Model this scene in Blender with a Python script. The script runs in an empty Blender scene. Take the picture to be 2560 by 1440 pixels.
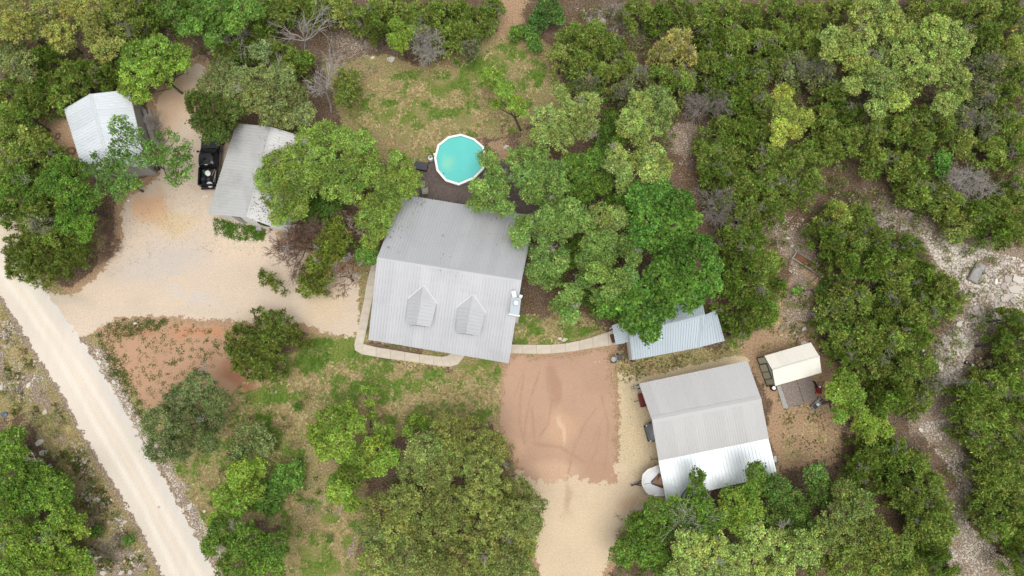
import bpy, bmesh, math, random
import numpy as np
from mathutils import Vector, Matrix
R_ = math.radians
rng = np.random.default_rng(7)
random.seed(7)

# ------------------------------------------------------------------ camera, sky, sun, exposure
SC = bpy.context.scene
COL = SC.collection
H, FPX, TILT = 66.0, 1716.0, R_(10.0)
cam = bpy.data.cameras.new('camera'); cam.lens = 36.0*FPX/2560.0; cam.sensor_width = 36
cam.clip_start = 0.5; cam.clip_end = 3000
camo = bpy.data.objects.new('camera', cam); COL.objects.link(camo)
camo.location = (0, 0, H); camo.rotation_euler = (TILT, 0, 0)
SC.camera = camo
W = bpy.data.worlds.new('World'); SC.world = W; W.use_nodes = True
SUN_DIR = Vector((0.10, -0.32, 1.45)).normalized()      # towards the sun
nt = W.node_tree; nt.nodes.clear()
sky = nt.nodes.new('ShaderNodeTexSky'); sky.sky_type = 'NISHITA'; sky.sun_disc = False
sky.sun_elevation = math.asin(SUN_DIR.z); sky.sun_rotation = math.atan2(SUN_DIR.x, SUN_DIR.y)
sky.dust_density = 3.0
bw = nt.nodes.new('ShaderNodeRGBToBW'); mx = nt.nodes.new('ShaderNodeMixRGB'); mx.inputs[0].default_value = 0.80
tn = nt.nodes.new('ShaderNodeMixRGB'); tn.blend_type = 'MULTIPLY'; tn.inputs[0].default_value = 1; tn.inputs[2].default_value = (1.03, 1.0, 0.965, 1)
bg = nt.nodes.new('ShaderNodeBackground'); bg.inputs[1].default_value = 0.15
wo = nt.nodes.new('ShaderNodeOutputWorld')
nt.links.new(sky.outputs[0], bw.inputs[0]); nt.links.new(sky.outputs[0], mx.inputs[1]); nt.links.new(bw.outputs[0], mx.inputs[2])
nt.links.new(mx.outputs[0], tn.inputs[1]); nt.links.new(tn.outputs[0], bg.inputs[0]); nt.links.new(bg.outputs[0], wo.inputs[0])
sl = bpy.data.lights.new('sun', 'SUN'); sl.energy = 1.0; sl.angle = R_(50); sl.color = (1.0, 0.965, 0.90)
so = bpy.data.objects.new('sun', sl); COL.objects.link(so)
so.rotation_euler = SUN_DIR.to_track_quat('Z', 'Y').to_euler(); so.location = (0, 0, 90)
SC.view_settings.view_transform = 'Standard'; SC.view_settings.look = 'None'
SC.view_settings.exposure = 0.52; SC.view_settings.gamma = 1.0; SC.view_settings.use_curve_mapping = False

# ------------------------------------------------------------------ photograph pixel (2560x1440) <-> place
CA, SA = math.cos(TILT), math.sin(TILT)
def ray(px, py):
    x = (px-1280)/FPX; y = (720-py)/FPX
    return Vector((x, y*CA+SA, y*SA-CA))
def P(px, py, h=0.0):
    d = ray(px, py); t = (h-H)/d.z
    return Vector((d.x*t, d.y*t, h))
def onplane(px, py, p0, n):
    d = ray(px, py); o = Vector((0, 0, H)); t = (p0-o).dot(n)/d.dot(n)
    return o+d*t
def PX(X, Y, Z=0.0):                 # numpy world -> pixel
    z = Z-H; yc = Y*CA+z*SA; zc = -Y*SA+z*CA
    return 1280+FPX*X/-zc, 720-FPX*yc/-zc
def mpp(px, py, h=0.0):              # metres per pixel there
    return (P(px+1, py, h)-P(px, py, h)).length
def Pn(px, py, h):
    px = np.asarray(px, float); py = np.asarray(py, float); h = np.asarray(h, float)
    x = (px-1280)/FPX; y = (720-py)/FPX; dz = y*SA-CA; t = (h-H)/dz
    return np.stack([x*t, (y*CA+SA)*t, h+0*t], -1)

# ------------------------------------------------------------------ materials
def lin(c): 
    c = np.asarray(c, float)/255.0
    return np.where(c <= 0.04045, c/12.92, ((c+0.055)/1.055)**2.4)
def L(r, g, b): v = lin((r, g, b)); return (float(v[0]), float(v[1]), float(v[2]), 1.0)
MATS = {}
class NT:
    def __init__(s, name):
        s.m = bpy.data.materials.new(name); s.m.use_nodes = True; s.t = s.m.node_tree; s.n = s.t.nodes
        s.b = s.n['Principled BSDF']
    def new(s, typ, **kw):
        n = s.n.new(typ)
        for k, v in kw.items(): setattr(n, k, v)
        return n
    def link(s, a, b): s.t.links.new(a, b)
    def noise(s, scale, detail=4, rough=0.6, vec=None, dim='3D'):
        n = s.new('ShaderNodeTexNoise'); n.inputs['Scale'].default_value = scale; n.inputs['Detail'].default_value = detail
        n.inputs['Roughness'].default_value = rough
        if vec is not None: s.link(vec, n.inputs['Vector'])
        return n.outputs['Fac']
    def ramp(s, fac, stops, interp='LINEAR'):
        n = s.new('ShaderNodeValToRGB'); n.color_ramp.interpolation = interp
        e = n.color_ramp.elements
        while len(e) < len(stops): e.new(0.5)
        for el, (p, c) in zip(e, stops):
            el.position = p; el.color = c if len(c) == 4 else (*c, 1)
        s.link(fac, n.inputs[0]); return n.outputs[0]
    def math(s, op, a, b=None, c=None, clamp=False):
        n = s.new('ShaderNodeMath', operation=op); n.use_clamp = clamp
        for i, v in enumerate((a, b, c)):
            if v is None: continue
            if isinstance(v, (int, float)): n.inputs[i].default_value = v
            else: s.link(v, n.inputs[i])
        return n.outputs[0]
    def mix(s, f, a, b, blend='MIX'):
        n = s.new('ShaderNodeMixRGB', blend_type=blend)
        for i, v in enumerate((f, a, b)):
            if isinstance(v, (int, float)): n.inputs[i].default_value = v
            elif isinstance(v, tuple): n.inputs[i].default_value = v
            else: s.link(v, n.inputs[i])
        return n.outputs[0]
    def bump(s, h, strength=0.5, dist=0.02):
        n = s.new('ShaderNodeBump'); n.inputs['Strength'].default_value = strength; n.inputs['Distance'].default_value = dist
        s.link(h, n.inputs['Height']); s.link(n.outputs[0], s.b.inputs['Normal'])
    def pos(s):
        return s.new('ShaderNodeNewGeometry').outputs['Position']
def simple(name, rgb, rough=0.6, metal=0.0, var=0.12, scale=3.0, bump=0.0, objvar=0.0, spec=0.5, sc2=40):
    if name in MATS: return MATS[name]
    s = NT(name); c = s.new('ShaderNodeTexCoord').outputs['Object']
    f = s.noise(scale, 5, 0.6, c); g = s.noise(sc2, 3, 0.6, c)
    f = s.math('ADD', s.math('MULTIPLY', f, 0.65), s.math('MULTIPLY', g, 0.35))
    a = tuple(max(0, v*(1-var*1.6)) for v in rgb[:3])+(1,); b = tuple(min(1, v*(1+var*1.6)) for v in rgb[:3])+(1,)
    col = s.ramp(f, [(0.3, a), (0.7, b)])
    if objvar:
        oi = s.new('ShaderNodeObjectInfo').outputs['Random']
        k = s.math('MULTIPLY_ADD', oi, objvar*2, 1-objvar)
        cb = s.new('ShaderNodeCombineXYZ')
        for i in range(3): s.link(k, cb.inputs[i])
        col = s.mix(1.0, col, cb.outputs[0], 'MULTIPLY')
    s.link(col, s.b.inputs['Base Color'])
    s.b.inputs['Roughness'].default_value = rough; s.b.inputs['Metallic'].default_value = metal
    s.b.inputs['Specular IOR Level'].default_value = spec
    if bump: s.bump(g, bump, 0.01)
    MATS[name] = s.m; return s.m
def roofmat(name, rgb, rough=0.45, dirt=0.25, metal=0.25, dirtcol=(0.16, 0.15, 0.135, 1)):
    s = NT(name); p = s.pos()
    f = s.noise(0.35, 5, 0.65, p); g = s.noise(9, 4, 0.7, p); h = s.noise(28, 3, 0.7, p)
    oi = s.new('ShaderNodeObjectInfo').outputs['Random']
    base = s.ramp(g, [(0.3, tuple(v*0.93 for v in rgb[:3])), (0.7, tuple(min(1, v*1.05) for v in rgb[:3]))])
    k = s.math('MULTIPLY_ADD', oi, 0.09, 0.955)
    cb = s.new('ShaderNodeCombineXYZ')
    for i in range(3): s.link(k, cb.inputs[i])
    base = s.mix(1.0, base, cb.outputs[0], 'MULTIPLY')
    d = s.math('MULTIPLY', s.math('SUBTRACT', f, 0.47, clamp=True), dirt*5)
    d = s.math('MULTIPLY', d, s.math('MULTIPLY_ADD', h, 1.6, -0.2), clamp=True)
    col = s.mix(d, base, dirtcol)
    s.link(col, s.b.inputs['Base Color']); s.b.inputs['Roughness'].default_value = rough; s.b.inputs['Metallic'].default_value = metal
    s.bump(g, 0.15, 0.01)
    MATS[name] = s.m; return s.m
def attr_mat(name, rough=0.7, trans=0.0, noise=0.0, bump=0.0, spec=0.08):
    s = NT(name)
    a = s.new('ShaderNodeAttribute', attribute_name='Col').outputs['Color']
    if noise:
        g = s.noise(16, 4, 0.7, s.pos()); k = s.ramp(g, [(0.25, (1-noise,)*3), (0.75, (1+noise,)*3)])
        a = s.mix(1.0, a, k, 'MULTIPLY')
    s.link(a, s.b.inputs['Base Color']); s.b.inputs['Roughness'].default_value = rough
    s.b.inputs['Specular IOR Level'].default_value = spec
    if trans:
        tr = s.new('ShaderNodeBsdfTranslucent'); s.link(s.mix(1.0, a, (1.25, 1.2, 0.7, 1), 'MULTIPLY'), tr.inputs[0])
        mxs = s.new('ShaderNodeMixShader'); mxs.inputs[0].default_value = trans
        s.link(s.b.outputs[0], mxs.inputs[1]); s.link(tr.outputs[0], mxs.inputs[2])
        s.link(mxs.outputs[0], s.n['Material Output'].inputs['Surface'])
    MATS[name] = s.m; return s.m
M_leaf = attr_mat('foliage', 0.55, 0.22)
M_rock = attr_mat('limestone', 0.85, 0, 0.22)
M_grass = attr_mat('grass_blades', 0.75, 0.15)
M_bark = simple('bark', L(92, 84, 74), 0.9, var=0.3, scale=6)
M_dead = simple('dead_wood', L(146, 139, 132), 0.85, var=0.25, scale=8)
M_deadw = simple('bleached_wood', L(172, 166, 160), 0.85, var=0.2, scale=8)
M_deadb = simple('brown_dead_wood', L(120, 98, 84), 0.85, var=0.25, scale=8)
M_house_roof = roofmat('weathered_galvalume', L(196, 198, 202), 0.5, 0.16)
M_gar_roof = roofmat('garage_galvalume', L(202, 203, 203), 0.5, 0.34)
M_work_roof = roofmat('grey_painted_metal', L(184, 184, 184), 0.6, 0.05, 0.0)
M_white_roof = roofmat('bright_galvalume', L(220, 227, 232), 0.42, 0.06, 0.2)
M_blue_roof = roofmat('pale_blue_metal', L(168, 181, 189), 0.45, 0.10, 0.15)
M_cream_roof = roofmat('cream_metal', L(232, 229, 218), 0.5, 0.02, 0.0)
M_trim = simple('white_trim', L(235, 236, 236), 0.5, var=0.03)
M_wallw = simple('white_siding', L(232, 232, 230), 0.7, var=0.04)
M_wallg = simple('grey_siding', L(168, 168, 166), 0.7, var=0.06)
M_walltan = simple('tan_siding', L(214, 214, 196), 0.7, var=0.05)
M_dkgreen = simple('dark_green_trim', L(44, 52, 46), 0.6, var=0.1)
M_soffit = simple('soffit', L(190, 190, 188), 0.8, var=0.05)
M_glass = simple('dark_glass', L(28, 34, 40), 0.08, var=0.05, spec=0.8)
M_conc = simple('concrete', L(196, 187, 172), 0.85, var=0.08, scale=2, bump=0.2, objvar=0.04)
M_concg = simple('grey_concrete', L(160, 160, 156), 0.85, var=0.08, scale=3)
M_black = simple('black_plastic', L(24, 24, 26), 0.5, var=0.15)
M_rubber = simple('rubber', L(26, 26, 26), 0.85, var=0.15)
M_blackpaint = simple('black_car_paint', L(14, 14, 17), 0.12, var=0.05, spec=0.8)
M_grey = simple('grey_metal', L(150, 152, 155), 0.45, 0.3, var=0.1)
M_dgrey = simple('dark_grey_plastic', L(62, 64, 68), 0.55, var=0.1)
M_white = simple('white_plastic', L(238, 238, 236), 0.45, var=0.03)
M_red = simple('red_paint', L(150, 18, 30), 0.4, var=0.12)
M_dred = simple('dark_red_paint', L(112, 26, 32), 0.5, var=0.15)
M_wood = simple('weathered_dark_deck', L(104, 92, 87), 0.8, var=0.3, scale=4)
M_gwood = simple('grey_wood', L(150, 146, 140), 0.85, var=0.15, scale=6)
M_bwood = simple('brown_wood', L(110, 84, 62), 0.85, var=0.2, scale=6)
M_rust = simple('rusty_steel', L(120, 84, 58), 0.85, var=0.35, scale=4)
M_mat = simple('brown_doormat', L(92, 62, 52), 0.95, var=0.15)
M_gel = simple('white_gelcoat', L(226, 228, 232), 0.35, var=0.04)
M_amber = simple('amber_windshield', L(120, 74, 26), 0.25, var=0.3, scale=2)

# ------------------------------------------------------------------ object helpers
def tag(o, label=None, cat=None, group=None, kind=None):
    if label: o['label'] = label
    if cat: o['category'] = cat
    if group: o['group'] = group
    if kind: o['kind'] = kind
    return o
def empty(name, loc=(0, 0, 0), rz=0.0, label=None, cat=None, group=None):
    o = bpy.data.objects.new(name, None); COL.objects.link(o); o.location = loc; o.rotation_euler = (0, 0, rz)
    o.empty_display_size = 0.3
    return tag(o, label, cat, group)
def meshobj(name, me, mat, parent=None, loc=None):
    o = bpy.data.objects.new(name, me); COL.objects.link(o)
    if mat is not None and len(me.materials) == 0: me.materials.append(mat)
    if parent is not None: o.parent = parent
    if loc is not None: o.location = loc
    return o
def np_mesh(name, V, F, col=None, smooth=False, attrs=None):
    """V (n,3); F int array (m,3|4) or list of such arrays"""
    if not isinstance(F, (list, tuple)): F = [F]
    F = [f for f in F if len(f)]
    me = bpy.data.meshes.new(name)
    me.vertices.add(len(V)); me.vertices.foreach_set('co', np.ascontiguousarray(V, dtype=np.float32).ravel())
    nl = sum(f.size for f in F); npoly = sum(len(f) for f in F)
    me.loops.add(nl); me.polygons.add(npoly)
    me.loops.foreach_set('vertex_index', np.concatenate([f.ravel() for f in F]).astype(np.int32))
    tot = np.concatenate([np.full(len(f), f.shape[1]) for f in F]); st = np.concatenate([[0], np.cumsum(tot)[:-1]])
    me.polygons.foreach_set('loop_start', st.astype(np.int32))
    me.update(calc_edges=True); me.validate() if False else None
    if col is not None:
        a = me.color_attributes.new('Col', 'FLOAT_COLOR', 'POINT')
        c = np.ones((len(V), 4), np.float32); c[:, :col.shape[1]] = col; a.data.foreach_set('color', c.ravel())
    for k, v in (attrs or {}).items():
        if v.ndim == 1:
            a = me.attributes.new(k, 'FLOAT', 'POINT'); a.data.foreach_set('value', v.astype(np.float32))
        else:
            a = me.attributes.new(k, 'FLOAT_COLOR', 'POINT'); a.data.foreach_set('color', v.astype(np.float32).ravel())
    if smooth: me.polygons.foreach_set('use_smooth', np.ones(npoly, bool))
    return me
class MB:                                                # collects simple solids in local coordinates
    def __init__(s): s.v = []; s.f = []
    def add(s, vs, fs):
        o = len(s.v); s.v += [tuple(v) for v in vs]; s.f += [tuple(i+o for i in f) for f in fs]; return s
    def box(s, x0, x1, y0, y1, z0, z1, m=None, bev=0.0):
        if bev:
            b = bev; vs = []
            for z, i in ((z0, b), (z0+b, 0), (z1-b, 0), (z1, b)):
                vs += [(x0+i+0, y0+i, z), (x1-i, y0+i, z), (x1-i, y1-i, z), (x0+i, y1-i, z)]
            fs = [(3, 2, 1, 0), (12, 13, 14, 15)]
            for r in range(3):
                for k in range(4): a = r*4+k; c = r*4+(k+1) % 4; fs.append((a, c, c+4, a+4))
        else:
            vs = [(x0, y0, z0), (x1, y0, z0), (x1, y1, z0), (x0, y1, z0), (x0, y0, z1), (x1, y0, z1), (x1, y1, z1), (x0, y1, z1)]
            fs = [(3, 2, 1, 0), (4, 5, 6, 7), (0, 1, 5, 4), (1, 2, 6, 5), (2, 3, 7, 6), (3, 0, 4, 7)]
        if m is not None: vs = [m @ Vector(v) for v in vs]
        return s.add(vs, fs)
    def prism(s, pts, z0, z1, m=None):
        n = len(pts); vs = [(p[0], p[1], z0) for p in pts]+[(p[0], p[1], z1) for p in pts]
        if m is not None: vs = [m @ Vector(v) for v in vs]
        return s.add(vs, [tuple(range(n))[::-1], tuple(range(n, 2*n))]+[(i, (i+1) % n, (i+1) % n+n, i+n) for i in range(n)])
    def loft(s, rings, close=True):                       # rings of equal length
        n = len(rings[0]); vs = [p for r in rings for p in r]; fs = []
        for r in range(len(rings)-1):
            for k in range(n): a = r*n+k; c = r*n+(k+1) % n; fs.append((a, c, c+n, a+n))
        if close: fs += [tuple(range(n))[::-1], tuple(range((len(rings)-1)*n, len(rings)*n))]
        return s.add(vs, fs)
    def cyl(s, c, r, z0, z1, n=12, r2=None, m=None):
        r2 = r if r2 is None else r2
        A = [(c[0]+r*math.cos(2*math.pi*i/n), c[1]+r*math.sin(2*math.pi*i/n), z0) for i in range(n)]
        B = [(c[0]+r2*math.cos(2*math.pi*i/n), c[1]+r2*math.sin(2*math.pi*i/n), z1) for i in range(n)]
        if m is not None: A = [m @ Vector(v) for v in A]; B = [m @ Vector(v) for v in B]
        return s.loft([A, B])
    def tube(s, pts, r, n=6, closed=False):
        pts = [Vector(p) for p in pts]; rings = []
        for i, p in enumerate(pts):
            a = pts[i-1] if (i > 0 or closed) else p; b = pts[(i+1) % len(pts)] if (i < len(pts)-1 or closed) else p
            d = (b-a).normalized(); u = d.orthogonal() if abs(d.z) > 0.9 else d.cross(Vector((0, 0, 1)))
            u.normalize(); w = d.cross(u); rr = r[i] if isinstance(r, (list, tuple)) else r
            rings.append([p+u*rr*math.cos(2*math.pi*k/n)+w*rr*math.sin(2*math.pi*k/n) for k in range(n)])
        if closed: rings.append(rings[0]); return s.loft(rings, close=False)
        return s.loft(rings)
    def torus(s, c, R, r, n=20, k=8, m=None, squash=1.0):
        pts = [(c[0]+R*math.cos(2*math.pi*i/n), c[1]+R*squash*math.sin(2*math.pi*i/n), c[2]) for i in range(n)]
        if m is not None: pts = [m @ Vector(p) for p in pts]
        return s.tube(pts, r, k, closed=True)
    def mesh(s, name, smooth=False):
        me = bpy.data.meshes.new(name); me.from_pydata(s.v, [], s.f); me.update()
        if smooth: me.polygons.foreach_set('use_smooth', np.ones(len(me.polygons), bool))
        return me
    def build(s, name, mat, parent=None, loc=None, smooth=False, rz=0):
        o = meshobj(name, s.mesh(name, smooth), mat, parent, loc)
        if rz: o.rotation_euler = (0, 0, rz)
        return o
def bevel(o, w, seg=2):
    b = o.modifiers.new('bevel', 'BEVEL'); b.width = w; b.segments = seg; b.limit_method = 'ANGLE'; b.angle_limit = R_(35); return o

# polygon signed distance (px units), positive inside
def sdist(X, Y, poly):
    poly = np.asarray(poly, float); n = len(poly); d2 = np.full(X.shape, 1e18); ins = np.zeros(X.shape, bool)
    for i in range(n):
        x0, y0 = poly[i]; x1, y1 = poly[(i+1) % n]; ex, ey = x1-x0, y1-y0
        t = np.clip(((X-x0)*ex+(Y-y0)*ey)/(ex*ex+ey*ey+1e-9), 0, 1)
        d2 = np.minimum(d2, (X-x0-t*ex)**2+(Y-y0-t*ey)**2)
        c = ((y0 > Y) != (y1 > Y)) & (X < (x1-x0)*(Y-y0)/(y1-y0+1e-12)+x0); ins ^= c
    return np.where(ins, 1, -1)*np.sqrt(d2)
def dline(X, Y, pts):
    d2 = np.full(X.shape, 1e18)
    for (x0, y0), (x1, y1) in zip(pts[:-1], pts[1:]):
        ex, ey = x1-x0, y1-y0; t = np.clip(((X-x0)*ex+(Y-y0)*ey)/(ex*ex+ey*ey+1e-9), 0, 1)
        d2 = np.minimum(d2, (X-x0-t*ex)**2+(Y-y0-t*ey)**2)
    return np.sqrt(d2)
def sm(x, a, b):
    t = np.clip((x-a)/(b-a), 0, 1); return t*t*(3-2*t)
def vnoise(X, Y, s, seed=0):                             # smooth value noise, s = cell size
    r = np.random.default_rng(seed); T = r.random((64, 64)); x = X/s+1000; y = Y/s+1000
    xi = np.floor(x).astype(int); yi = np.floor(y).astype(int); fx = x-xi; fy = y-yi
    fx = fx*fx*(3-2*fx); fy = fy*fy*(3-2*fy); g = lambda a, b: T[a % 64, b % 64]
    return (g(xi, yi)*(1-fx)+g(xi+1, yi)*fx)*(1-fy)+(g(xi, yi+1)*(1-fx)+g(xi+1, yi+1)*fx)*fy

# ================================================================== GROUND
ZONES = [   # (channel, weight, softness px, polygon)  R green grass, G dry grass, B bare dirt, A pale rubble dirt
 ('G', .9, 30, [(830, 120), (1010, 170), (1200, 120), (1290, -20), (1330, 0), (1290, 60), (1400, 130), (1420, 240), (1330, 340), (1220, 330), (1080, 400), (1040, 430), (900, 400), (830, 310), (820, 200)]),
 ('R', .55, 40, [(840, 240), (1000, 180), (1200, 150), (1300, 80), (1360, 150), (1200, 230), (1180, 330), (1070, 400), (900, 330)]),
 ('R', .8, 40, [(1100, 210), (1300, 100), (1360, 150), (1160, 240), (1000, 320), (890, 300), (960, 260)]),
 ('B', .7, 30, [(1290, 165), (1380, 160), (1380, 215), (1310, 215)]),
 ('B', .8, 16, [(1130, 325), (1200, 330), (1250, 380), (1260, 410), (1200, 400), (1200, 350)]),
 ('B', .7, 25, [(870, 230), (990, 240), (960, 265), (870, 262)]),
 ('B', .9, 25, [(1240, -30), (1330, -30), (1290, 60), (1270, 120), (1230, 110)]),
 ('B', .8, 25, [(1340, 300), (1280, 330), (1300, 400), (1250, 400), (1240, 340)]),
 ('G', .95, 25, [(790, 840), (890, 850), (900, 885), (1130, 915), (1170, 880), (1262, 905), (1255, 1100), (1180, 1040), (1090, 1060), (1060, 1040), (1000, 1080), (930, 1100), (900, 1400), (880, 1460), (700, 1460), (720, 1300), (640, 1290), (560, 1340), (520, 1300), (420, 1160), (360, 1020), (600, 930), (700, 960)]),
 ('R', .85, 30, [(790, 850), (880, 850), (950, 905), (1130, 925), (1170, 890), (1250, 910), (1220, 950), (1080, 1010), (980, 950), (860, 930), (760, 960), (700, 1050), (600, 1060), (560, 1000), (640, 930)]),
 ('B', .7, 30, [(820, 950), (1000, 930), (1080, 1000), (1000, 1060), (860, 1010)]), ('B', .6, 30, [(1180, 960), (1255, 930), (1255, 1090), (1190, 1050)]), ('B', .65, 30, [(640, 1070), (780, 1040), (770, 1180), (700, 1150)]), ('B', .8, 25, [(770, 1260), (860, 1210), (890, 1290), (820, 1400), (760, 1360)]), ('B', .6, 25, [(560, 1110), (620, 1150), (560, 1240), (500, 1180)]),
 ('R', .3, 60, [(420, 1100), (600, 960), (800, 850), (1250, 910), (1250, 1100), (1100, 1060), (930, 1160), (900, 1440), (540, 1440)]),
 ('R', .7, 30, [(800, 1240), (900, 1330), (860, 1460), (720, 1460), (770, 1330)]),
 ('R', .75, 25, [(450, 1160), (560, 1180), (520, 1290), (460, 1250)]),
 ('A', .9, 30, [(780, 1240), (900, 1270), (890, 1440), (820, 1330)]),
 ('G', .9, 22, [(1300, 790), (1420, 770), (1520, 800), (1525, 830), (1400, 865), (1270, 865)]),
 ('R', .7, 22, [(1290, 800), (1420, 790), (1500, 830), (1400, 865), (1280, 865)]),
 ('G', .9, 20, [(900, 650), (925, 640), (890, 840), (860, 860), (850, 780)]),
 ('G', .9, 10, [(905, 840), (1120, 885), (1130, 870), (940, 830), (930, 700), (915, 700)]),
 ('G', .9, 25, [(1540, 890), (1640, 880), (1830, 850), (1880, 860), (1870, 900), (1600, 950), (1550, 960), (1530, 880)]),
 ('B', .8, 30, [(1840, 850), (1960, 760), (2000, 560), (2080, 700), (2040, 800), (2060, 900), (2120, 1040), (2130, 1100), (2080, 1180), (1940, 1190), (1900, 990), (1870, 900)]),
 ('G', .8, 30, [(1960, 1000), (2080, 1040), (2060, 1120), (1960, 1140), (1920, 1050)]),
 ('A', .8, 30, [(1900, 540), (2010, 540), (2060, 700), (2020, 850), (1950, 880), (1990, 700)]),
 ('A', .95, 30, [(2180, 480), (2320, 540), (2600, 620), (2600, 780), (2490, 800), (2400, 960), (2440, 1200), (2420, 1320), (2600, 1480), (2380, 1480), (2340, 1320), (2400, 1200), (2280, 1050), (2330, 860), (2420, 780), (2320, 620), (2180, 560)]),
 ('A', .85, 22, [(1670, 310), (1790, 300), (1770, 400), (1690, 420)]),
 ('A', .7, 22, [(1430, 30), (1520, 20), (1640, 90), (1600, 110), (1500, 80)]),
 ('A', .5, 22, [(830, 60), (980, 60), (930, 140), (840, 150)]),
 ('B', .95, 18, [(80, 285), (165, 265), (220, 440), (160, 400), (85, 350)]),
 ('G', .95, 25, [(-60, 740), (30, 780), (100, 920), (200, 1100), (420, 1460), (150, 1460), (160, 1200), (90, 1060), (-60, 1060)]),
 ('A', .75, 30, [(-40, 800), (60, 850), (170, 1090), (260, 1230), (400, 1440), (250, 1460), (210, 1200), (90, 1060), (0, 920)]),
 ('R', .4, 30, [(-60, 980), (60, 980), (60, 1060), (-60, 1070)]),
 ('A', .95, 10, [(200, 845), (240, 850), (330, 1010), (400, 1120), (480, 1260), (560, 1400), (600, 1480), (540, 1480), (400, 1200), (300, 1010)]),
 ('G', .5, 30, [(240, 500), (290, 560), (270, 640), (220, 690), (180, 640)]),
]
CH = {'R': 0, 'G': 1, 'B': 2, 'A': 3}
ROAD_L = [(-420, 60), (-90, 590), (-20, 700), (0, 745), (60, 840), (100, 905), (150, 985), (200, 1080), (260, 1180), (310, 1262), (355, 1340), (402, 1440), (440, 1540), (600, 1950)]
ROAD_R = [(790, 1950), (600, 1540), (548, 1440), (510, 1368), (468, 1290), (420, 1205), (370, 1115), (335, 1055), (290, 975), (240, 895), (205, 845), (150, 770), (90, 690), (30, 600), (-60, 470), (-300, 60)]
SHEETS = [[(-40, 530), (20, 500), (60, 560), (110, 720), (180, 735), (240, 690), (300, 600), (300, 520), (330, 480), (395, 440), (400, 330), (380, 260), (420, 210), (470, 165), (505, 150), (520, 180), (470, 260), (500, 330), (560, 340), (640, 400), (700, 560), (700, 600), (800, 640), (905, 690), (900, 830), (885, 850), (820, 838), (760, 815), (560, 806), (420, 796), (300, 796), (240, 830), (205, 850), (60, 800), (-60, 640)],
 [(240, 822), (290, 803), (420, 798), (560, 812), (620, 850), (700, 930), (660, 960), (600, 1000), (480, 970), (430, 1010), (370, 1030), (310, 965), (262, 885)],
 [(1262, 905), (1268, 884), (1340, 888), (1400, 886), (1450, 880), (1530, 864), (1525, 892), (1536, 960), (1545, 1050), (1545, 1160), (1552, 1214), (1500, 1218), (1430, 1200), (1370, 1218), (1310, 1205), (1262, 1120), (1245, 1060), (1250, 960)],
 [(1540, 930), (1620, 935), (1700, 915), (1850, 880), (1880, 900), (1700, 1100), (1700, 1280), (1640, 1275), (1600, 1270), (1550, 1225), (1540, 1160), (1545, 1050)],
 [(1270, 1180), (1340, 1150), (1430, 1140), (1560, 1150), (1640, 1255), (1655, 1280), (1600, 1300), (1570, 1340), (1530, 1400), (1500, 1460), (1490, 1540), (1480, 1950), (1300, 1950), (1330, 1540), (1345, 1440), (1320, 1330)]]
def zone_at(px, py, wx, wy):
    z = np.zeros(px.shape+(4,)); jx = (vnoise(wx, wy, 2.2, 1)-.5)*60+(vnoise(wx, wy, .6, 2)-.5)*24; jy = (vnoise(wx, wy, 2.2, 3)-.5)*60+(vnoise(wx, wy, .6, 4)-.5)*24
    for ch, w, soft, poly in ZONES:
        d = sdist(px+jx, py+jy, poly); v = w*sm(d, -soft*1.25, soft*1.25)
        z[..., CH[ch]] = np.maximum(z[..., CH[ch]], v)
    return z
xs = np.concatenate([[-900, -400, -180, -110, -84], np.arange(-70, 70.01, .36), [84, 110, 180, 400, 900]])
ys = np.concatenate([[-900, -400, -160, -80, -44], np.arange(-24, 56.01, .36), [70, 100, 180, 400, 900]])
GX, GY = np.meshgrid(xs, ys); PXg, PYg = PX(GX, GY)
for pl_ in SHEETS: Z0 = sdist(PXg, PYg, pl_); Zs = .95*sm(Z0, -26, -2); SH = np.maximum(globals().get('SH', 0), Zs)
far = (np.abs(GX) > 76) | (GY > 60) | (GY < -30)
Z = zone_at(PXg, PYg, GX, GY); Z[..., 1] *= 1-.7*Z[..., 2]; Z[..., 2] = np.maximum(Z[..., 2], SH); RD = sdist(PXg, PYg, ROAD_L+ROAD_R); Z[..., 3] = np.maximum(Z[..., 3], .8*sm(RD, -14, 0)); Z[..., 1] = np.maximum(Z[..., 1], .9*sm(RD, -60, -12)); Z[far] = (0.1, .3, .3, .1)
nx, ny = len(xs), len(ys); I = np.arange(nx*ny).reshape(ny, nx)
Fg = np.stack([I[:-1, :-1], I[:-1, 1:], I[1:, 1:], I[1:, :-1]], -1).reshape(-1, 4)
gm = np_mesh('ground', np.stack([GX, GY, 0*GX], -1).reshape(-1, 3), Fg, attrs={'zone': Z.reshape(-1, 4)})
s = NT('ground'); p = s.pos(); at = s.new('ShaderNodeAttribute', attribute_name='zone')
sep = s.new('ShaderNodeSeparateColor'); s.link(at.outputs['Color'], sep.inputs[0])
n1 = s.noise(.55, 5, .65, p); n2 = s.noise(2.1, 6, .72, p); n3 = s.noise(6.5, 6, .8, p); n4 = s.noise(.3, 4, .6, p)
lit = s.ramp(n3, [(0.3, L(62, 52, 45)), (0.48, L(104, 86, 73)), (0.58, L(138, 118, 102)), (0.68, L(182, 166, 150))])
lit = s.mix(s.ramp(n1, [(.42, (0, 0, 0)), (.6, (.8, .8, .8))]), lit, s.ramp(n3, [(.34, L(56, 48, 36)), (.52, L(98, 82, 60)), (.66, L(150, 132, 104))]))
dirt = s.ramp(n3, [(.34, L(112, 88, 66)), (.5, L(166, 138, 110)), (.64, L(206, 182, 154))])
dirt = s.mix(s.ramp(n3, [(.56, (0, 0, 0)), (.66, (.8, .8, .8))]), dirt, L(92, 74, 50))
dry = s.ramp(n3, [(.32, L(78, 80, 44)), (.45, L(122, 118, 74)), (.56, L(160, 150, 108)), (.68, L(198, 188, 148))])
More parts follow.
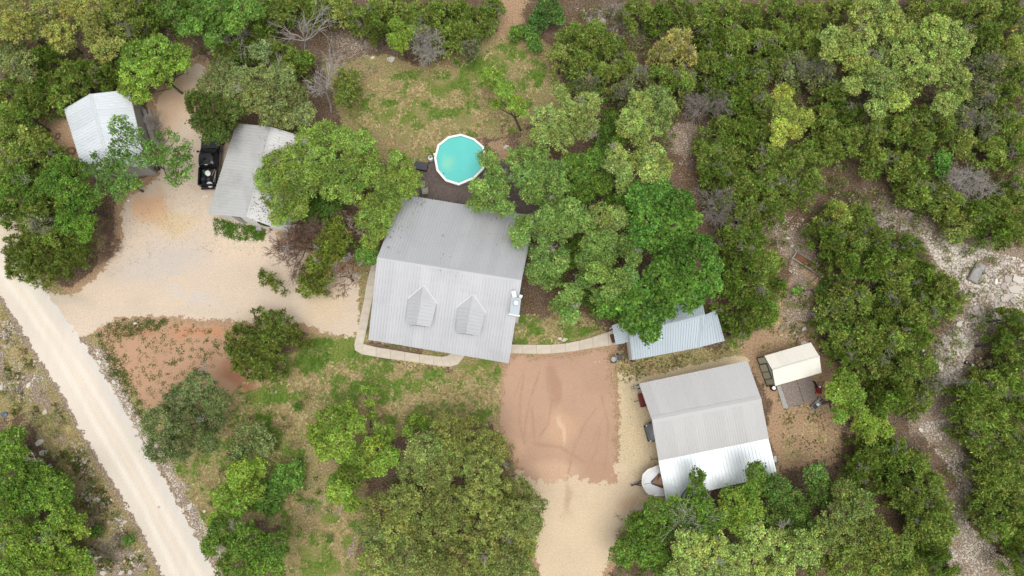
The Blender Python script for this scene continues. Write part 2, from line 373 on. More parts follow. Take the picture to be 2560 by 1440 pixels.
dry = s.mix(s.ramp(n1, [(.46, (0, 0, 0)), (.64, (.6, .6, .6))]), dry, s.ramp(n3, [(.36, L(104, 82, 62)), (.62, L(190, 158, 128))]))
grn = s.ramp(n3, [(.34, L(58, 76, 26)), (.5, L(104, 122, 54)), (.66, L(160, 162, 98))])
pale = s.ramp(n3, [(.34, L(82, 70, 58)), (.48, L(132, 116, 100)), (.58, L(172, 158, 142)), (.68, L(216, 206, 192))])
def msk(ch, nz, lo=.38, wid=.16):     # patchy coverage: weight against noise
    t = s.math('ADD', s.math('MULTIPLY', ch, 1.0), s.math('MULTIPLY_ADD', nz, 1.5, -.75))
    return s.math('MULTIPLY', s.math('SUBTRACT', t, lo), 1/wid, clamp=True)
mixn = s.math('ADD', s.math('MULTIPLY', n2, .6), s.math('MULTIPLY', n3, .4)); mixg = s.math('ADD', s.math('MULTIPLY', n1, .45), s.math('MULTIPLY', n3, .55))
c = s.mix(msk(sep.outputs[2], mixn), lit, dirt); c = s.mix(msk(sep.outputs[1], mixn), c, dry)
c = s.mix(msk(at.outputs['Alpha'], mixn, .42), c, pale); c = s.mix(msk(sep.outputs[0], mixg, .5), c, grn)
s.link(c, s.b.inputs['Base Color']); s.b.inputs['Roughness'].default_value = .95; s.b.inputs['Specular IOR Level'].default_value = .1
s.bump(s.math('ADD', n3, s.math('MULTIPLY', n2, .8)), .4, .05)
tag(meshobj('ground', gm, s.m), kind='structure')

# ---- flat sheets with ragged edges (road, drives, dirt)
def sheetmat(name, darker, lighter, speck, specamt, fine=24, stretch=None, rag=1.0, spdark=.62):
    s = NT(name); p = s.pos(); q = p
    if stretch is not None:
        mp = s.new('ShaderNodeMapping'); mp.inputs['Rotation'].default_value = (0, 0, stretch); mp.inputs['Scale'].default_value = (1, .12, 1)
        s.link(p, mp.inputs[0]); q = mp.outputs[0]
    a = s.new('ShaderNodeAttribute', attribute_name='Col').outputs['Color']
    n0 = s.noise(1.3, 5, .6, q); nf = s.noise(fine, 4, .75, p); nm = s.noise(6, 4, .7, p)
    k = s.ramp(nf, [(.3, darker), (.7, lighter)]); col = s.mix(1.0, a, k, 'MULTIPLY')
    col = s.mix(1.0, col, s.ramp(n0, [(.3, (.965, .965, .965)), (.7, (1.025, 1.02, 1.02))]), 'MULTIPLY')
    vo = s.new('ShaderNodeTexVoronoi'); vo.inputs['Scale'].default_value = 3.4; s.link(p, vo.inputs['Vector'])
    sp = s.math('LESS_THAN', vo.outputs['Distance'], s.math('MULTIPLY', s.math('SUBTRACT', nm, spdark-.05, clamp=True), specamt))
    col = s.mix(sp, col, speck)
    s.link(col, s.b.inputs['Base Color']); s.b.inputs['Roughness'].default_value = .95; s.b.inputs['Specular IOR Level'].default_value = .1
    s.bump(nf, .5, .03)
    e = s.new('ShaderNodeAttribute', attribute_name='edge').outputs['Fac']
    thr = s.math('MULTIPLY_ADD', s.noise(1.6, 5, .68, p), rag*1.9, -rag*.75)
    al = s.math('GREATER_THAN', e, thr)
    tr = s.new('ShaderNodeBsdfTransparent'); mxs = s.new('ShaderNodeMixShader'); s.link(al, mxs.inputs[0])
    s.link(tr.outputs[0], mxs.inputs[1]); s.link(s.b.outputs[0], mxs.inputs[2]); s.link(mxs.outputs[0], s.n['Material Output'].inputs['Surface'])
    return s.m
def sheet(name, poly, z, res, base, mat, patches=(), lines=(), lowvar=.05):
    w = np.array([P(x, y)[:2] for x, y in poly]); x0, y0 = w.min(0)-1.2; x1, y1 = w.max(0)+1.2
    xs = np.arange(x0, x1+res, res); ys = np.arange(y0, y1+res, res); X, Y = np.meshgrid(xs, ys)
    px, py = PX(X, Y); d = sdist(X, Y, w)
    col = np.ones(X.shape+(3,))*lin(base)
    col *= (1+(vnoise(X, Y, 2.6, 5)-.5)*2*lowvar)[..., None]
    jx = (vnoise(X, Y, 1.1, 11)-.5)*24; jy = (vnoise(X, Y, 1.1, 12)-.5)*24
    for cx, cy, rx, ry, ang, rgb, w_ in patches:
        ca, sa = math.cos(ang), math.sin(ang); dx, dy = px+jx-cx, py+jy-cy
        q = np.sqrt(((dx*ca+dy*sa)/rx)**2+((-dx*sa+dy*ca)/ry)**2); f = (w_*(1-sm(q, .4, 1.3)))[..., None]
        col = col*(1-f)+lin(rgb)*f
    for pts, wd, rgb, w_ in lines:
        q = dline(px+(jx-0)*.12, py+jy*.12, pts); f = (w_*(1-sm(q, wd*.3, wd)))[..., None]*(.55+.9*vnoise(X, Y, .5 if res < .2 else 3.0, 17))[..., None]
        f = np.clip(f, 0, 1); col = col*(1-f)+lin(rgb)*f
    keep = d > -1.0; I = np.arange(X.size).reshape(X.shape)
    k = keep[:-1, :-1] | keep[1:, 1:] | keep[1:, :-1] | keep[:-1, 1:]
    Fq = np.stack([I[:-1, :-1], I[:-1, 1:], I[1:, 1:], I[1:, :-1]], -1)[k]
    used = np.unique(Fq); mp = np.zeros(X.size, int); mp[used] = np.arange(len(used))
    V = np.stack([X, Y, 0*X+z], -1).reshape(-1, 3)[used]
    me = np_mesh(name, V, mp[Fq], col=col.reshape(-1, 3)[used], attrs={'edge': d.reshape(-1)[used]})
    return tag(meshobj(name, me, mat), kind='structure')
road_dir = R_(-30)
M_road = sheetmat('crushed_limestone_road', (.9, .9, .91), (1.09, 1.09, 1.08), L(150, 140, 125), .6, 9, road_dir, .9, .66)
M_drive = sheetmat('sandy_drive', (.8, .79, .79), (1.16, 1.15, 1.14), L(112, 92, 66), 1.1, 8, None, 1.1, .54)
M_redm = sheetmat('red_dirt', (.84, .83, .82), (1.13, 1.13, 1.14), L(130, 92, 68), .8, 8, None, 1.6, .58)
M_grav = sheetmat('pale_gravel', (.72, .71, .68), (1.25, 1.24, 1.2), L(126, 108, 78), 1.2, 8, None, 1.1, .5)
sheet('driveway', SHEETS[0],
      .006, .2, (204, 189, 171), M_drive,
      [(400, 660, 130, 60, -.3, (192, 185, 178), .7), (375, 520, 60, 45, .5, (200, 160, 124), .75), (440, 560, 60, 30, 0, (200, 178, 134), .5), (430, 250, 60, 90, .3, (204, 172, 142), .7),
       (480, 740, 60, 25, .2, (196, 194, 192), .5), (300, 730, 120, 30, -.2, (208, 190, 168), .5), (700, 800, 120, 20, 0, (208, 191, 166), .5), (160, 745, 70, 20, 0, (176, 166, 148), .6), (820, 760, 60, 60, 0, (206, 186, 152), .5), (610, 620, 80, 40, 0, (216, 200, 172), .4)],
      [([(400, 690), (460, 700), (470, 740), (430, 770), (380, 760)], 8, (212, 192, 164), .6), ([(130, 740), (250, 770), (420, 770), (600, 790)], 10, (196, 188, 172), .4)])
sheet('road', ROAD_L+ROAD_R, .012, .25, (212, 203, 190), M_road,
      [(60, 690, 70, 70, 0, (222, 214, 200), .5), (25, 580, 40, 50, 0, (206, 190, 166), .5)],
      [([(-30, 640), (60, 760), (150, 900), (250, 1080), (350, 1250), (440, 1440), (470, 1540)], 11, (228, 221, 209), .6),
       ([(10, 640), (110, 790), (200, 920), (300, 1080), (400, 1260), (500, 1440), (530, 1540)], 11, (228, 221, 209), .55),
       ([(-10, 640), (85, 775), (175, 910), (275, 1080), (375, 1255), (470, 1440)], 7, (222, 210, 190), .6),
       ([(60, 660), (150, 790), (230, 910), (330, 1080), (430, 1260), (520, 1420)], 9, (200, 200, 200), .6),
       ([(50, 840), (140, 990), (250, 1180), (350, 1350), (400, 1450)], 6, (214, 198, 168), .7)])
sheet('red_dirt_patch', SHEETS[1],
      .009, .2, (178, 145, 118), M_redm, [(330, 830, 70, 20, 0, (164, 120, 92), .6), (600, 950, 60, 30, .6, (150, 100, 76), .7), (500, 830, 90, 14, 0, (190, 132, 96), .6)])
trk = (171, 138, 115)
sheet('red_dirt_pad', SHEETS[2],
      .012, .11, (181, 151, 129), M_redm,
      [(1408, 1080, 8, 42, -.05, (212, 193, 168), .85), (1400, 1070, 45, 60, 0, (208, 172, 142), .5), (1385, 960, 16, 60, 0, (166, 132, 110), .65), (1300, 980, 40, 100, 0, (186, 154, 132), .5), (1380, 1180, 60, 40, 0, (210, 178, 150), .6), (1500, 1180, 50, 40, .4, (178, 144, 120), .5), (1290, 1150, 30, 60, 0, (206, 168, 138), .5)],
      [([(1310, 940), (1300, 1000), (1300, 1060), (1312, 1110)], 4, trk, .7), ([(1350, 930), (1325, 1000), (1313, 1060), (1312, 1090)], 3, trk, .8), ([(1380, 1000), (1370, 1060), (1350, 1090)], 4, trk, .6), ([(1331, 1020), (1333, 1070), (1336, 1110)], 5, trk, .6),
       ([(1490, 1020), (1455, 1070), (1430, 1140), (1418, 1190)], 4, trk, .6), ([(1505, 990), (1520, 1060), (1515, 1140), (1510, 1180)], 4, trk, .6), ([(1340, 1110), (1400, 1118), (1440, 1140), (1470, 1165)], 6, trk, .55), ([(1500, 1070), (1490, 1130), (1475, 1160)], 2.5, trk, .5), ([(1500, 1060), (1470, 1130)], 2, trk, .5), ([(1310, 930), (1285, 990)], 3, trk, .4)])
sheet('gravel_yard', SHEETS[3],
      .004, .2, (202, 187, 158), M_grav, [(1640, 900, 120, 30, -.2, (200, 182, 148), .6), (1600, 1240, 60, 50, 0, (196, 168, 134), .7), (1590, 1060, 25, 80, 0, (206, 186, 156), .5)])
sheet('gravel_drive', SHEETS[4],
      .0085, .2, (208, 190, 163), M_drive, [(1420, 1250, 15, 60, 0, (176, 150, 130), .6), (1440, 1330, 60, 60, 0, (212, 195, 166), .5), (1590, 1260, 50, 30, 0, (204, 174, 142), .7)])

# ================================================================== SIDEWALKS (slabs are parts)
def slab_path(name, left, right, z=.09):
    root = empty(name); root['kind'] = 'structure'
    for i in range(len(left)-1):
        q = [P(*left[i]), P(*right[i]), P(*right[i+1]), P(*left[i+1])]; c = sum(q, Vector())/4
        pts = [(c.x+(v.x-c.x)*.985, c.y+(v.y-c.y)*.985) for v in q]
        mb = MB(); n = 4
        if sum((pts[k][0]*pts[(k+1) % 4][1]-pts[(k+1) % 4][0]*pts[k][1]) for k in range(4)) < 0: pts = pts[::-1]
        mb.prism([(x-c.x, y-c.y) for x, y in pts], .0, z+random.uniform(-.004, .004))
        o = mb.build('slab', M_conc, root, loc=(c.x, c.y, 0))
    return root
slab_path('sidewalk', [(938, 640), (925, 677), (916, 713), (911, 748), (903, 785), (895, 823), (886, 862), (888, 876), (905, 886), (940, 892), (976, 898), (1012, 902), (1048, 907), (1084, 913), (1108, 916), (1128, 917), (1146, 910), (1162, 890)],
          [(956, 640), (944, 677), (939, 713), (931, 748), (924, 785), (917, 823), (909, 857), (909, 858), (909, 860), (941, 868), (977, 874), (1013, 880), (1049, 886), (1085, 890), (1104, 892), (1118, 890), (1127, 884), (1132, 872)])
slab_path('sidewalk', [(1225, 858), (1262, 861), (1305, 862), (1341, 862), (1377, 862), (1413, 859), (1448, 852), (1482, 843), (1520, 830), (1552, 818)],
          [(1225, 882), (1262, 883), (1305, 884), (1341, 885), (1377, 884), (1413, 881), (1448, 876), (1482, 870), (1522, 864), (1562, 859)])

# ================================================================== BUILDINGS
def quad_pts(c6, hs, ):
    return [P(x, y, h) for (x, y), h in zip(c6, hs)]
def rib_panel(name, E0, E1, R0, R1, nr, mat, parent, loc, hrib=.03, wr=.05, lift=0.0):
    """panel from eave edge E0-E1 to ridge edge R0-R1 with nr raised ribs"""
    n = (E1-E0).cross(R0-E0).normalized()
    if n.z < 0: n = -n
    wdt = max((E1-E0).length, (R1-R0).length, .01); us = []
    for k in range(nr):
        c = (k+.5)/nr; a = wr/wdt
        us += [(c-a, 0), (c-a*.6, hrib), (c+a*.6, hrib), (c+a, 0)]
    us = [(0.0, 0)]+us+[(1.0, 0)]
    V = []
    for A, B in ((E0, E1), (R0, R1)):
        for u, h in us: V.append(A.lerp(B, u)+n*(h+lift)-loc)
    m = len(us); F = [(i, i+1, i+1+m, i+m) for i in range(m-1)]
    # eave and side thickness
    o = len(V); V += [V[i]-n*.02 for i in (0, m-1, m, 2*m-1)]
    F += [(0, o, o+1, m-1), (0, m, o+2, o), (m-1, o+1, o+3, 2*m-1)]
    me = bpy.data.meshes.new(name); me.from_pydata([tuple(v) for v in V], [], F); me.update()
    return meshobj(name, me, mat, parent)
def slope(parent, loc, E0, E1, R0, R1, pw, nr, mat, lift=0.0, hrib=.03, name='roof_panel'):
    n = max(1, round((E1-E0).length/pw)); out = []
    for i in range(n):
        a, b = i/n, (i+1)/n
        out.append(rib_panel(name, E0.lerp(E1, a), E0.lerp(E1, b), R0.lerp(R1, a), R0.lerp(R1, b), nr, mat, parent, loc, hrib, .045, lift+(.004 if i % 2 else 0)))
    return out
def strip(name, a, b, w, mat, parent, loc, up=.05, th=.03, na=None, nb=None):
    """cap strip along a-b, falling w to both sides along directions na, nb"""
    d = (b-a).normalized(); V = []
    for p_ in (a, b):
        V += [p_+na*w+Vector((0, 0, up)), p_+Vector((0, 0, up+.02)), p_+nb*w+Vector((0, 0, up)), p_+nb*w+Vector((0, 0, up-th)), p_+na*w+Vector((0, 0, up-th))]
    mb = MB(); mb.loft([[v-loc for v in V[:5]], [v-loc for v in V[5:]]]); return mb.build(name, mat, parent)
def gable(name, label, cat, px6, hs, roof_m, wall_m, pw, nr, inset=.45, hr=.055, cap=True, capw=.2, fascia=M_trim, roof2=None, base=None):
    A0, R0, B0, A1, R1, B1 = [P(x, y, h) for (x, y), h in zip(px6, hs)]
    c = (A0+B0+A1+B1)/4; loc = Vector((c.x, c.y, 0)); root = empty(name, loc, 0, label, cat)
    # roof deck (part) and panels, cap (sub-parts)
    dn = Vector((0, 0, -.035)); mb = MB()
    top = [A0, R0, B0, B1, R1, A1]
    lo = [v+dn*4 for v in top]; hi = [v+dn for v in top]
    V = [v-loc for v in hi+lo]
    mb.add(V, [(0, 1, 4, 5), (1, 2, 3, 4), (11, 10, 7, 6), (10, 9, 8, 7), (0, 6, 7, 1), (1, 7, 8, 2), (2, 8, 9, 3), (3, 9, 10, 4), (4, 10, 11, 5), (5, 11, 6, 0)])
    roof = mb.build('roof', fascia, root)
    slope(roof, loc, A0, A1, R0, R1, pw, nr, roof_m, hrib=hr); slope(roof, loc, B0, B1, R0, R1, pw, nr, roof2 or roof_m, hrib=hr)
    if cap:
        na = (A0-R0).normalized(); nb = (B0-R0).normalized()
        strip('ridge_cap', R0, R1, capw, roof_m, roof, loc, .05, .03, na, nb)
    # walls
    u = (R1-R0).normalized(); u.z = 0; u.normalize()
    def ins(E, Rr, su): 
        t = (Rr-E); hlen = Vector((t.x, t.y, 0)).length; k = inset/hlen
        q = E.lerp(Rr, k)+u*su*inset; q.z -= .16; return q
    a0, b0, a1, b1 = ins(A0, R0, 1), ins(B0, R0, 1), ins(A1, R1, -1), ins(B1, R1, -1)
    r0 = R0+u*inset+Vector((0, 0, -.16)); r1 = R1-u*inset+Vector((0, 0, -.16))
    g = lambda v: Vector((v.x, v.y, 0)); mb = MB()
    V = [v-loc for v in (a0, r0, b0, g(b0), g(a0), a1, r1, b1, g(b1), g(a1))]
    mb.add(V, [(0, 1, 2, 3, 4), (9, 8, 7, 6, 5), (0, 4, 9, 5), (2, 7, 8, 3), (3, 8, 9, 4)])
    wall = mb.build('wall', wall_m, root)
    return root, roof, wall, (A0, R0, B0, A1, R1, B1), (a0, r0, b0, a1, r1, b1), loc
def wall_box(name, a, b, t0, t1, z0, z1, mat, parent, loc, proud=.04):
    """thin box on wall line a-b between fractions t0,t1"""
    d = Vector((b.x-a.x, b.y-a.y, 0)); n = Vector((d.y, -d.x, 0)).normalized(); p0 = Vector((a.x, a.y, 0))+d*t0; p1 = Vector((a.x, a.y, 0))+d*t1
    if not mat: return
    q = [p0-n*.02, p1-n*.02, p1+n*proud, p0+n*proud]; mb = MB(); mb.prism([(v.x-loc.x, v.y-loc.y) for v in q], z0, z1)
    return mb.build(name, mat, parent)

# ---- main house
hroot, hroof, hwall, HP, HW, hloc = gable('farmhouse', 'large two-slope grey metal roofed house with two dormers, beside the round pool', 'house',
    [(1005, 486), (943, 644), (921, 849), (1337, 541), (1304, 701), (1272, 908)], [2.8, 6.6, 2.6, 2.8, 6.6, 2.6], M_house_roof, M_wallw, .8, 3, .5)
A0, R0, B0, A1, R1, B1 = HP
nlow = (B1-B0).cross(R0-B0).normalized(); nlow = nlow if nlow.z > 0 else -nlow
M_flash = simple('galvanised_flashing', L(216, 218, 221), .5, var=.04)
def dormer(apex, front, vl, vr, fl, fr):
    ap = onplane(*apex, R0, nlow); zr = ap.z; fz = P(*front, zr)
    VL = onplane(*vl, R0, nlow); VR = onplane(*vr, R0, nlow); ze = (VL.z+VR.z)/2
    FL = P(*fl, ze); FR = P(*fr, ze); fp = lambda q: Vector((q.x, q.y, (R0.z-(nlow.x*(q.x-R0.x)+nlow.y*(q.y-R0.y))/nlow.z)))
    c = hloc; mb = MB()
    # cheeks and front
    i = .12; ax = (fz-ap); ax.z = 0; ax.normalize(); sd = Vector((-ax.y, ax.x, 0))
    if sd.dot(FR-FL) < 0: sd = -sd
    fl_ = FL+sd*i-ax*i; fr_ = FR-sd*i-ax*i; vl_ = VL+sd*i; vr_ = VR-sd*i; fz_ = fz-ax*i
    dz = Vector((0, 0, -.05)); low = Vector((0, 0, -.1))
    V = [fl_+dz, fr_+dz, fz_+dz*2, fp(fl_)+low, fp(fr_)+low, vl_+dz, vr_+dz, fp(vl_)+low*2, fp(vr_)+low*2]
    mb.add([v-c for v in V], [(3, 4, 1, 2, 0), (0, 5, 7, 3), (1, 4, 8, 6)])
    d = mb.build('dormer', M_house_roof, hroot)
    up = Vector((0, 0, .03))
    def on_ridge(q): return ap+ax*max(0.0, (Vector((q.x, q.y, 0))-Vector((ap.x, ap.y, 0))).dot(ax))
    for VE, FE in ((VL, FL), (VR, FR)):
        aq = on_ridge(VE); rib_panel('roof_panel', VE+up, FE+up, aq+up, fz+up, 7, M_house_roof, d, c, .045); rib_panel('roof_panel', ap+up, VE+up, ap+up, aq+up, 4, M_house_roof, d, c, .045)
    strip('ridge_cap', ap, fz, .06, M_flash, d, c, .07, .02, (VL-ap).normalized()*.8-Vector((0, 0, .1)), (VR-ap).normalized()*.8-Vector((0, 0, .1)))
    for q in (VL, VR):
        dd = (q-ap).normalized(); q2 = q+dd*.12; w = dd.cross(nlow).normalized()*.05; n = nlow*.05; mb = MB()
        mb.loft([[v-c for v in (ap-w+n, ap+w+n, ap+w+n*.4, ap-w+n*.4)], [v-c for v in (q2-w+n, q2+w+n, q2+w+n*.4, q2-w+n*.4)]]); mb.build('valley_flashing', M_house_roof if False else M_flash, d)
    mid = (fl_+fr_)/2-ax*.02; z0 = fp(mid).z+.2; mb = MB()
    w = sd*.45; q = [mid-w, mid+w, mid+w+ax*.05, mid-w+ax*.05]; mb.prism([(v.x-c.x, v.y-c.y) for v in q], z0, max(z0+.5, ze-.05)); mb.build('window', M_glass, d)
dormer((1060, 713), (1043, 812), (1022, 744), (1092, 757), (1016, 812), (1077, 818))
dormer((1183, 735), (1166, 834), (1144, 766), (1214, 780), (1139, 833), (1199, 840))
# sheet-metal patch strip lines and roof vents
for (x, y) in ((1107, 590), (972, 620)):
    p_ = onplane(x, y, R0, (A1-A0).cross(R0-A0).normalized()); mb = MB(); mb.cyl((0, 0), .05, -.1, .3, 10); mb.cyl((0, 0), .14, -.05, .05, 12); mb.build('roof_vent', M_grey, hroot, loc=p_-hloc)
# chimney chase on the east gable
q = [P(1279, 742, 6.3), P(1302, 746, 6.3), P(1297, 787, 6.3), P(1275, 783, 6.3)]; mb = MB(); mb.prism([(v.x-hloc.x, v.y-hloc.y) for v in q][::-1], 0, 6.22)
chim = mb.build('chimney', M_wallw, hroot)
cc = sum(q, Vector())/4; mb = MB(); mb.prism([((v.x-cc.x)*1.06+cc.x-hloc.x, (v.y-cc.y)*1.04+cc.y-hloc.y) for v in q][::-1], 6.22, 6.32); mb.build('chimney_cap', M_blue_roof, chim)
fp_ = P(1290, 757, 6.9)-hloc; mb = MB(); mb.cyl((fp_.x, fp_.y), .12, 6.3, 6.8, 14); mb.cyl((fp_.x, fp_.y), .22, 6.8, 6.92, 16, .19); mb.build('flue', M_white, chim)
fl0 = [P(1273, 783, 5.9), P(1300, 788, 5.9), P(1299, 792, 5.8), P(1271, 787, 5.8)]; mb = MB(); mb.prism([(v.x-hloc.x, v.y-hloc.y) for v in fl0][::-1], 5.55, 6.0); mb.build('flashing', M_trim, chim)
def plate(name, px, py, h, w, l, t, rz, tilt, mat, label, cat, pole=0):
    p_ = P(px, py, h); r = empty(name, p_, rz, label, cat); m = Matrix.Rotation(tilt, 4, 'X'); mb = MB(); mb.box(-w/2, w/2, -l/2, l/2, -t/2, t/2, m, .01); mb.build('panel', mat, r)
    mb = MB(); mb.tube([(0, 0, -t/2), (0, .05, -pole)], .025); mb.build('mount', M_grey, r); return r
plate('antenna', 1285, 735, 6.5, .36, .56, .06, R_(15), R_(18), M_white, 'white flat antenna panel tilted above the chimney chase on the house roof edge', 'antenna', .75)
plate('antenna', 1302, 741, 6.2, .28, .26, .12, R_(-20), R_(-10), M_white, 'small white square antenna box right of the flat panel at the roof edge', 'antenna', .6)
p_ = P(1304, 731, 6.0); r = empty('satellite_dish', p_, 0, 'dark grey satellite dish on the right roof edge above the chimney chase', 'satellite dish')
mb = MB(); 
for k in range(4):
    pass
rings = [[(rr*math.cos(a*math.pi/8), rr*math.sin(a*math.pi/8), zz) for a in range(16)] for rr, zz in ((.05, 0), (.2, .03), (.33, .1), (.33, .085), (.2, .01), (.05, -.03))]
mb.loft(rings); mb.build('dish', M_dgrey, r).rotation_euler = (R_(50), 0, R_(-60)); mb = MB(); mb.tube([(0, 0, 0), (-.1, 0, -.55)], .03); mb.build('mast', M_grey, r)

# ---- long garage left of the house (ridge runs up-down)
groot, groof, gwall, GP, GW, gloc = gable('garage', 'weathered grey metal roofed garage beside the black pickup', 'garage',
    [(519, 534), (616, 543), (722, 581), (591, 308), (678, 317), (786, 350)], [2.6, 4.2, 2.6, 2.6, 4.2, 2.6], M_gar_roof, M_wallw, .9, 3, .38)
a0, r0, b0, a1, r1, b1 = GW
for t0, t1, z0, z1, nm, mm in ((.30, .42, 1.0, 2.0, 'window', M_glass), (.66, .77, 0, 2.05, 'door', M_wallg)):
    for a, b in ((a0, b0),):
        wall_box(nm, b, a, t0, t1, z0, z1, mm, gwall, gloc, -.06 if False else .05); wall_box(nm, a, b, 1-t1, 1-t0, z0, z1, mm, gwall, gloc, .05)
lp = P(648, 572, 1.9); mb = MB(); mb.box(-.25, .25, -.16, .16, -.2, .2, None, .03); mb.build('meter_box', M_grey, groot, loc=lp-gloc)
# red-brown leaf debris lying on the garage roof
p_ = onplane(717, 362, GP[1], (GP[5]-GP[2]).cross(GP[1]-GP[2]).normalized())
dV = []; dF = []
for k in range(26):
    c_ = p_+Vector((random.gauss(0, .3), random.gauss(0, .3), .06)); a_ = random.uniform(0, 6.28); l_ = random.uniform(.05, .14); w_ = l_*.45
    u_ = Vector((math.cos(a_), math.sin(a_), random.uniform(-.2, .2))); v_ = Vector((-u_.y, u_.x, 0)); o_ = len(dV)
    dV += [tuple(c_+u_*l_-p_), tuple(c_+v_*w_-p_), tuple(c_-u_*l_-p_), tuple(c_-v_*w_-p_)]; dF.append((o_, o_+1, o_+2, o_+3))
me = bpy.data.meshes.new('leaf_debris'); me.from_pydata(dV, [], dF)
tag(meshobj('leaf_debris', me, simple('red_brown_leaves', L(128, 50, 38), .9), None, p_), kind='stuff', label='red brown dead leaves lying on the right slope of the garage roof', cat='leaves')

# ---- white shed upper left
sroot, sroof, swall, SP, SWp, sloc = gable('metal_shed', 'bright white metal roofed shed at the upper left, half under a sparse tree', 'shed',
    [(211, 438), (270, 409), (367, 418), (160, 272), (225, 235), (322, 224)], [2.4, 3.7, 2.4, 2.4, 3.7, 2.4], M_white_roof, M_wallg, .9, 3, .15)
# lean-to strip of boards on the shed's right side
q0, q1 = P(376, 372, .9), P(328, 232, .9); loc = (q0+q1)/2; loc.z = 0; lt = empty('board_stack', loc, 0, 'weathered grey boards leaning along the right wall of the white shed', 'boards')
for k in range(5):
    off = Vector((.18+.2*k, 0, 0)); a_ = q0.lerp(q1, random.uniform(0, .1))+off-loc; b_ = q0.lerp(q1, random.uniform(.62, .8))+off-loc; a_.z = .12+.05*(k % 2); b_.z = .2+.08*(k % 3)
    d_ = (b_-a_).normalized(); w_ = d_.cross(Vector((0, 0, 1))).normalized()*.09; t_ = Vector((0, 0, .035)); mb = MB()
    mb.loft([[a_-w_-t_, a_+w_-t_, a_+w_+t_, a_-w_+t_], [b_-w_-t_, b_+w_-t_, b_+w_+t_, b_-w_+t_]]); mb.build('board', M_gwood, lt)

# ---- workshop with lean-to
wroot, wroof, wwall, WP, WW, wloc = gable('workshop', 'large grey metal roofed workshop with a bright white lean-to roof along its lower side', 'workshop',
    [(1598, 959), (1630, 1050), (1647, 1152), (1869, 902), (1903, 997), (1922, 1096)], [3.2, 4.2, 3.2, 3.2, 4.2, 3.2], M_work_roof, M_wallg, .9, 4, .9, .016, cap='same', capw=.3)
Lh = 2.45; E0, E1 = P(1666, 1252, Lh), P(1943, 1186, Lh); T0, T1 = WP[2]+Vector((0, 0, -.1)), WP[5]+Vector((0, 0, -.1))
mb = MB(); dd = Vector((0, 0, -.1)); V = [T0+dd*.4, T1+dd*.4, E1+dd*.4, E0+dd*.4]; V += [v+dd for v in V]
mb.add([v-wloc for v in V], [(3, 2, 1, 0), (4, 5, 6, 7), (0, 1, 5, 4), (1, 2, 6, 5), (2, 3, 7, 6), (3, 0, 4, 7)]); lean = mb.build('lean_to_roof', M_trim, wroot)
slope(lean, wloc, E0, E1, T0, T1, .9, 3, M_white_roof, hrib=.05)
for t in (.04, .35, .66, .96):
    p_ = E0.lerp(E1, t)-wloc; p1 = T0-E0; p1.z = 0; p1.normalize(); p_ = p_+p1*.3; mb = MB(); mb.box(p_.x-.07, p_.x+.07, p_.y-.07, p_.y+.07, 0, Lh-.12); mb.build('post', M_gwood, wroot)
mb = MB(); p_ = P(1935, 1147, 1.2)-wloc; mb.box(p_.x-.15, p_.x+.15, p_.y-.3, p_.y+.3, .4, 1.5, None, .03); mb.build('meter_box', M_grey, wroot)

# ---- cream portable shed with green-framed end
croot, croof, cwall, CP, CW, cloc = gable('portable_shed', 'small cream metal roofed shed with dark framed sage green end wall', 'shed',
    [(1911, 889.7), (1931, 925.6), (1938, 965), (2027, 856), (2048.7, 891), (2054, 931.7)], [2.1, 2.75, 2.1, 2.1, 2.75, 2.1], M_cream_roof, M_walltan, .9, 4, .04, .008, cap='same', capw=.1, fascia=M_cream_roof)
a0, r0, b0 = CW[0], CW[1], CW[2]
def endbox(t0, t1, z0, z1, mat, nm, par, proud=.03):
    return wall_box(nm, a0, b0, t0, t1, z0, z1, mat, par, cloc, -proud) or wall_box(nm, b0, a0, 1-t1, 1-t0, z0, z1, mat, par, cloc, proud)
def endbox(t0, t1, z0, z1, mat, nm, par, proud=.04):
    d = Vector((b0.x-a0.x, b0.y-a0.y, 0)); n = Vector((d.y, -d.x, 0)).normalized(); e = (CP[0]-CP[3]); n = n if n.dot(e) > 0 else -n
    p0 = Vector((a0.x, a0.y, 0))+d*t0; p1 = Vector((a0.x, a0.y, 0))+d*t1; q = [p0-n*.01, p1-n*.01, p1+n*proud, p0+n*proud]; mb = MB()
    mb.prism([(v.x-cloc.x, v.y-cloc.y) for v in q], z0, z1); return mb.build(nm, mat, par)
for t0, t1 in ((.24, .495), (.505, .76)):
    dr = endbox(t0, t1, .06, 1.9, M_walltan, 'door', cwall, .05); endbox(t0+.005, t0+.02, .06, 1.9, M_dkgreen, 'door_stile', dr, .07); endbox(t0+.02, t1, 1.86, 1.92, M_dkgreen, 'door_rail', dr, .07); endbox(t0+.02, t1, .04, .1, M_dkgreen, 'door_rail', dr, .07)
for t0, t1, z0, z1 in ((-.01, .02, 0, 2.05), (.98, 1.01, 0, 2.05), (.23, .245, 0, 1.95), (.755, .77, 0, 1.95), (0, 1, 0, .05), (.245, .755, 1.92, 1.97)):
    endbox(t0, t1, z0, z1, M_dkgreen, 'frame_trim', cwall, .08)
for k in range(2):
    A, B = (CP[0], CP[1]) if k == 0 else (CP[1], CP[2]); n = (CP[0]-CP[3]).normalized()*.03; mb = MB(); dz = Vector((0, 0, -.1))
    mb.loft([[v-cloc for v in (A, A+n, A+n+dz, A+dz)], [v-cloc for v in (B, B+n, B+n+dz, B+dz)]]); mb.build('barge_board', M_dkgreen, croof)

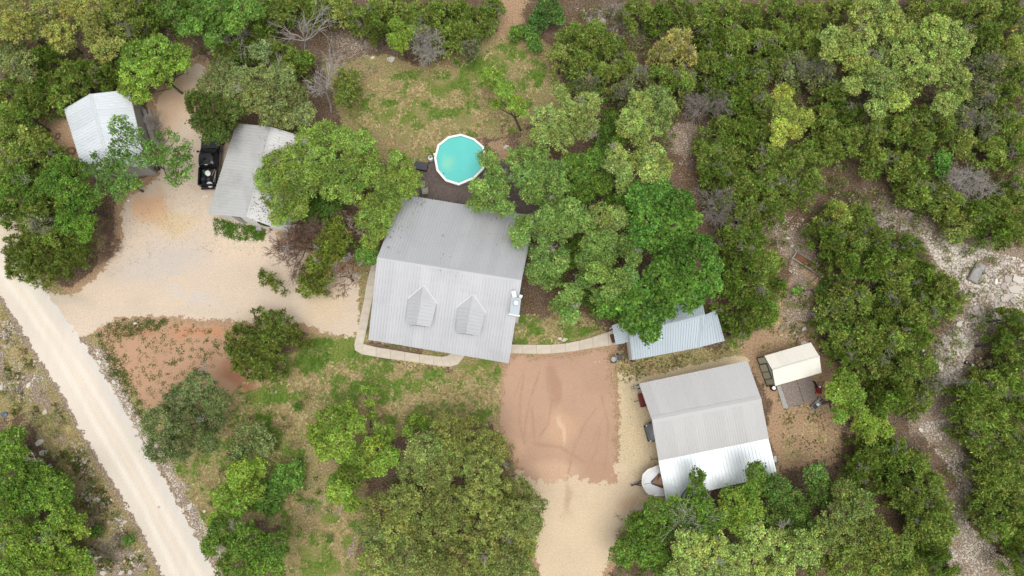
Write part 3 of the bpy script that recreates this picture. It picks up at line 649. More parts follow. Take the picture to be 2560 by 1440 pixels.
# ---- small house under the big green tree: pale blue roof
def bluehouse():
    px6 = [(1558, 740), (1573, 834), (1581, 900), (1746, 700), (1762, 786), (1752, 868)]
    r_ = gable('cottage', 'small cottage with pale blue metal roof, mostly under the big deep green tree', 'cottage', px6, [2.5, 3.35, 2.5, 2.5, 3.35, 2.5], M_blue_roof, M_wallw, .9, 4, .12)
    root, roof, wall, Q, Wq, loc = r_
    # ribbed addition on the right
    x = [P(1745, 869, 2.52), P(1812, 852, 2.5), P(1790, 775, 3.1), P(1751, 792, 3.38)]
    mb = MB(); V = [v+Vector((0, 0, -.03)) for v in x]; V += [v+Vector((0, 0, -.12)) for v in x]
    mb.add([v-loc for v in V], [(0, 1, 2, 3), (7, 6, 5, 4), (0, 4, 5, 1), (1, 5, 6, 2), (2, 6, 7, 3), (3, 7, 4, 0)]); ad = mb.build('addition_roof', M_trim, root)
    slope(ad, loc, x[0], x[1], x[3], x[2], .8, 3, M_blue_roof, hrib=.05)
    g2 = [v.copy() for v in x]; c_ = sum(g2, Vector())/4; mb = MB(); mb.prism([((v.x-c_.x)*.9+c_.x-loc.x, (v.y-c_.y)*.9+c_.y-loc.y) for v in g2], 0, 2.4); mb.build('addition_wall', M_wallw, root)
    # porch roof at the left
    y = [P(1540, 862, 2.15), P(1530, 813, 2.25), P(1573, 800, 2.5), P(1578, 852, 2.45)]
    mb = MB(); V = [v+Vector((0, 0, -.03)) for v in y]; V += [v+Vector((0, 0, -.1)) for v in y]
    mb.add([v-loc for v in V], [(0, 1, 2, 3), (7, 6, 5, 4), (0, 4, 5, 1), (1, 5, 6, 2), (2, 6, 7, 3), (3, 7, 4, 0)]); pr = mb.build('porch_roof', M_trim, root)
    slope(pr, loc, y[0], y[1], y[3], y[2], .65, 3, M_blue_roof)
    for v in (y[0], y[1]):
        p_ = v.lerp(sum(y, Vector())/4, .12)-loc; mb = MB(); mb.box(p_.x-.05, p_.x+.05, p_.y-.05, p_.y+.05, 0, 2.1); mb.build('porch_post', M_white, root)
    # west wall seen as a white strip
    return root
bluehouse()
p_ = P(1532, 846, .1); mb = MB(); mb.box(-.2, .2, -.42, .42, 0, .03, None, .008); tag(mb.build('doormat', M_mat, None, (p_.x, p_.y, .095), rz=R_(14)), 'dark brown doormat at the right end of the concrete walk by the cottage porch', 'doormat')

# ================================================================== POOL AND DECK
pc = P(1149.5, 399, 1.25); proot = empty('swimming_pool', (pc.x, pc.y, 0), 0, 'round above-ground pool with turquoise water and white twelve sided rim', 'pool')
vs_px = [(980+x/5.76, 310+y/5.76) for x, y in ((990, 140), (1185, 205), (1325, 325), (1345, 460), (1330, 640), (1190, 785), (960, 883), (768, 822), (640, 672), (606, 490), (655, 298), (808, 178))]
OUT = [P(x, y, 1.25) for x, y in vs_px]; C0 = sum(OUT, Vector())/12
# regularise a little
OUT = [C0+(v-C0)*1.0 for v in OUT]; INN = [C0+(v-C0)*.915 for v in OUT]
for i in range(12):
    j = (i+1) % 12; a, b, c_, d_ = OUT[i], OUT[j], INN[j], INN[i]; mb = MB()
    mb.prism([(v.x-pc.x, v.y-pc.y) for v in (a, b, c_, d_)][::-1], 1.2, 1.26); mb.build('rim_section', M_white, proot)
    mb = MB(); k = .975; A, B = C0+(a-C0)*k, C0+(b-C0)*k; mb.prism([(v.x-pc.x, v.y-pc.y) for v in (A, B, C0+(B-C0)*.985, C0+(A-C0)*.985)][::-1], 0, 1.199); mb.build('side_panel', M_wallg, proot)
s = NT('pool_water'); p = s.pos(); n0 = s.noise(.33, 2, .5, p); n1 = s.noise(3, 4, .6, p)
w = s.ramp(n0, [(.36, L(112, 205, 196)), (.5, L(100, 206, 202)), (.6, L(128, 214, 188)), (.7, L(168, 222, 168))]); w = s.ramp(n0, [(.3, L(96, 196, 186)), (.7, L(104, 208, 206))]); vd = s.new('ShaderNodeVectorMath', operation='DISTANCE'); pp_ = P(1122, 408, 1.1); vd.inputs[1].default_value = pp_; s.link(p, vd.inputs[0])
dsk = s.math('ADD', vd.outputs['Value'], s.math('MULTIPLY_ADD', s.noise(1.2, 4, .6, p), 1.6, -.8)); w = s.mix(s.ramp(dsk, [(.15, (.32, .32, .32)), (1.3, (0, 0, 0))]), w, L(172, 222, 164))
w = s.mix(s.ramp(s.noise(6, 5, .7, p), [(.56, (0, 0, 0)), (.75, (.4, .4, .4))]), w, L(70, 168, 156))
s.link(w, s.b.inputs['Base Color']); s.b.inputs['Roughness'].default_value = .06; s.bump(s.noise(7, 3, .5, p), .25, .02)
mb = MB(); mb.prism([(C0.x+(v.x-C0.x)*.955-pc.x, C0.y+(v.y-C0.y)*.955-pc.y) for v in OUT][::-1], .9, 1.1); mb.build('water', s.m, proot)
mb = MB(); q = P(1109, 434, 1.11)-Vector((pc.x, pc.y, 0)); mb.cyl((q.x, q.y), .07, 1.1, 1.12, 12); mb.build('drain_cover', simple('teal_plastic', L(30, 120, 112), .5), proot)
for nm, x, y, lab, cat in (('pool_filter', 1077, 397, 'white round pool filter tank left of the pool rim', 'pool filter'),):
    b_ = P(x, y, .5); r = empty(nm, (b_.x, b_.y, 0), 0, lab, cat); mb = MB(); mb.cyl((0, 0), .27, .1, .8, 16, .25); mb.cyl((0, 0), .25, .8, .92, 16, .1); mb.build('tank', M_white, r, smooth=False)
    mb = MB(); mb.cyl((0, 0), .09, .92, 1.05, 10); mb.tube([(0, 0, 1.0), (.2, .05, 1.02), (.3, .05, .6)], .03); mb.build('valve', M_dgrey, r); mb = MB(); mb.box(-.3, .45, -.5, -.26, .02, .3, None, .03); mb.build('pump', M_black, r)
    mb = MB(); mb.tube([(.1, -.4, .25), (.35, -.3, .3), (.45, .1, .4), (.6, .15, .7)], .035); mb.build('hose', M_gwood, r)
b_ = P(1087, 386, 1.1); mb = MB(); mb.box(-.13, .13, -.12, .12, .55, 1.18, None, .03); tag(mb.build('pool_skimmer', M_white, None, (b_.x, b_.y, 0)), 'small white skimmer box hooked on the upper left of the pool rim', 'skimmer')
# ladder (black) on the right side of pool
b_ = P(1216, 383, .9); r = empty('pool_ladder', (b_.x, b_.y, 0), R_(10), 'black pool ladder standing at the right side of the pool', 'ladder')
for sx in (-.22, .22): mb = MB(); mb.tube([(.25, sx, 0), (.05, sx, 1.5), (-.1, sx, 1.6), (-.25, sx, 1.45), (-.3, sx, .9)], .035); mb.build('rail', M_black, r)
for k in range(4): mb = MB(); mb.box(.02+.04*(3-k), .2+.04*(3-k), -.22, .22, .25+.3*k, .3+.3*k); mb.build('step', M_black, r)
# deck: joined planks, with steps
DZ = .55; dq = [(1030, 422), (1075, 408), (1092, 410), (1300, 396), (1345, 402), (1345, 560), (1000, 500)]
def clipx(poly, y):
    xs_ = []
    for i in range(len(poly)):
        (x0, y0), (x1, y1) = poly[i], poly[(i+1) % len(poly)]
        if (y0 > y) != (y1 > y): xs_.append(x0+(y-y0)/(y1-y0)*(x1-x0))
    xs_.sort(); return xs_
hu = (B1-B0); hu.z = 0; hu.normalize(); hv = Vector((-hu.y, hu.x, 0)); DL = P(1150, 470, DZ); DL = Vector((DL.x, DL.y, 0))
dpoly = [((P(x, y, DZ)-DL).dot(hu), (P(x, y, DZ)-DL).dot(hv)) for x, y in dq]; deck = empty('deck', DL, 0, 'dark brown plank deck between the pool and the house', 'deck')
m_ = Matrix(((hu.x, hv.x, 0, 0), (hu.y, hv.y, 0, 0), (0, 0, 1, 0), (0, 0, 0, 1))); mb = MB(); y = min(p[1] for p in dpoly); ym = max(p[1] for p in dpoly)
while y < ym-.02:
    xx = clipx(dpoly, y+.07)
    if len(xx) >= 2:
        a = xx[0]; 
        while a < xx[-1]-.1:
            b = min(xx[-1], a+random.uniform(2.5, 4.5)); pxm = m_ @ Vector(((a+b)/2, y+.07, DZ))
            mb.box(a+.006, b-.006, y+.010, y+.130, DZ-.03+random.uniform(-.004, .004), DZ+random.uniform(-.003, .003), m_); a = b
    y += .14
o = mb.build('plank', M_wood, deck); o['kind'] = 'stuff'
mb = MB(); 
for (x, y) in dpoly: mb.box(x*.96-.06, x*.96+.06, y*.94-.06, y*.94+.06, 0, DZ-.04, m_)
mb.build('support_post', M_bwood, deck); 
def small_at(name, px, py, z, rz, label, cat, group=None): 
    b = P(px, py, z); return empty(name, b, rz, label, cat, group)
# dark storage box, chairs on the deck
r = small_at('storage_box', 1054, 419, DZ, R_(-10), 'dark grey lidded storage box at the deck corner left of the pool', 'storage box')
mb = MB(); mb.box(-.6, .6, -.36, .36, 0, .5, None, .02); mb.build('body', M_black, r); mb = MB(); mb.box(-.64, .64, -.4, .4, .5, .57, None, .02); mb.build('lid', M_dgrey, r)
mb = MB(); mb.tube([(0, 0, 0), (.1, .5, .9)], .025); o = mb.build('pole', M_white, None, small_at.__globals__['P'](1037, 415, .6)); tag(o, 'white pole leaning at the left end of the dark storage box', 'pole')
def deck_chair(px, py, rz, label, mat):
    r = small_at('patio_chair', px, py, DZ, rz, label, 'chair', 'patio chairs at the lower left deck corner')
    mb = MB(); mb.box(-.3, .3, -.3, .3, .38, .43, None, .01); mb.build('seat', mat, r); mb = MB(); mb.box(-.3, .3, .3, .35, .42, .95, Matrix.Rotation(R_(-8), 4, 'X'), .01); mb.build('backrest', mat, r)
    for sx in (-.27, .27):
        for sy in (-.27, .27): mb = MB(); mb.box(sx-.025, sx+.025, sy-.025, sy+.025, 0, .4); mb.build('leg', mat, r)
        mb = MB(); mb.box(sx-.035, sx+.035, -.3, .32, .6, .64); mb.build('armrest', mat, r)
deck_chair(1056, 464, R_(85), 'grey patio chair, upper of the two beside the lime tree on the deck', M_gwood)
deck_chair(1064, 480, R_(190), 'grey patio chair, lower of the two next to the house eave', M_gwood)
r = small_at('patio_table', 1238, 428, DZ, 0, 'round grey patio table under the tree right of the pool', 'table'); mb = MB(); mb.cyl((0, 0), .42, .68, .72, 20); mb.build('tabletop', M_dgrey, r); mb = MB(); mb.cyl((0, 0), .05, 0, .68, 8); mb.cyl((0, 0), .25, 0, .03, 12); mb.build('pedestal', M_dgrey, r)
for (px, py, rz, lb) in ((1258, 432, -100, 'white plastic chair nearest the round patio table under the tree'), (1278, 446, 140, 'white plastic chair lower right of the round patio table')):
    r = small_at('plastic_chair', px, py, DZ, R_(rz), lb, 'chair', 'white plastic chairs under the tree by the pool')
    mb = MB(); mb.box(-.25, .25, -.25, .25, .4, .44, None, .01); mb.build('seat', M_white, r); mb = MB(); mb.box(-.25, .25, .24, .28, .44, .9, None, .01); mb.build('backrest', M_white, r)
    for sx in (-.22, .22):
        for sy in (-.22, .22): mb = MB(); mb.cyl((sx, sy), .025, 0, .4, 6); mb.build('leg', M_white, r)

# ================================================================== VEHICLES AND YARD THINGS
def wheel(parent, x, y, r=.38, w=.25, axis='x', mat=M_grey, z=None, name='wheel'):
    z = r if z is None else z; rot = Matrix.Translation((x, y, z)) @ (Matrix.Rotation(R_(90), 4, 'Y') if axis == 'x' else Matrix.Rotation(R_(90), 4, 'X') if axis == 'y' else Matrix())
    mb = MB(); 
    mb.loft([[rot @ Vector((rr*math.cos(a*math.pi/8), rr*math.sin(a*math.pi/8), zz)) for a in range(16)] for rr, zz in ((r*.6, -w/2), (r*.94, -w/2), (r, -w*.35), (r, w*.35), (r*.94, w/2), (r*.6, w/2))]); t = mb.build(name, M_rubber, parent)
    mb = MB(); mb.loft([[rot @ Vector((rr*math.cos(a*math.pi/6), rr*math.sin(a*math.pi/6), zz)) for a in range(12)] for rr, zz in ((r*.6, -w*.51), (r*.25, -w*.55), (r*.25, w*.55), (r*.6, w*.51))]); mb.build('rim', mat, t); return t
# black pickup; local +y = front (up in the photograph)
cp = P(526, 398, .9); tr = empty('pickup_truck', (cp.x, cp.y, 0), R_(1.5), 'black pickup truck with junk in its open bed, parked beside the garage', 'pickup truck')
def ring(y, x, z0, z1, b=.12): return [(-x, y, z0+b), (-x+b, y, z0), (x-b, y, z0), (x, y, z0+b), (x, y, z1-b), (x-b, y, z1), (-x+b, y, z1), (-x, y, z1-b)]
mb = MB(); mb.loft([ring(.45, .95, .45, 1.12), ring(.6, .98, .4, 1.15), ring(1.2, .98, .4, 1.14), ring(2.6, .96, .4, 1.08), ring(3.0, .92, .45, 1.0), ring(3.1, .8, .5, .9)]); mb.build('hood', M_blackpaint, tr, smooth=False)
mb = MB(); mb.loft([ring(-.95, .97, .45, 1.2, .08), ring(.6, .97, .45, 1.2, .08)]); mb.build('cab_side', M_blackpaint, tr)
mb = MB(); mb.loft([[(-.92, -.92, 1.2), (.92, -.92, 1.2), (.92, 1.0, 1.15), (-.92, 1.0, 1.15)], [(-.76, -.76, 1.7), (.76, -.76, 1.7), (.74, .35, 1.7), (-.74, .35, 1.7)]]); mb.build('cab_glass', M_glass, tr)
def curved_roof():
    V = []; F = []; nx_, ny_ = 8, 8
    for j in range(ny_+1):
        for i in range(nx_+1):
            u = i/nx_*2-1; v = j/ny_*2-1; x = .8*u*(1-.05*v*v); y = -.23+.62*v; z = 1.82-.07*u*u*u*u-.05*v*v*v*v-.02*u*u; V.append((x, y, z))
    for j in range(ny_):
        for i in range(nx_): a = j*(nx_+1)+i; F.append((a, a+1, a+nx_+2, a+nx_+1))
    m2 = MB(); m2.add(V, F); rim_ = [i for i in range(nx_+1)]+[(j+1)*(nx_+1)-1 for j in range(1, ny_+1)]+[ny_*(nx_+1)+i for i in range(nx_-1, -1, -1)]+[j*(nx_+1) for j in range(ny_-1, 0, -1)]
    o = len(m2.v); low = [(V[i][0]*1.02, V[i][1]*1.02, 1.66) for i in rim_]; m2.v += low; n = len(rim_)
    for k in range(n): m2.f.append((rim_[k], o+k, o+(k+1) % n, rim_[(k+1) % n]))
    return m2
curved_roof().build('cab_roof', M_blackpaint, tr, smooth=True)
for sx in (-1, 1):
    mb = MB(); mb.box(min(sx*.99, sx*.84), max(sx*.99, sx*.84), -2.75, -.95, .5, 1.28, None, .03); mb.build('bed_side', M_blackpaint, tr)
    mb = MB(); mb.box(min(sx*1.0, sx*1.22), max(sx*1.0, sx*1.22), .62, .76, 1.15, 1.4, None, .03); mb.build('side_mirror', M_black, tr)
    mb = MB(); mb.box(min(sx*.62, sx*.9), max(sx*.62, sx*.9), 2.98, 3.08, .72, .92, None, .02); mb.build('headlight', M_white, tr)
    for y in (-1.85, 2.05): wheel(tr, sx*.86, y)
mb = MB(); mb.box(-.84, .84, -2.78, -2.68, .5, 1.26, None, .02); mb.build('tailgate', M_blackpaint, tr); mb = MB(); mb.box(-.9, .9, -3.02, -2.82, .45, .68, None, .04); mb.build('rear_bumper', M_black, tr)
mb = MB(); mb.box(-.84, .84, -2.68, -.95, .7, .76); mb.build('bed_floor', M_black, tr); mb = MB(); mb.box(-.14, .14, -.91, -.86, 1.74, 1.79); mb.build('brake_light', M_white, tr)
mb = MB(); mb.loft([[(-.75, .42, 1.66), (.75, .42, 1.66), (.75, .44, 1.68), (-.75, .44, 1.68)], [(-.88, 1.02, 1.18), (.88, 1.02, 1.18), (.88, 1.04, 1.2), (-.88, 1.04, 1.2)]]); mb.build('windshield', M_glass, tr)
mb = MB(); mb.box(-.95, .95, 3.05, 3.2, .45, .7, None, .05); mb.build('front_bumper', M_grey, tr)
R0t = tr.matrix_basis.copy()
def in_bed(name, x, y, z, label, cat, f):
    w = R0t @ Vector((x, y, z)); r = empty(name, w, random.uniform(-.3, .3), label, cat); f(r); return r
def f_bucket(r):
    mb = MB(); mb.cyl((0, 0), .16, 0, .4, 14, .2); mb.build('bucket_body', simple('blue_plastic', L(34, 50, 74), .5), r)
in_bed('bucket', -.5, -2.15, .77, 'dark blue bucket at the lower left of the pickup bed', 'bucket', f_bucket)
def f_green(r): mb = MB(); mb.box(-.09, .09, -.22, .22, 0, .22, Matrix.Rotation(R_(25), 4, 'Z'), .02); mb.build('body', simple('green_plastic', L(60, 130, 74), .5), r)
in_bed('jug', -.52, -1.35, .77, 'green jug at the upper left of the pickup bed', 'jug', f_green)
def f_gas(r):
    mb = MB(); mb.box(-.17, .17, -.14, .14, 0, .34, None, .03); mb.build('body', M_dgrey, r)
in_bed('fuel_can', .0, -2.15, .77, 'grey can in the middle of the pickup bed below the white dish', 'can', f_gas)
for k, (x0, y0, l, a) in enumerate(((.45, -1.9, .9, 85), (.55, -1.8, 1.0, 95), (.35, -1.4, .7, 70), (.2, -1.25, .6, 8), (.62, -1.6, .8, 88), (.1, -1.5, .5, 40))):
    m = Matrix.Rotation(R_(a), 4, 'Z'); mb = MB(); mb.box(-l/2, l/2, -.03, .03, 0, .04, m); tag(mb.build('scrap_board', M_bwood if k % 2 else M_gwood, None, R0t @ Vector((x0, y0, .78+.045*k))), ('lowest grey scrap board along the right side of the pickup bed', 'brown scrap board nearest the right wall of the pickup bed', 'grey scrap board standing left of the others in the pickup bed', 'short brown scrap board lying across the bed behind the cab', 'grey scrap board at the upper right corner of the pickup bed', 'small brown scrap board lying diagonally in the pickup bed')[k], 'board', 'scrap boards in the pickup bed')
def dish(name, px, py, h, d, label, rx, rz, mat=M_white, mast=.5):
    r = empty(name, P(px, py, h), rz, label, 'satellite dish'); mb = MB(); rings = [[(rr*math.cos(a*math.pi/10), rr*math.sin(a*math.pi/10), zz) for a in range(20)] for rr, zz in ((.02, 0), (d*.25, .015), (d*.5, .07), (d*.5, .055), (d*.25, -.005), (.02, -.02))]
    mb.loft(rings); mb.build('reflector', mat, r, smooth=True).rotation_euler = (rx, 0, 0); mb = MB(); mb.tube([(0, 0, 0), (0, .28, .06), (0, .45, .02)], .02); mb.build('arm', M_grey, r)
    if mast: mb = MB(); mb.tube([(0, 0, -.02), (0, 0, -mast)], .025); mb.build('mast', M_grey, r)
    return r
dish('satellite_dish', 520, 433, 1.2, .55, 'white satellite dish lying in the middle of the pickup bed', R_(25), 0, mast=.35)
dish('satellite_dish', 525, 461, .85, .6, 'white satellite dish propped against the pickup tailgate', R_(40), 0, mast=.8)
r = small_at('antenna_mast', 514, 487, .02, 0, 'thin white broken antenna lying on the drive below the pickup', 'antenna')
mb = MB(); mb.tube([(-.1, .35, .1), (.05, 0, .04)], .02); mb.build('arm', M_white, r); mb = MB(); mb.tube([(-.3, -.15, .03), (.3, -.05, .03)], .018); mb.tube([(-.3, -.22, .03), (.28, -.2, .03)], .018); mb.tube([(.05, 0, .03), (.1, -.25, .03)], .018); mb.build('crossbar', M_white, r)
# dark car nose under the workshop eave
cb = P(1672, 1070, .6); cr = empty('parked_car', (cb.x, cb.y, 0), R_(104.0), 'dark grey car parked under the workshop roof, only its nose showing', 'car')
mb = MB(); mb.loft([ring(-2.3, .7, .4, .8), ring(-2.0, .88, .3, .95), ring(-.6, .92, .28, .98), ring(1.0, .92, .28, .98), ring(1.9, .84, .3, .86), ring(2.15, .6, .4, .7)]); mb.build('body', simple('silver_car_paint', L(120, 124, 126), .25, .4), cr, smooth=True)
mb = MB(); mb.loft([[(-.8, -1.6, .95), (.8, -1.6, .95), (.8, 1.05, .95), (-.8, 1.05, .95)], [(-.62, -1.0, 1.4), (.62, -1.0, 1.4), (.62, .4, 1.4), (-.62, .4, 1.4)]]); mb.build('glasshouse', M_glass, cr)
for sx in (-1, 1):
    mb = MB(); mb.box(min(sx*.5, sx*.78), max(sx*.5, sx*.78), 1.86, 2.02, .6, .78, None, .03); mb.build('headlight', M_white, cr)
    for y in (-1.4, 1.3): wheel(cr, sx*.82, y, .32, .2)
mb = MB(); mb.box(-.75, .75, 1.95, 2.2, .3, .5, None, .05); mb.build('bumper', M_black, cr)
# boat on trailer under the lean-to. local +y = bow (left in photo)
bb = P(1666, 1196, .9); br = empty('motor_boat', (bb.x, bb.y, .0), R_(102), 'white motor boat on a trailer, bow sticking out from the lean-to', 'boat'); br.scale = (1.15, 1.15, 1.0)
def hull(y, w, z0, z1): return [(-w*.35, y, z0), (w*.35, y, z0), (w*.9, y, z0+(z1-z0)*.55), (w, y, z1), (-w, y, z1), (-w*.9, y, z0+(z1-z0)*.55)]
mb = MB(); mb.loft([hull(-3.4, 1.0, .55, 1.3), hull(-1, 1.12, .5, 1.35), hull(.6, 1.12, .52, 1.4), hull(1.35, 1.02, .6, 1.43), hull(1.8, .78, .7, 1.44), hull(2.02, .42, .85, 1.45)]); mb.build('hull', M_gel, br, smooth=False)
mb = MB(); N_ = 9
decks = [(-.3, 1.02), (.6, 1.02), (1.25, .92), (1.68, .7), (1.9, .36)]
rings = []
for (y, w) in decks: rings.append([(w*math.cos(math.pi*k/N_), y, 1.42+.12*math.sin(math.pi*k/N_)) for k in range(N_+1)]+[(-w, y, 1.38), (w, y, 1.38)])
mb.loft(rings); mb.build('foredeck', M_gel, br)
mb = MB(); mb.tube([(-1.1, -3.2, 1.36), (-1.14, .6, 1.44), (-1.02, 1.38, 1.46), (-.74, 1.85, 1.47), (0, 2.08, 1.47), (.74, 1.85, 1.47), (1.02, 1.38, 1.46), (1.14, .6, 1.44), (1.1, -3.2, 1.36)], .045); mb.build('gunwale', M_white, br)
mb = MB(); mb.loft([[(-.55, .62, 1.56), (.55, .62, 1.56), (.0, 1.3, 1.58), (-.02, 1.3, 1.58)], [(-.5, .35, 1.78), (.5, .35, 1.78), (0, .95, 1.62), (-.02, .95, 1.62)]]); mb.build('windshield', M_amber, br)
mb = MB(); mb.prism([(-.62, .55), (.62, .55), (.1, 1.38), (-.1, 1.38)], 1.5, 1.575); mb.build('bow_hatch', M_dgrey, br)
mb = MB(); mb.box(-.9, .9, -3.3, -.4, 1.3, 1.36); mb.build('cockpit_cover', M_gel, br)
mb = MB(); mb.tube([(-.02, .4, 1.59), (0, 1.95, 1.57)], .015); mb.tube([(-.9, .45, 1.5), (.9, .45, 1.5)], .012); mb.build('deck_seam', M_grey, br)
tb = empty('boat_trailer', (bb.x, bb.y, 0), R_(102), 'galvanised boat trailer with tongue and jack under the white boat', 'trailer')
mb = MB()
for sx in (-.6, .6): mb.tube([(sx, -3, .42), (sx, 1.2, .42), (0, 2.9, .42)], .05)
mb.tube([(0, 1.6, .42), (0, 3.1, .42)], .05); mb.build('frame', M_dgrey, tb); mb = MB(); mb.cyl((.15, 2.75), .035, .05, .85, 8); mb.tube([(.15, 2.75, .85), (.3, 2.75, .85)], .02); mb.build('jack', M_grey, tb)
mb = MB(); mb.box(-.08, .08, 3.0, 3.25, .36, .48, None, .02); mb.build('coupler', M_dgrey, tb)
for sx in (-.95, .95): wheel(tb, sx, -1.6, .3, .18)
# red trailer and post
q = P(1606, 1000, .7); r = empty('utility_trailer', (q.x, q.y, 0), R_(11), 'dark red utility trailer poking out from the workshop upper left corner', 'trailer')
mb = MB(); mb.box(-.2, 1.6, -.6, .6, .5, .56); mb.build('bed', M_dred, r)
for nm, a in (('side_rail', (-.24, 1.6, -.64, -.6)), ('side_rail', (-.24, 1.6, .6, .64)), ('front_rail', (-.28, -.22, -.64, .64))): mb = MB(); mb.box(*a, .45, .85); mb.build(nm, M_dred, r)
mb = MB(); mb.tube([(-.28, 0, .48), (-.75, 0, .46)], .035); mb.build('tongue', M_dgrey, r)
for sy in (-.72, .72): wheel(r, .8, sy, .28, .16, 'y')
q = P(1590, 968, .3); r = empty('pressure_washer', (q.x, q.y, 0), R_(10), 'small grey cart at the upper left corner of the workshop', 'cart'); mb = MB(); mb.box(-.2, .45, -.12, .12, .2, .4, None, .03); mb.build('body', M_grey, r); mb = MB(); mb.tube([(-.2, -.1, .25), (-.55, -.1, .7), (-.55, .1, .7), (-.2, .1, .25)], .02); mb.build('handle', M_dgrey, r); wheel(r, .3, .18, .14, .06, 'y'); wheel(r, .3, -.18, .14, .06, 'y')
q = P(1632, 1148, .3); r = empty('sawhorse', (q.x, q.y, 0), R_(0), 'small rusty sawhorse between the car and the boat', 'sawhorse'); mb = MB(); mb.tube([(-.2, 0, .5), (.6, .04, .5)], .03); mb.build('beam', M_rust, r)
for sx in (-.15, .5):
    for sy in (-.18, .18): mb = MB(); mb.tube([(sx, 0, .5), (sx, sy, 0)], .02); mb.build('leg', M_rust, r)
# grill by the cottage
q = P(1540, 895, .4); r = empty('barbecue_grill', (q.x, q.y, 0), R_(12), 'barbecue cart with round pale cooker and dark box, left of the cottage corner', 'grill')
mb = MB(); mb.box(0.02, .48, -.24, .26, .3, .75, None, .03); mb.build('firebox', M_dgrey, r); mb = MB(); mb.box(.0, .5, -.26, .28, .75, .82, None, .03); mb.build('lid', M_dgrey, r)
mb = MB(); mb.box(-.5, 0, -.42, .06, .28, .36); mb.build('shelf', M_dgrey, r); mb = MB(); mb.torus((-.3, -.08, .72), .2, .03, 16, 6); mb.torus((-.3, -.08, .72), .1, .02, 12, 6); mb.build('cooker_rings', simple('pale_pink_metal', L(196, 184, 178), .5), r)
mb = MB(); mb.cyl((-.3, -.08), .21, .4, .7, 16); mb.build('cooker', M_grey, r); mb = MB(); mb.tube([(-.05, -.4, .84), (-.03, .45, .86)], .035); mb.build('handle_bar', M_grey, r)
for sx, sy in ((-.45, -.35), (-.45, .0), (.45, -.2), (.45, .22)): mb = MB(); mb.cyl((sx, sy), .02, 0, .4, 6); mb.build('leg', M_black, r)
# utility box in the grass, bag on the drive
q = P(1307, 819, 0); mb = MB(); mb.box(-.2, .2, -.14, .14, 0, .06, None, .01); tag(mb.build('valve_box', simple('grey_green_plastic', L(120, 122, 96), .7), None, q, rz=R_(-5)), 'grey green valve box lid set in the grass right of the house', 'valve box')
q = P(321, 502, 0); mb = MB(); mb.loft([[(.13*math.cos(a*.785)*k*random.uniform(.85, 1.1), .11*math.sin(a*.785)*k, z) for a in range(8)] for k, z in ((1, .01), (1.05, .08), (.7, .14), (.2, .16))]); tag(mb.build('plastic_bag', M_white, None, q), 'small crumpled white bag on the sandy drive', 'bag')
# things beside the cream shed
def pad(name, pts, z, mat, label, cat):
    q = [P(x, y, z) for x, y in pts]; c = sum(q, Vector())/len(q); mb = MB(); mb.prism([(v.x-c.x, v.y-c.y) for v in q][::-1], 0, z); return tag(mb.build(name, mat, None, (c.x, c.y, 0)), label, cat)
s = NT('worn_plywood'); p = s.pos(); n3 = s.noise(7, 5, .75, p); s.link(s.ramp(n3, [(.3, L(98, 84, 76)), (.5, L(136, 124, 118)), (.7, L(166, 158, 152))]), s.b.inputs['Base Color']); s.b.inputs['Roughness'].default_value = .9; M_ply = s.m
pf = empty('wood_platform', P(1995, 980), 0, 'worn grey brown platform of two panels below the cream shed', 'platform'); fl_ = Vector(pf.location)
for pts in (((1952, 962), (1991, 950), (2010, 1009), (1972, 1019)), ((1992, 950), (2028, 938), (2043, 1001), (2011, 1008.5))):
    q = [P(x, y, .15) for x, y in pts]; mb = MB(); mb.prism([(v.x-fl_.x, v.y-fl_.y) for v in q][::-1], .02, .15); mb.build('panel', M_ply, pf)
pad('concrete_ramp', [(1942, 966), (1952, 962), (1971.5, 1018.5), (1959, 1022)], .1, M_concg, 'narrow grey concrete strip along the left side of the worn platform', 'concrete strip')
q = P(1935, 970, .3); r = empty('spare_wheel', (q.x, q.y, 0), 0, 'black tyre with white hub at the lower left corner of the cream shed', 'wheel'); wheel(r, 0, 0, .3, .22, 'z', M_white, .2)
q = P(2035, 962, .1); mb = MB(); mb.tube([(-.15, .35, .2), (.05, .2, .22), (.14, 0, .2), (.12, -.3, .2)], [.05, .1, .1, .05]); tag(mb.build('tyre_piece', M_rubber, None, (q.x, q.y, 0)), 'curved black tyre strip at the top right of the platform', 'tyre piece')
q = P(2049, 975, .4); r = empty('lawn_mower', (q.x, q.y, 0), R_(-5), 'small red lawn mower right of the platform', 'mower'); mb = MB(); mb.loft([[(.26*math.cos(a*.628), .36*math.sin(a*.628), z) for a in range(10)] for z in (.15, .32)]+[[(.18*math.cos(a*.628), .26*math.sin(a*.628), .42) for a in range(10)]]); mb.build('deck', M_red, r)
mb = MB(); mb.cyl((0, -.02), .12, .42, .56, 12); mb.build('engine', M_dgrey, r); mb = MB(); mb.cyl((0, .3), .1, .35, .5, 10); mb.build('fuel_cap', M_white, r); mb = MB(); mb.tube([(-.2, .3, .3), (-.22, .75, .8), (.22, .75, .8), (.2, .3, .3)], .02); mb.build('handle', M_black, r)
for sx in (-.28, .28):
    for sy in (-.28, .26): wheel(r, sx, sy, .1, .06)
q = P(2043, 1010, .3); r = empty('hand_cart', (q.x, q.y, 0), R_(45), 'grey cart with a white lid standing beside the red mower', 'cart'); mb = MB(); mb.box(-.62, .62, -.27, .27, .15, .35, None, .03); mb.build('body', M_grey, r)
mb = MB(); mb.box(-.55, -.1, -.2, .2, .35, .38); mb.build('tray', M_dgrey, r); mb = MB(); mb.cyl((-.02, -.06), .14, .36, .42, 14); mb.build('lid', M_white, r); mb = MB(); mb.box(.35, .58, -.06, .06, .35, .4); mb.build('grip', M_dgrey, r)
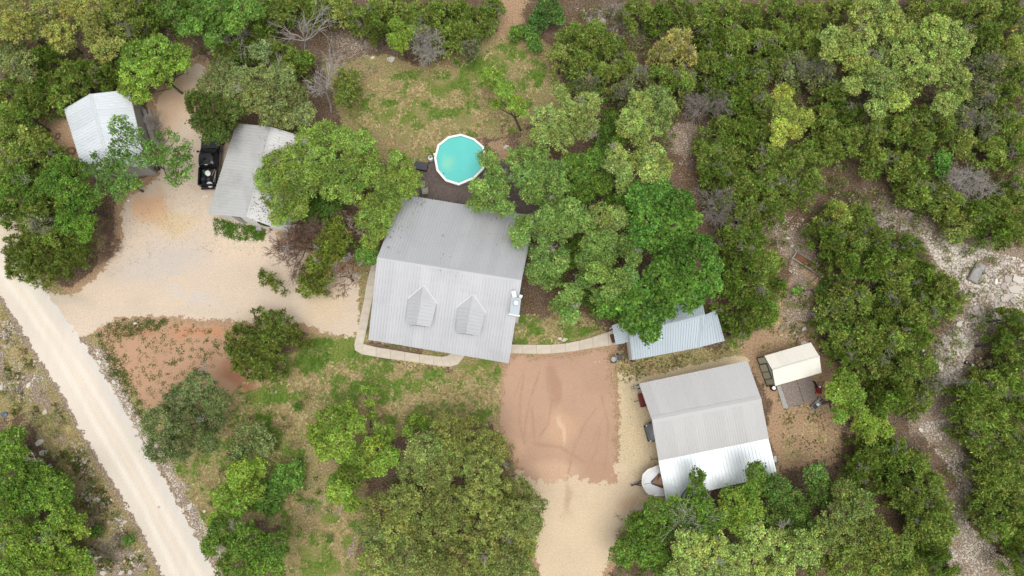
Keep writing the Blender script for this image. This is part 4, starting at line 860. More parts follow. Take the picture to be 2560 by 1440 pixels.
q = P(2060, 1003, .1); mb = MB(); mb.box(-.25, .25, -.1, .1, 0, .12, Matrix.Rotation(R_(-30), 4, 'Z'), .02); tag(mb.build('brick_pile', simple('terracotta', L(150, 84, 66), .8), None, (q.x, q.y, 0)), 'terracotta block on the ground between the cart and the white hose', 'block')
q = P(2066, 1023, .05); mb = MB(); mb.torus((0, 0, .05), .27, .032, 24, 6, Matrix.Rotation(R_(25), 4, 'Z'), 1.55); tag(mb.build('garden_hose', simple('cream_hose', L(190, 186, 160), .6), None, (q.x, q.y, 0)), 'pale oval ring of hose in the grass right of the cart', 'hose')
# stack of chairs / cushions at the shed
q = P(375, 420, .3); r = empty('garbage_bag', (q.x, q.y, 0), 0, 'black filled bags beside the lower right corner of the white shed', 'bags')
for dx, dy, k in ((-.35, 0, 1), (.25, -.1, 1.1), (.7, .0, .8)):
    mb = MB(); mb.loft([[(dx+.3*k*kk*math.cos(a*.698), dy+.26*k*kk*math.sin(a*.698), z*k) for a in range(9)] for kk, z in ((.8, 0), (1, .15), (.95, .35), (.5, .5), (.1, .56))]); mb.build('bag', M_black, r, smooth=True)
q = P(181, 252, .4); r = empty('push_cart', (q.x, q.y, 0), R_(20), 'black wheeled cart behind the top corner of the white shed', 'cart'); wheel(r, 0, 0, .24, .16, 'z', M_white, .4); mb = MB(); mb.box(-.1, .7, .15, .75, .1, .35, None, .04); mb.build('body', M_black, r); mb = MB(); mb.tube([(.6, .2, .3), (.9, .3, .6), (.85, .6, .6)], .02); mb.build('handle', M_grey, r)
q = P(144, 341, .1); r = empty('rim_ring', (q.x, q.y, 0)); tag(r, 'dark iron ring with a bar lying on dirt left of the white shed', 'ring'); mb = MB(); mb.torus((0, 0, .08), .2, .03, 16, 6, None, 1.4); mb.build('ring', M_dgrey, r); mb = MB(); mb.tube([(-.25, .4, .05), (.3, .35, .06)], .03); mb.build('bar', M_rust, r)
q = P(178, 378, .1); r = empty('wire_coil', (q.x, q.y, 0), 0, 'rusty loose wire coil against the left wall of the white shed', 'wire coil')
for k in range(4): mb = MB(); mb.torus((random.uniform(-.1, .1), random.uniform(-.1, .1), .08+.06*k), .35+.05*k, .018, 18, 5, Matrix.Rotation(random.uniform(-.2, .2), 4, 'X'), .8); mb.build('loop', M_rust, r)
# rusty trailer frame by the gully
q = P(2028, 664, .3); r = empty('trailer_frame', (q.x, q.y, 0), R_(-34), 'long rusty trailer frame with grey rails among rocks right of the junipers', 'trailer frame')
mb = MB(); mb.box(-1.9, 1.9, -.45, -.37, .25, .45); mb.build('side_rail', M_gwood, r); mb = MB(); mb.box(-1.7, 1.9, .37, .43, .2, .38); mb.build('side_rail', M_gwood, r)
mb = MB(); mb.box(-1.95, -1.87, -.65, .7, .3, .5); mb.build('end_rail', M_grey, r); mb = MB(); mb.box(.0, .05, -.45, -.1, .4, .48); mb.build('crossbar', M_gwood, r)
mb = MB(); mb.box(-1.8, 1.85, -.36, .36, .12, .17); mb.build('floor', M_rust, r); mb = MB(); mb.tube([(-1.0, .35, .4), (-.5, .45, .42), (-.1, .42, .4), (.05, .8, .4)], .03); mb.build('bent_rod', M_gwood, r)
# grey concrete table slab
q = P(2443, 680, .4); r = empty('rock_slab_table', (q.x, q.y, 0), R_(58), 'grey weathered slab box lying among pale rocks at the right edge', 'slab')
mb = MB(); mb.box(-1.05, 1.05, -.5, .42, .0, .38, None, .04); mb.build('base', M_gwood, r); mb = MB(); mb.box(-1.0, .98, -.42, .34, .38, .43, None, .02); mb.build('top', simple('stained_grey', L(158, 156, 156), .85, var=.25, scale=1.5), r); mb = MB(); mb.box(-1.05, 1.05, -.56, -.51, .1, .34); mb.build('edge_board', M_gwood, r)
q = P(2489, 704, .1); mb = MB(); mb.box(-.12, .12, -.26, .26, 0, .24, None, .04); tag(mb.build('jug', M_white, None, (q.x, q.y, 0), rz=R_(-18)), 'white plastic jug on the rubble right of the grey slab', 'jug')
# red go-kart frame
q = P(2436, 918, .2); r = empty('go_kart_frame', (q.x, q.y, 0), R_(-15), 'derelict red go-kart frame with small wheels in the rocky gully', 'go-kart')
mb = MB(); mb.tube([(-.1, -.9, .25), (0, -.2, .28), (.1, .5, .28), (.2, 1.0, .28)], .05); mb.build('frame', M_red, r); mb = MB(); mb.tube([(-.7, .25, .25), (.55, -.1, .25)], .04); mb.build('axle', M_black, r)
wheel(r, -.75, .28, .2, .14, 'z', M_grey, .15); wheel(r, .5, -.1, .22, .16, 'z', M_black, .15); wheel(r, .45, 1.05, .19, .12, 'z', M_white, .15); mb = MB(); mb.box(-.35, -.12, -.02, .25, .2, .36, None, .03); mb.build('seat', M_white, r)
for k, (px, py) in enumerate(((2306, 876), (2312, 888), (2300, 892))):
    q = P(px, py, .1); mb = MB(); mb.loft([[(.2*kk*math.cos(a*.785)+.05*math.sin(a*3), .16*kk*math.sin(a*.785), z) for a in range(8)] for kk, z in ((.9, 0), (1, .12), (.6, .2), (.1, .22))]); tag(mb.build('trash_bag', M_white, None, (q.x, q.y, 0)), ('upper left crumpled white bag of the heap by the gully', 'right hand crumpled white bag of the heap by the gully', 'lowest crumpled white bag of the heap by the gully')[k], 'bag', 'white bags in the heap by the gully')
# dark puddle-like tarp left edge
q = P(10, 1036, .1); mb = MB(); mb.loft([[(.33*kk*math.cos(a*.698), .27*kk*math.sin(a*.698), z) for a in range(9)] for kk, z in ((1, 0), (.95, .14), (.5, .18), (.1, .18))]); tag(mb.build('tub', simple('slate_plastic', L(88, 98, 112), .4), None, (q.x, q.y, 0)), 'slate blue tub in the grass at the left edge', 'tub')

# ================================================================== ROCKS
_ico = None
def rock_tpl(seed, flat=.55):
    r = np.random.default_rng(seed); t = (1+5**.5)/2
    v = np.array([(-1, t, 0), (1, t, 0), (-1, -t, 0), (1, -t, 0), (0, -1, t), (0, 1, t), (0, -1, -t), (0, 1, -t), (t, 0, -1), (t, 0, 1), (-t, 0, -1), (-t, 0, 1)])
    v /= np.linalg.norm(v[0]); v *= r.uniform(.7, 1.15, (12, 1)); v += r.normal(0, .09, v.shape)
    v[:, 2] = np.clip(v[:, 2], -.5, .62); v *= np.array([1, r.uniform(.6, .95), flat])
    f = np.array([(0, 11, 5), (0, 5, 1), (0, 1, 7), (0, 7, 10), (0, 10, 11), (1, 5, 9), (5, 11, 4), (11, 10, 2), (10, 7, 6), (7, 1, 8), (3, 9, 4), (3, 4, 2), (3, 2, 6), (3, 6, 8), (3, 8, 9), (4, 9, 5), (2, 4, 11), (6, 2, 10), (8, 6, 7), (9, 8, 1)])
    return v, f
TPL = [rock_tpl(k, .5+.06*(k % 3)) for k in range(7)]
def sample_poly(poly, n):
    w = np.array(poly, float); x0, y0 = w.min(0); x1, y1 = w.max(0); out = []
    while sum(map(len, out)) < n:
        X = rng.uniform(x0, x1, n*2); Y = rng.uniform(y0, y1, n*2); k = sdist(X, Y, w) > 0; out.append(np.stack([X[k], Y[k]], 1))
    return np.concatenate(out)[:n]
def rubble(name, poly, n, smin, smax, label, tint=(214, 204, 190), clump=.5):
    pts = sample_poly(poly, int(n*2)); q = Pn(pts[:, 0], pts[:, 1], 0.0)
    dn = vnoise(q[:, 0], q[:, 1], 1.1, 21); k = np.argsort(-(dn+rng.random(len(dn))*(1-clump)*1.6))[:n]; q = q[k]
    V = []; F = []; C = []; o = 0; sz = smin*(smax/smin)**(rng.random(n)**1.7)
    for t in range(7):
        m = np.arange(t, n, 7)
        if not len(m): continue
        v, f = TPL[t]; a = rng.uniform(0, 6.28, len(m)); ca, sa = np.cos(a), np.sin(a)
        vv = v[None]*sz[m][:, None, None]; X = vv[..., 0]*ca[:, None]-vv[..., 1]*sa[:, None]; Y = vv[..., 0]*sa[:, None]+vv[..., 1]*ca[:, None]
        vv = np.stack([X+q[m, 0][:, None], Y+q[m, 1][:, None], vv[..., 2]+sz[m][:, None]*.12], -1)
        V.append(vv.reshape(-1, 3)); F.append((f[None]+(np.arange(len(m))*12)[:, None, None]+o).reshape(-1, 3)); o += len(m)*12
        c = lin(tint)*(rng.uniform(.6, 1.12, (len(m), 1)))*rng.uniform(.95, 1.05, (len(m), 3)); C.append(np.repeat(c, 12, 0))
    V = np.concatenate(V); c0 = V.mean(0)*[1, 1, 0]
    me = np_mesh(name, V-c0, np.concatenate(F), col=np.concatenate(C)); o = meshobj(name, me, M_rock, None, c0)
    return tag(o, kind='stuff', label=label, cat='rubble')
rubble('rubble', [(205, 845), (235, 850), (330, 1010), (400, 1130), (385, 1140), (300, 1010)], 1200, .035, .13, 'strip of pale limestone rubble between the road and the red dirt patch')
rubble('rubble', [(400, 1150), (430, 1150), (500, 1290), (570, 1400), (600, 1460), (560, 1460), (480, 1320)], 1200, .035, .13, 'pale rubble along the lower right verge of the road')
rubble('rubble', [(0, 770), (60, 850), (170, 1060), (250, 1190), (380, 1420), (230, 1440), (210, 1200), (110, 1060), (0, 960)], 1500, .035, .17, 'scattered limestone rubble in dry grass left of the road', (200, 194, 186), .8)
rubble('rubble', [(2290, 560), (2380, 600), (2560, 650), (2560, 790), (2480, 810), (2410, 900), (2400, 960), (2330, 960), (2340, 860), (2420, 770), (2330, 640)], 8500, .04, .2, 'pale limestone rubble filling the gully at the right', (216, 208, 196), .45)
rubble('rubble', [(2290, 1060), (2390, 1040), (2440, 1180), (2420, 1310), (2560, 1430), (2500, 1450), (2390, 1450), (2340, 1330), (2390, 1200)], 4000, .035, .14, 'pale rubble in the lower gully between dark junipers', (208, 198, 186), .7)
rubble('rubble', [(1915, 540), (2005, 540), (2050, 640), (2060, 710), (2010, 850), (1960, 860), (1990, 700), (1950, 640)], 700, .035, .13, 'pale stones left of the belt of junipers by the rusty frame', (206, 194, 178), .85)
rubble('rubble', [(2180, 500), (2310, 540), (2340, 600), (2200, 570)], 520, .06, .2, 'pale rubble in the clearing among the right hand junipers', (200, 190, 178), .5)
rubble('rubble', [(1680, 310), (1790, 300), (1770, 400), (1700, 420)], 520, .035, .12, 'pale rubble patch among trees at the upper centre right', (204, 184, 170), .6)
rubble('rubble', [(1430, 20), (1520, 20), (1640, 90), (1600, 115), (1500, 80)], 420, .05, .2, 'grey rubble under junipers at the top edge', (186, 176, 166), .8)
rubble('rubble', [(1690, 420), (1730, 400), (1780, 560), (1740, 560)], 240, .04, .12, 'stones on the reddish path right of the deep green tree', (190, 150, 130), .4)
rubble('rubble', [(1900, 880), (1960, 820), (2120, 1080), (2100, 1150), (2000, 1150), (1940, 1000)], 260, .04, .1, 'small stones in the dirt around the cream shed', (206, 190, 166), .7)
rubble('rubble', [(1545, 930), (1620, 940), (1640, 1100), (1650, 1250), (1600, 1250), (1550, 1200)], 1500, .025, .07, 'fine gravel left of the workshop', (222, 208, 178), .3)
rubble('rubble', [(90, 280), (160, 270), (215, 430), (150, 400)], 90, .04, .14, 'few pale stones on dirt left of the white shed', (200, 180, 160), .3)
rubble('rubble', [(830, 60), (990, 70), (930, 140), (850, 140)], 160, .05, .2, 'grey stones in shade above the lawn', (176, 168, 160), .6)
rubble('rubble', [(1450, 880), (1640, 880), (1860, 850), (1860, 880), (1640, 940), (1560, 960)], 160, .03, .09, 'small stones between the cottage and the workshop', (216, 200, 172), .5)

# separate big rocks, each a thing
RM = []
for k in range(6):
    b = bpy.data.meshes.new('boulder'); bmm = bmesh.new(); bmesh.ops.create_icosphere(bmm, subdivisions=1, radius=1); r_ = random.Random(k+3)
    for v in bmm.verts:
        n = Vector((math.sin(v.co.x*3+k)+math.cos(v.co.y*4), math.sin(v.co.y*3+k*2), math.cos(v.co.z*3+k)))*.09; v.co += n+Vector((r_.gauss(0, .14), r_.gauss(0, .14), r_.gauss(0, .06)))
        v.co.z = max(-.35, min(.42, v.co.z))*(.75); v.co.y *= .62+.07*(k % 4)
    bmm.to_mesh(b); bmm.free(); a = b.color_attributes.new('Col', 'FLOAT_COLOR', 'POINT'); cc_ = lin((206-6*k, 200-7*k, 190-6*k)); a.data.foreach_set('color', np.tile([*cc_, 1.0], (len(b.vertices), 1)).astype(np.float32).ravel()); b.materials.append(M_rock); RM.append(b)
BIG = [ # px,py,len px,rot,label,group
 (100, 1105, 22, 40, 'flat grey boulder, upper of the pair at the bush edge left of the road', None), (108, 1132, 22, 10, 'flat grey boulder, lower of the pair at the bush edge left of the road', None),
 (125, 1165, 14, 60, 'pale rock just below the two flat grey boulders left of the road', None),
 (211, 1232, 15, 20, 'grey boulder, top of the trio beside the bright bushes left of the road', None), (203, 1245, 10, 80, 'small grey boulder, left of the trio beside the bushes left of the road', None), (216, 1245, 10, 90, 'rounded grey boulder, right of the trio beside the bushes left of the road', None),
 (243, 1248, 16, 0, 'flat pale slab right of the grey boulder trio', None), (290, 1297, 12, -30, 'pale boulder half way down the left road verge', None), (313, 1305, 12, 20, 'grey boulder touching the left road verge', None), (272, 1305, 10, 60, 'small tan rock in the left road verge', None),
 (227, 1377, 22, 10, 'large flat grey slab behind the dead branch at bottom left', None), (238, 1362, 12, 60, 'round grey rock on top of the large flat slab at bottom left', None), (240, 1395, 14, 30, 'greenish grey rock under the dead branch at bottom left', None),
 (258, 1432, 18, 0, 'pale rock at the bottom edge, leftmost of three left of the road', None), (304, 1432, 14, 30, 'pale rock at the bottom edge, middle of three left of the road', None), (326, 1430, 14, 10, 'pale rock at the bottom edge, nearest the road', None),
 (14, 868, 10, 0, 'white rock at the left edge near the top of the road verge', None), (59, 943, 12, 30, 'pale boulder, higher of the two in the rubble band left of the road', None), (72, 962, 16, 70, 'tan boulder, lower of the two in the rubble band left of the road', None), (112, 1030, 16, 60, 'long pale boulder in the rubble left of the road', None), (4, 970, 18, 80, 'blue grey boulder cut by the left edge', None),
 (152, 1023, 7, 0, 'small white rock right of the long pale boulder', None), (204, 1124, 8, 80, 'white rock on the dry grass verge halfway down the road', None), (207, 1148, 8, 80, 'white rock just below another on the dry grass verge', None), (235, 1216, 7, 0, 'white rock beside the road above the flat pale slab', None),
 (511, 1278, 10, 0, 'single white rock right of the road in brown grass', None), (476, 1266, 18, 70, 'long pale rock on the right verge of the lower road', None), (447, 1250, 12, 0, 'pale rock on the right verge above the long one', None), (397, 1268, 8, 10, 'flat white stone lying on the road surface', None),
 (340, 1090, 10, 0, 'pale rock at the right road verge beside the grey green oak', None), (250, 905, 12, -60, 'pale rock in the verge rubble left of the red dirt patch', None), (285, 955, 14, -50, 'long pale rock in the verge rubble lower left of the red dirt', None),
 (338, 809, 10, 0, 'white rock on the upper edge of the red dirt patch', None), (560, 800, 10, 0, 'white rock where the drive meets the juniper above the red dirt', None),
 (720, 951, 9, 0, 'square pale rock in the lawn right below the dark juniper', None), (704, 960, 6, 0, 'small pale rock left of the square one in the lawn', None), (932, 144, 12, 30, 'pair-like white rock at the top left of the back lawn', None),
 (978, 148, 22, 10, 'tan rock at the foot of the trunk above the back lawn', None), (1265, 368, 14, 20, 'flat tan stone in the grass right of the pool', None),
 (1505, 55, 20, 80, 'large grey rock under the junipers at the top centre right', None), (1538, 150, 18, 80, 'grey rock glimpsed between junipers in the upper woods', None), (1588, 90, 26, 0, 'heap-like pale rock in the gap of the upper junipers', None),
 (1970, 595, 9, 0, 'white rock, highest of the line leading to the rusty frame', None), (1964, 610, 8, 0, 'white rock, second of the line leading to the rusty frame', None), (1981, 615, 11, 20, 'white rock, largest of the line leading to the rusty frame', None), (1990, 625, 9, 0, 'white rock touching the end rail of the rusty frame', None), (1975, 677, 7, 0, 'white rock left below the rusty frame', None),
 (2012, 773, 16, -40, 'white boulder in dirt above the cream shed', None), (2033, 785, 9, 0, 'small white rock at the juniper edge above the cream shed', None), (2010, 822, 14, 40, 'white boulder just above the cream shed', None), (2009, 858, 16, 10, 'half buried pale rock touching the cream shed roof top edge', None),
 (2258, 568, 22, 10, 'flat grey boulder at the bottom of the juniper clearing', None), (2290, 563, 20, 0, 'pale boulder right of the flat grey one in the juniper clearing', None), (2280, 540, 30, -20, 'wide grey slab at the right of the juniper clearing', None), (2318, 585, 14, 60, 'grey boulder where the clearing meets the gully', None),
 (2358, 607, 22, 60, 'long grey rock at the head of the gully', None), (2430, 729, 18, 10, 'pale crystalline boulder below the grey slab box', None), (2430, 835, 0, 0, '', None),
 (2517, 697, 26, 80, 'big pale slab right of the white jug', None), (2508, 716, 24, 70, 'tan slab below the white jug', None), (2545, 700, 30, -20, 'tan boulder at the right edge of the gully', None), (2535, 722, 34, 10, 'white boulder, big and flat, at the right edge of the gully', None), (2514, 745, 30, 20, 'large pale slab in the middle of the gully bend', None),
 (2533, 752, 18, 60, 'pale rock between the big slab and the right edge junipers', None), (2438, 772, 22, 20, 'grey blue boulder left in the gully bend', None), (2425, 775, 12, 0, 'small pale boulder left of the blue grey one', None), (2397, 810, 20, 60, 'pale boulder beside the junipers where the gully narrows', None), (2405, 855, 30, 20, 'wide pale slab in the narrow part of the gully', None), (2390, 872, 22, -10, 'pale boulder below the wide slab in the gully', None), (2442, 845, 10, 0, 'round pale rock right of the wide slab in the gully', None),
 (2375, 905, 20, 10, 'pale slab left of the go-kart frame', None), (2357, 985, 14, 0, 'round grey boulder below the go-kart frame in the narrow gully', None), (2302, 1075, 14, -40, 'pale rock at the top of the lower gully', None),
 (1400, 846, 12, 0, 'tan rock, left one of two on the walk edge', None), (1412, 850, 14, 20, 'tan rock, right one of two on the walk edge', None), (690, 980, 8, 0, 'grey speckled rock in the lawn left of the small round bush', None),
]
for k, (x, y, l, a, lab, g) in enumerate(BIG):
    if l == 0: continue
    s_ = l/2*mpp(x, y)*1.1; o = bpy.data.objects.new('rock', RM[k % 6]); COL.objects.link(o); o.location = P(x, y, s_*.12); o.scale = (s_, s_*1.05, s_*.8); o.rotation_euler = (0, 0, R_(a)); tag(o, lab, 'rock', 'big loose rocks')

# ================================================================== FOLIAGE
def unit(v): return v/np.maximum(np.linalg.norm(v, axis=-1, keepdims=True), 1e-9)
def leaves_quad(C, Rr, n, size, col, colvar, flat=.35, shell=(.4, 1.12)):
    n = int(n*1.3); size = size*.86
    """C (m,3) clump centres, Rr (m,), n leaves per clump, folded rhombus leaves -> V, F, colours"""
    m = len(C); N = m*n; idx = np.repeat(np.arange(m), n)
    d = unit(rng.normal(0, 1, (N, 3))); d[:, 2] = np.where(rng.random(N) < .75, np.abs(d[:, 2]), d[:, 2])
    rr = rng.uniform(shell[0], shell[1], N)*(1+rng.normal(0, .2, N)); p = C[idx]+d*(Rr[idx]*rr)[:, None]*np.array([1, 1, .8])
    nr = unit(d*.55+rng.normal(0, .55, (N, 3))+np.array([0, 0, flat])); t1 = unit(np.cross(nr, rng.normal(0, 1, (N, 3)))); t2 = np.cross(nr, t1)
    a = (size*rng.uniform(.6, 1.35, N))[:, None]; b = a*rng.uniform(.42, .7, N)[:, None]
    V = np.stack([p+t1*a, p+t2*b+nr*b*.3, p-t1*a, p-t2*b+nr*b*.3], 1).reshape(-1, 3); F = np.arange(N*4).reshape(N, 4)
    c = col[idx]*(1+rng.normal(0, colvar, (N, 1)))*(1+rng.normal(0, colvar*.35, (N, 3))); return V, F, np.repeat(np.clip(c, .004, 1), 4, 0)
def leaves_spike(C, Rr, n, ln, wd, col, colvar, up=.55):
    m = len(C); N = m*n; idx = np.repeat(np.arange(m), n)
    d = unit(rng.normal(0, 1, (N, 3))+np.array([0, 0, up])); p = C[idx]+d*(Rr[idx]*rng.uniform(.25, .85, N))[:, None]
    dr = unit(d+rng.normal(0, .38, (N, 3))); t = unit(np.cross(dr, rng.normal(0, 1, (N, 3)))); l = (ln*rng.uniform(.6, 1.4, N))[:, None]; w = wd*rng.uniform(.7, 1.4, N)[:, None]
    V = np.stack([p-t*w, p+t*w, p+dr*l], 1).reshape(-1, 3); F = np.arange(N*3).reshape(N, 3)
    c = col[idx]*(1+rng.normal(0, colvar, (N, 1)))*(1+rng.normal(0, colvar*.3, (N, 3))); return V, F, np.repeat(np.clip(c, .004, 1), 3, 0)
def tubes(segs, n=5):
    """segs list of (p0,p1,r0,r1) -> V,F quads"""
    S = np.array([[*a, *b, r, q] for a, b, r, q in segs]); a = S[:, :3]; b = S[:, 3:6]; d = unit(b-a); u = unit(np.cross(d, np.array([.31, .77, .55]))); w = np.cross(d, u)
    th = np.arange(n)*2*np.pi/n; ring = np.cos(th)[None, :, None]*u[:, None]+np.sin(th)[None, :, None]*w[:, None]
    A = a[:, None]+ring*S[:, 6][:, None, None]; B = b[:, None]+ring*S[:, 7][:, None, None]; V = np.concatenate([A, B], 1).reshape(-1, 3)
    k = np.arange(n); f = np.stack([k, (k+1) % n, (k+1) % n+n, k+n], 1); F = (f[None]+(np.arange(len(S))*2*n)[:, None, None]).reshape(-1, 4); return V, F
def limb_segs(a, b, r0, r1, k=3, wob=.12):
    a = np.array(a, float); b = np.array(b, float); out = []; p = a; L_ = np.linalg.norm(b-a)
    for i in range(1, k+1):
        q = a+(b-a)*i/k+(rng.normal(0, wob*L_/k, 3) if i < k else 0); out.append((p, q, r0+(r1-r0)*(i-1)/k, r0+(r1-r0)*i/k)); p = q
    return out
def branchlets(p, d, L_, r, depth, segs, spread=.55, rmin=.008, up=0.0, nch=(2, 4)):
    p = np.array(p, float); d = unit(np.array(d, float)); k = 3; q = p
    for i in range(k):
        d = unit(d+rng.normal(0, .16, 3)+np.array([0, 0, up])); e = q+d*L_/k; segs.append((q, e, max(rmin, r*(1-.45*i/k)), max(rmin, r*(1-.45*(i+1)/k)))); q = e
        if depth > 0 and (i > 0 or rng.random() < .5):
            for _ in range(rng.integers(*nch)):
                branchlets(q, d+rng.normal(0, spread, 3), L_*rng.uniform(.45, .75), r*.55, depth-1, segs, spread, rmin, up, nch)
KINDS = { # colour, leaf size, leaves per clump, clump radius, density, height of lobe centres
 'yell': ((166, 174, 82), .1, 60, .34, 1.05, 5.0), 'pale': ((162, 186, 92), .1, 62, .34, 1.1, 5.2), 'sage': ((140, 156, 88), .1, 62, .34, 1.1, 4.6),
 'bright': ((138, 172, 52), .11, 58, .34, 1.1, 4.2), 'mid': ((108, 146, 44), .11, 58, .34, 1.1, 4.4), 'house': ((132, 168, 76), .105, 60, .35, 1.1, 6.0),
 'yard': ((138, 168, 64), .1, 62, .34, 1.1, 5.6), 'rich': ((98, 146, 46), .15, 44, .34, 1.2, 6.2), 'green': ((112, 156, 56), .125, 54, .35, 1.1, 5.0), 'lime': ((178, 196, 74), .1, 60, .34, 1.1, 5.0),
 'must': ((146, 160, 78), .095, 70, .36, 1.15, 5.0), 'dark': ((94, 114, 46), .13, 50, .32, 1.0, 4.6), 'dull': ((124, 142, 82), .095, 66, .34, 1.1, 3.8), 'red': ((150, 118, 100), .06, 30, .34, .5, 3.2), 'sparse': ((108, 150, 62), .12, 22, .34, .9, 6.2), 'shade': ((108, 148, 64), .11, 40, .38, .9, 5.2), 'bush': ((96, 138, 52), .09, 60, .34, 1.0, 1.4)}
def lobes3d(lobes, zc, hv=.35):
    C = []; R = []
    for (x, y, r) in lobes:
        z = zc+rng.uniform(-hv, hv)*1.3; C.append(P(x, y, z)); R.append(r*mpp(x, y, z))
    return np.array([list(c) for c in C]), np.array(R)
def clump_field(LC, LR, cr, dens, squash=.72):
    C = []; R = []; I_ = []
    for i, (c, r) in enumerate(zip(LC, LR)):
        n = max(3, int(dens*2.1*(r/cr)**2)); k = np.arange(n)+.5; ph = np.arccos(1-1.25*k/n); th = np.pi*(1+5**.5)*k+rng.uniform(0, 6.28)
        d = np.stack([np.cos(th)*np.sin(ph), np.sin(th)*np.sin(ph), np.cos(ph)*squash], 1); d += rng.normal(0, .10, d.shape)
        rad = np.maximum(r-cr*.75, r*.3)*rng.uniform(.82, 1.1, (n, 1)); C.append(c+d*rad); R.append(cr*rng.uniform(.72, 1.25, n)); I_.append(np.full(n, i))
    return np.concatenate(C), np.concatenate(R), np.concatenate(I_)
TRI = [0]
def tree(kind, label, lobes, h=None, name='oak_tree', cat='tree', group=None, base=None, deadtw=0, col=None, bare=0.0, tint=1.0, lim=None):
    c0, size, nl, cr, dens, zc = KINDS[kind]; zc = h or zc; col0 = lin(col or c0)*tint; lum = float(col0 @ np.array([.2126, .7152, .0722])); col0 = col0*.87+lum*.13*np.array([1.05, 1, .85])
    LC, LR = lobes3d(lobes, zc, .75 if zc > 3 else .3); LR = LR*1.06
    ctr = LC.mean(0); bp = np.array([ctr[0]+rng.normal(0, .2), ctr[1]+rng.normal(0, .2), 0]) if base is None else np.array(list(P(*base)))
    CC, CR, CI = clump_field(LC, LR, cr, dens)
    lobevar = 1+rng.normal(0, .12, (len(LC), 1)); lobehue = 1+rng.normal(0, .035, (len(LC), 1))*np.array([1.0, .2, -1.0])
    ccol = col0*lobevar[CI]*lobehue[CI]*(1+rng.normal(0, .16, (len(CC), 1)))*(1+rng.normal(0, .04, (len(CC), 3)))
    V, F, C = leaves_quad(CC, CR, nl, size, ccol, .27)
    t = empty(name, bp, 0, label, cat, group)
    meshobj('crown', np_mesh('crown', V-bp, F, col=C), M_leaf, t); TRI[0] += 2*len(F)
    segs = []; fork = bp+(ctr-bp)*.38; r0 = .08+.022*len(lobes)**.5; segs += limb_segs(bp, fork, r0, r0*.72, 3, .05)
    for c, r in zip(LC, LR):
        segs += limb_segs(fork, c-np.array([0, 0, r*.25]), r0*(.2 if kind == 'sparse' else .5), .035, 4, .16)
        for _ in range(2): segs += limb_segs(c-np.array([0, 0, r*.3]), c+unit(rng.normal(0, 1, 3)+np.array([0, 0, .6]))*r*.8, .03, .012, 2, .15)
    Vt, Ft = tubes(segs, 5); meshobj('trunk', np_mesh('trunk', Vt-bp, Ft), M_bark, t); TRI[0] += 2*len(Ft)
    if not deadtw and kind in ('pale', 'mid', 'must', 'house', 'sage', 'dull') and zc > 3.5: deadtw = max(1, len(lobes)//4)
    if deadtw:
        for _ in range(deadtw):
            segs = []; i = rng.integers(len(LC)); d = unit(rng.normal(0, 1, 3)+np.array([0, 0, .9])); branchlets(LC[i]+d*LR[i]*.55, d, LR[i]*.55, .028, 2, segs, .6, .012)
            Vt, Ft = tubes(segs, 3); meshobj('dead_branch', np_mesh('dead_branch', Vt-bp, Ft), M_deadw, t); TRI[0] += 2*len(Ft)
    return t
def juniper(label, x, y, r, group=None, h=None, tone=0, dead=0.0, lobes=None, col=None):
    zt = (h or rng.uniform(3.6, 5.2)); pc_ = P(x, y, zt*.62); Rm = r*mpp(x, y, zt*.6); bp = np.array([pc_.x+rng.normal(0, .15), pc_.y+rng.normal(0, .15), 0.])
    base = lin(col or ((138, 158, 78), (118, 142, 62), (160, 174, 94), (148, 158, 108), (190, 188, 116))[tone])*rng.uniform(.86, 1.16)
    n = max(8, int(3.1*(Rm/.44)**2)) if Rm > .8 else 10; k = np.arange(n)+.5; rho = np.sqrt(k/n)*Rm*.93; th = np.pi*(1+5**.5)*k+rng.uniform(0, 6.28)
    lob = 1+.17*np.sin(th*2+rng.uniform(0, 6))+.12*np.sin(th*3+rng.uniform(0, 6)); rho = rho*lob
    z = zt*(.98-.55*(rho/Rm)**1.7)+rng.normal(0, .28, n); z -= (rng.random(n) < .22)*rng.uniform(.4, 1.1, n)
    CC = np.stack([pc_.x+rho*np.cos(th), pc_.y+rho*np.sin(th), np.maximum(z-.3, .5)], 1)+rng.normal(0, .12, (n, 3)); CR = rng.uniform(.3, .56, n)
    keep = rng.random(n) > .07; CC = CC[keep]; CR = CR[keep]; n = len(CC)
    ccol = base*(1+rng.normal(0, .17, (n, 1)))*(1+rng.normal(0, .05, (n, 3)))
    V, F, C = leaves_spike(CC, CR, 90, .22, .055, ccol, .3)
    t = empty('juniper_tree', bp, 0, label, 'tree', group); meshobj('crown', np_mesh('crown', V-bp, F, col=C), M_leaf, t); TRI[0] += len(F)
    segs = []; top = np.array([pc_.x, pc_.y, zt*.8]); segs += limb_segs(bp, top, .13, .04, 4, .06)
    for i in rng.choice(n, min(7, n), replace=False): segs += limb_segs(bp+(top-bp)*rng.uniform(.2, .7), CC[i], .05, .015, 2, .12)
    Vt, Ft = tubes(segs, 4); meshobj('trunk', np_mesh('trunk', Vt-bp, Ft), M_bark, t); TRI[0] += 2*len(Ft)
    if dead > 0:
        for _ in range(max(1, int(dead*9))):
            segs = []; a = rng.uniform(0, 6.28); rr = rng.uniform(.1, .75)*Rm; s0 = np.array([pc_.x+rr*np.cos(a), pc_.y+rr*np.sin(a), zt*(.92-.4*(rr/Rm)**2)]); branchlets(s0-[0, 0, .15], rng.normal(0, 1, 3)+np.array([0, 0, .5]), Rm*.42, .02, 2, segs, .7, .011)
            Vt, Ft = tubes(segs, 3); meshobj('dead_branch', np_mesh('dead_branch', Vt-bp, Ft), M_dead, t); TRI[0] += 2*len(Ft)
    return t
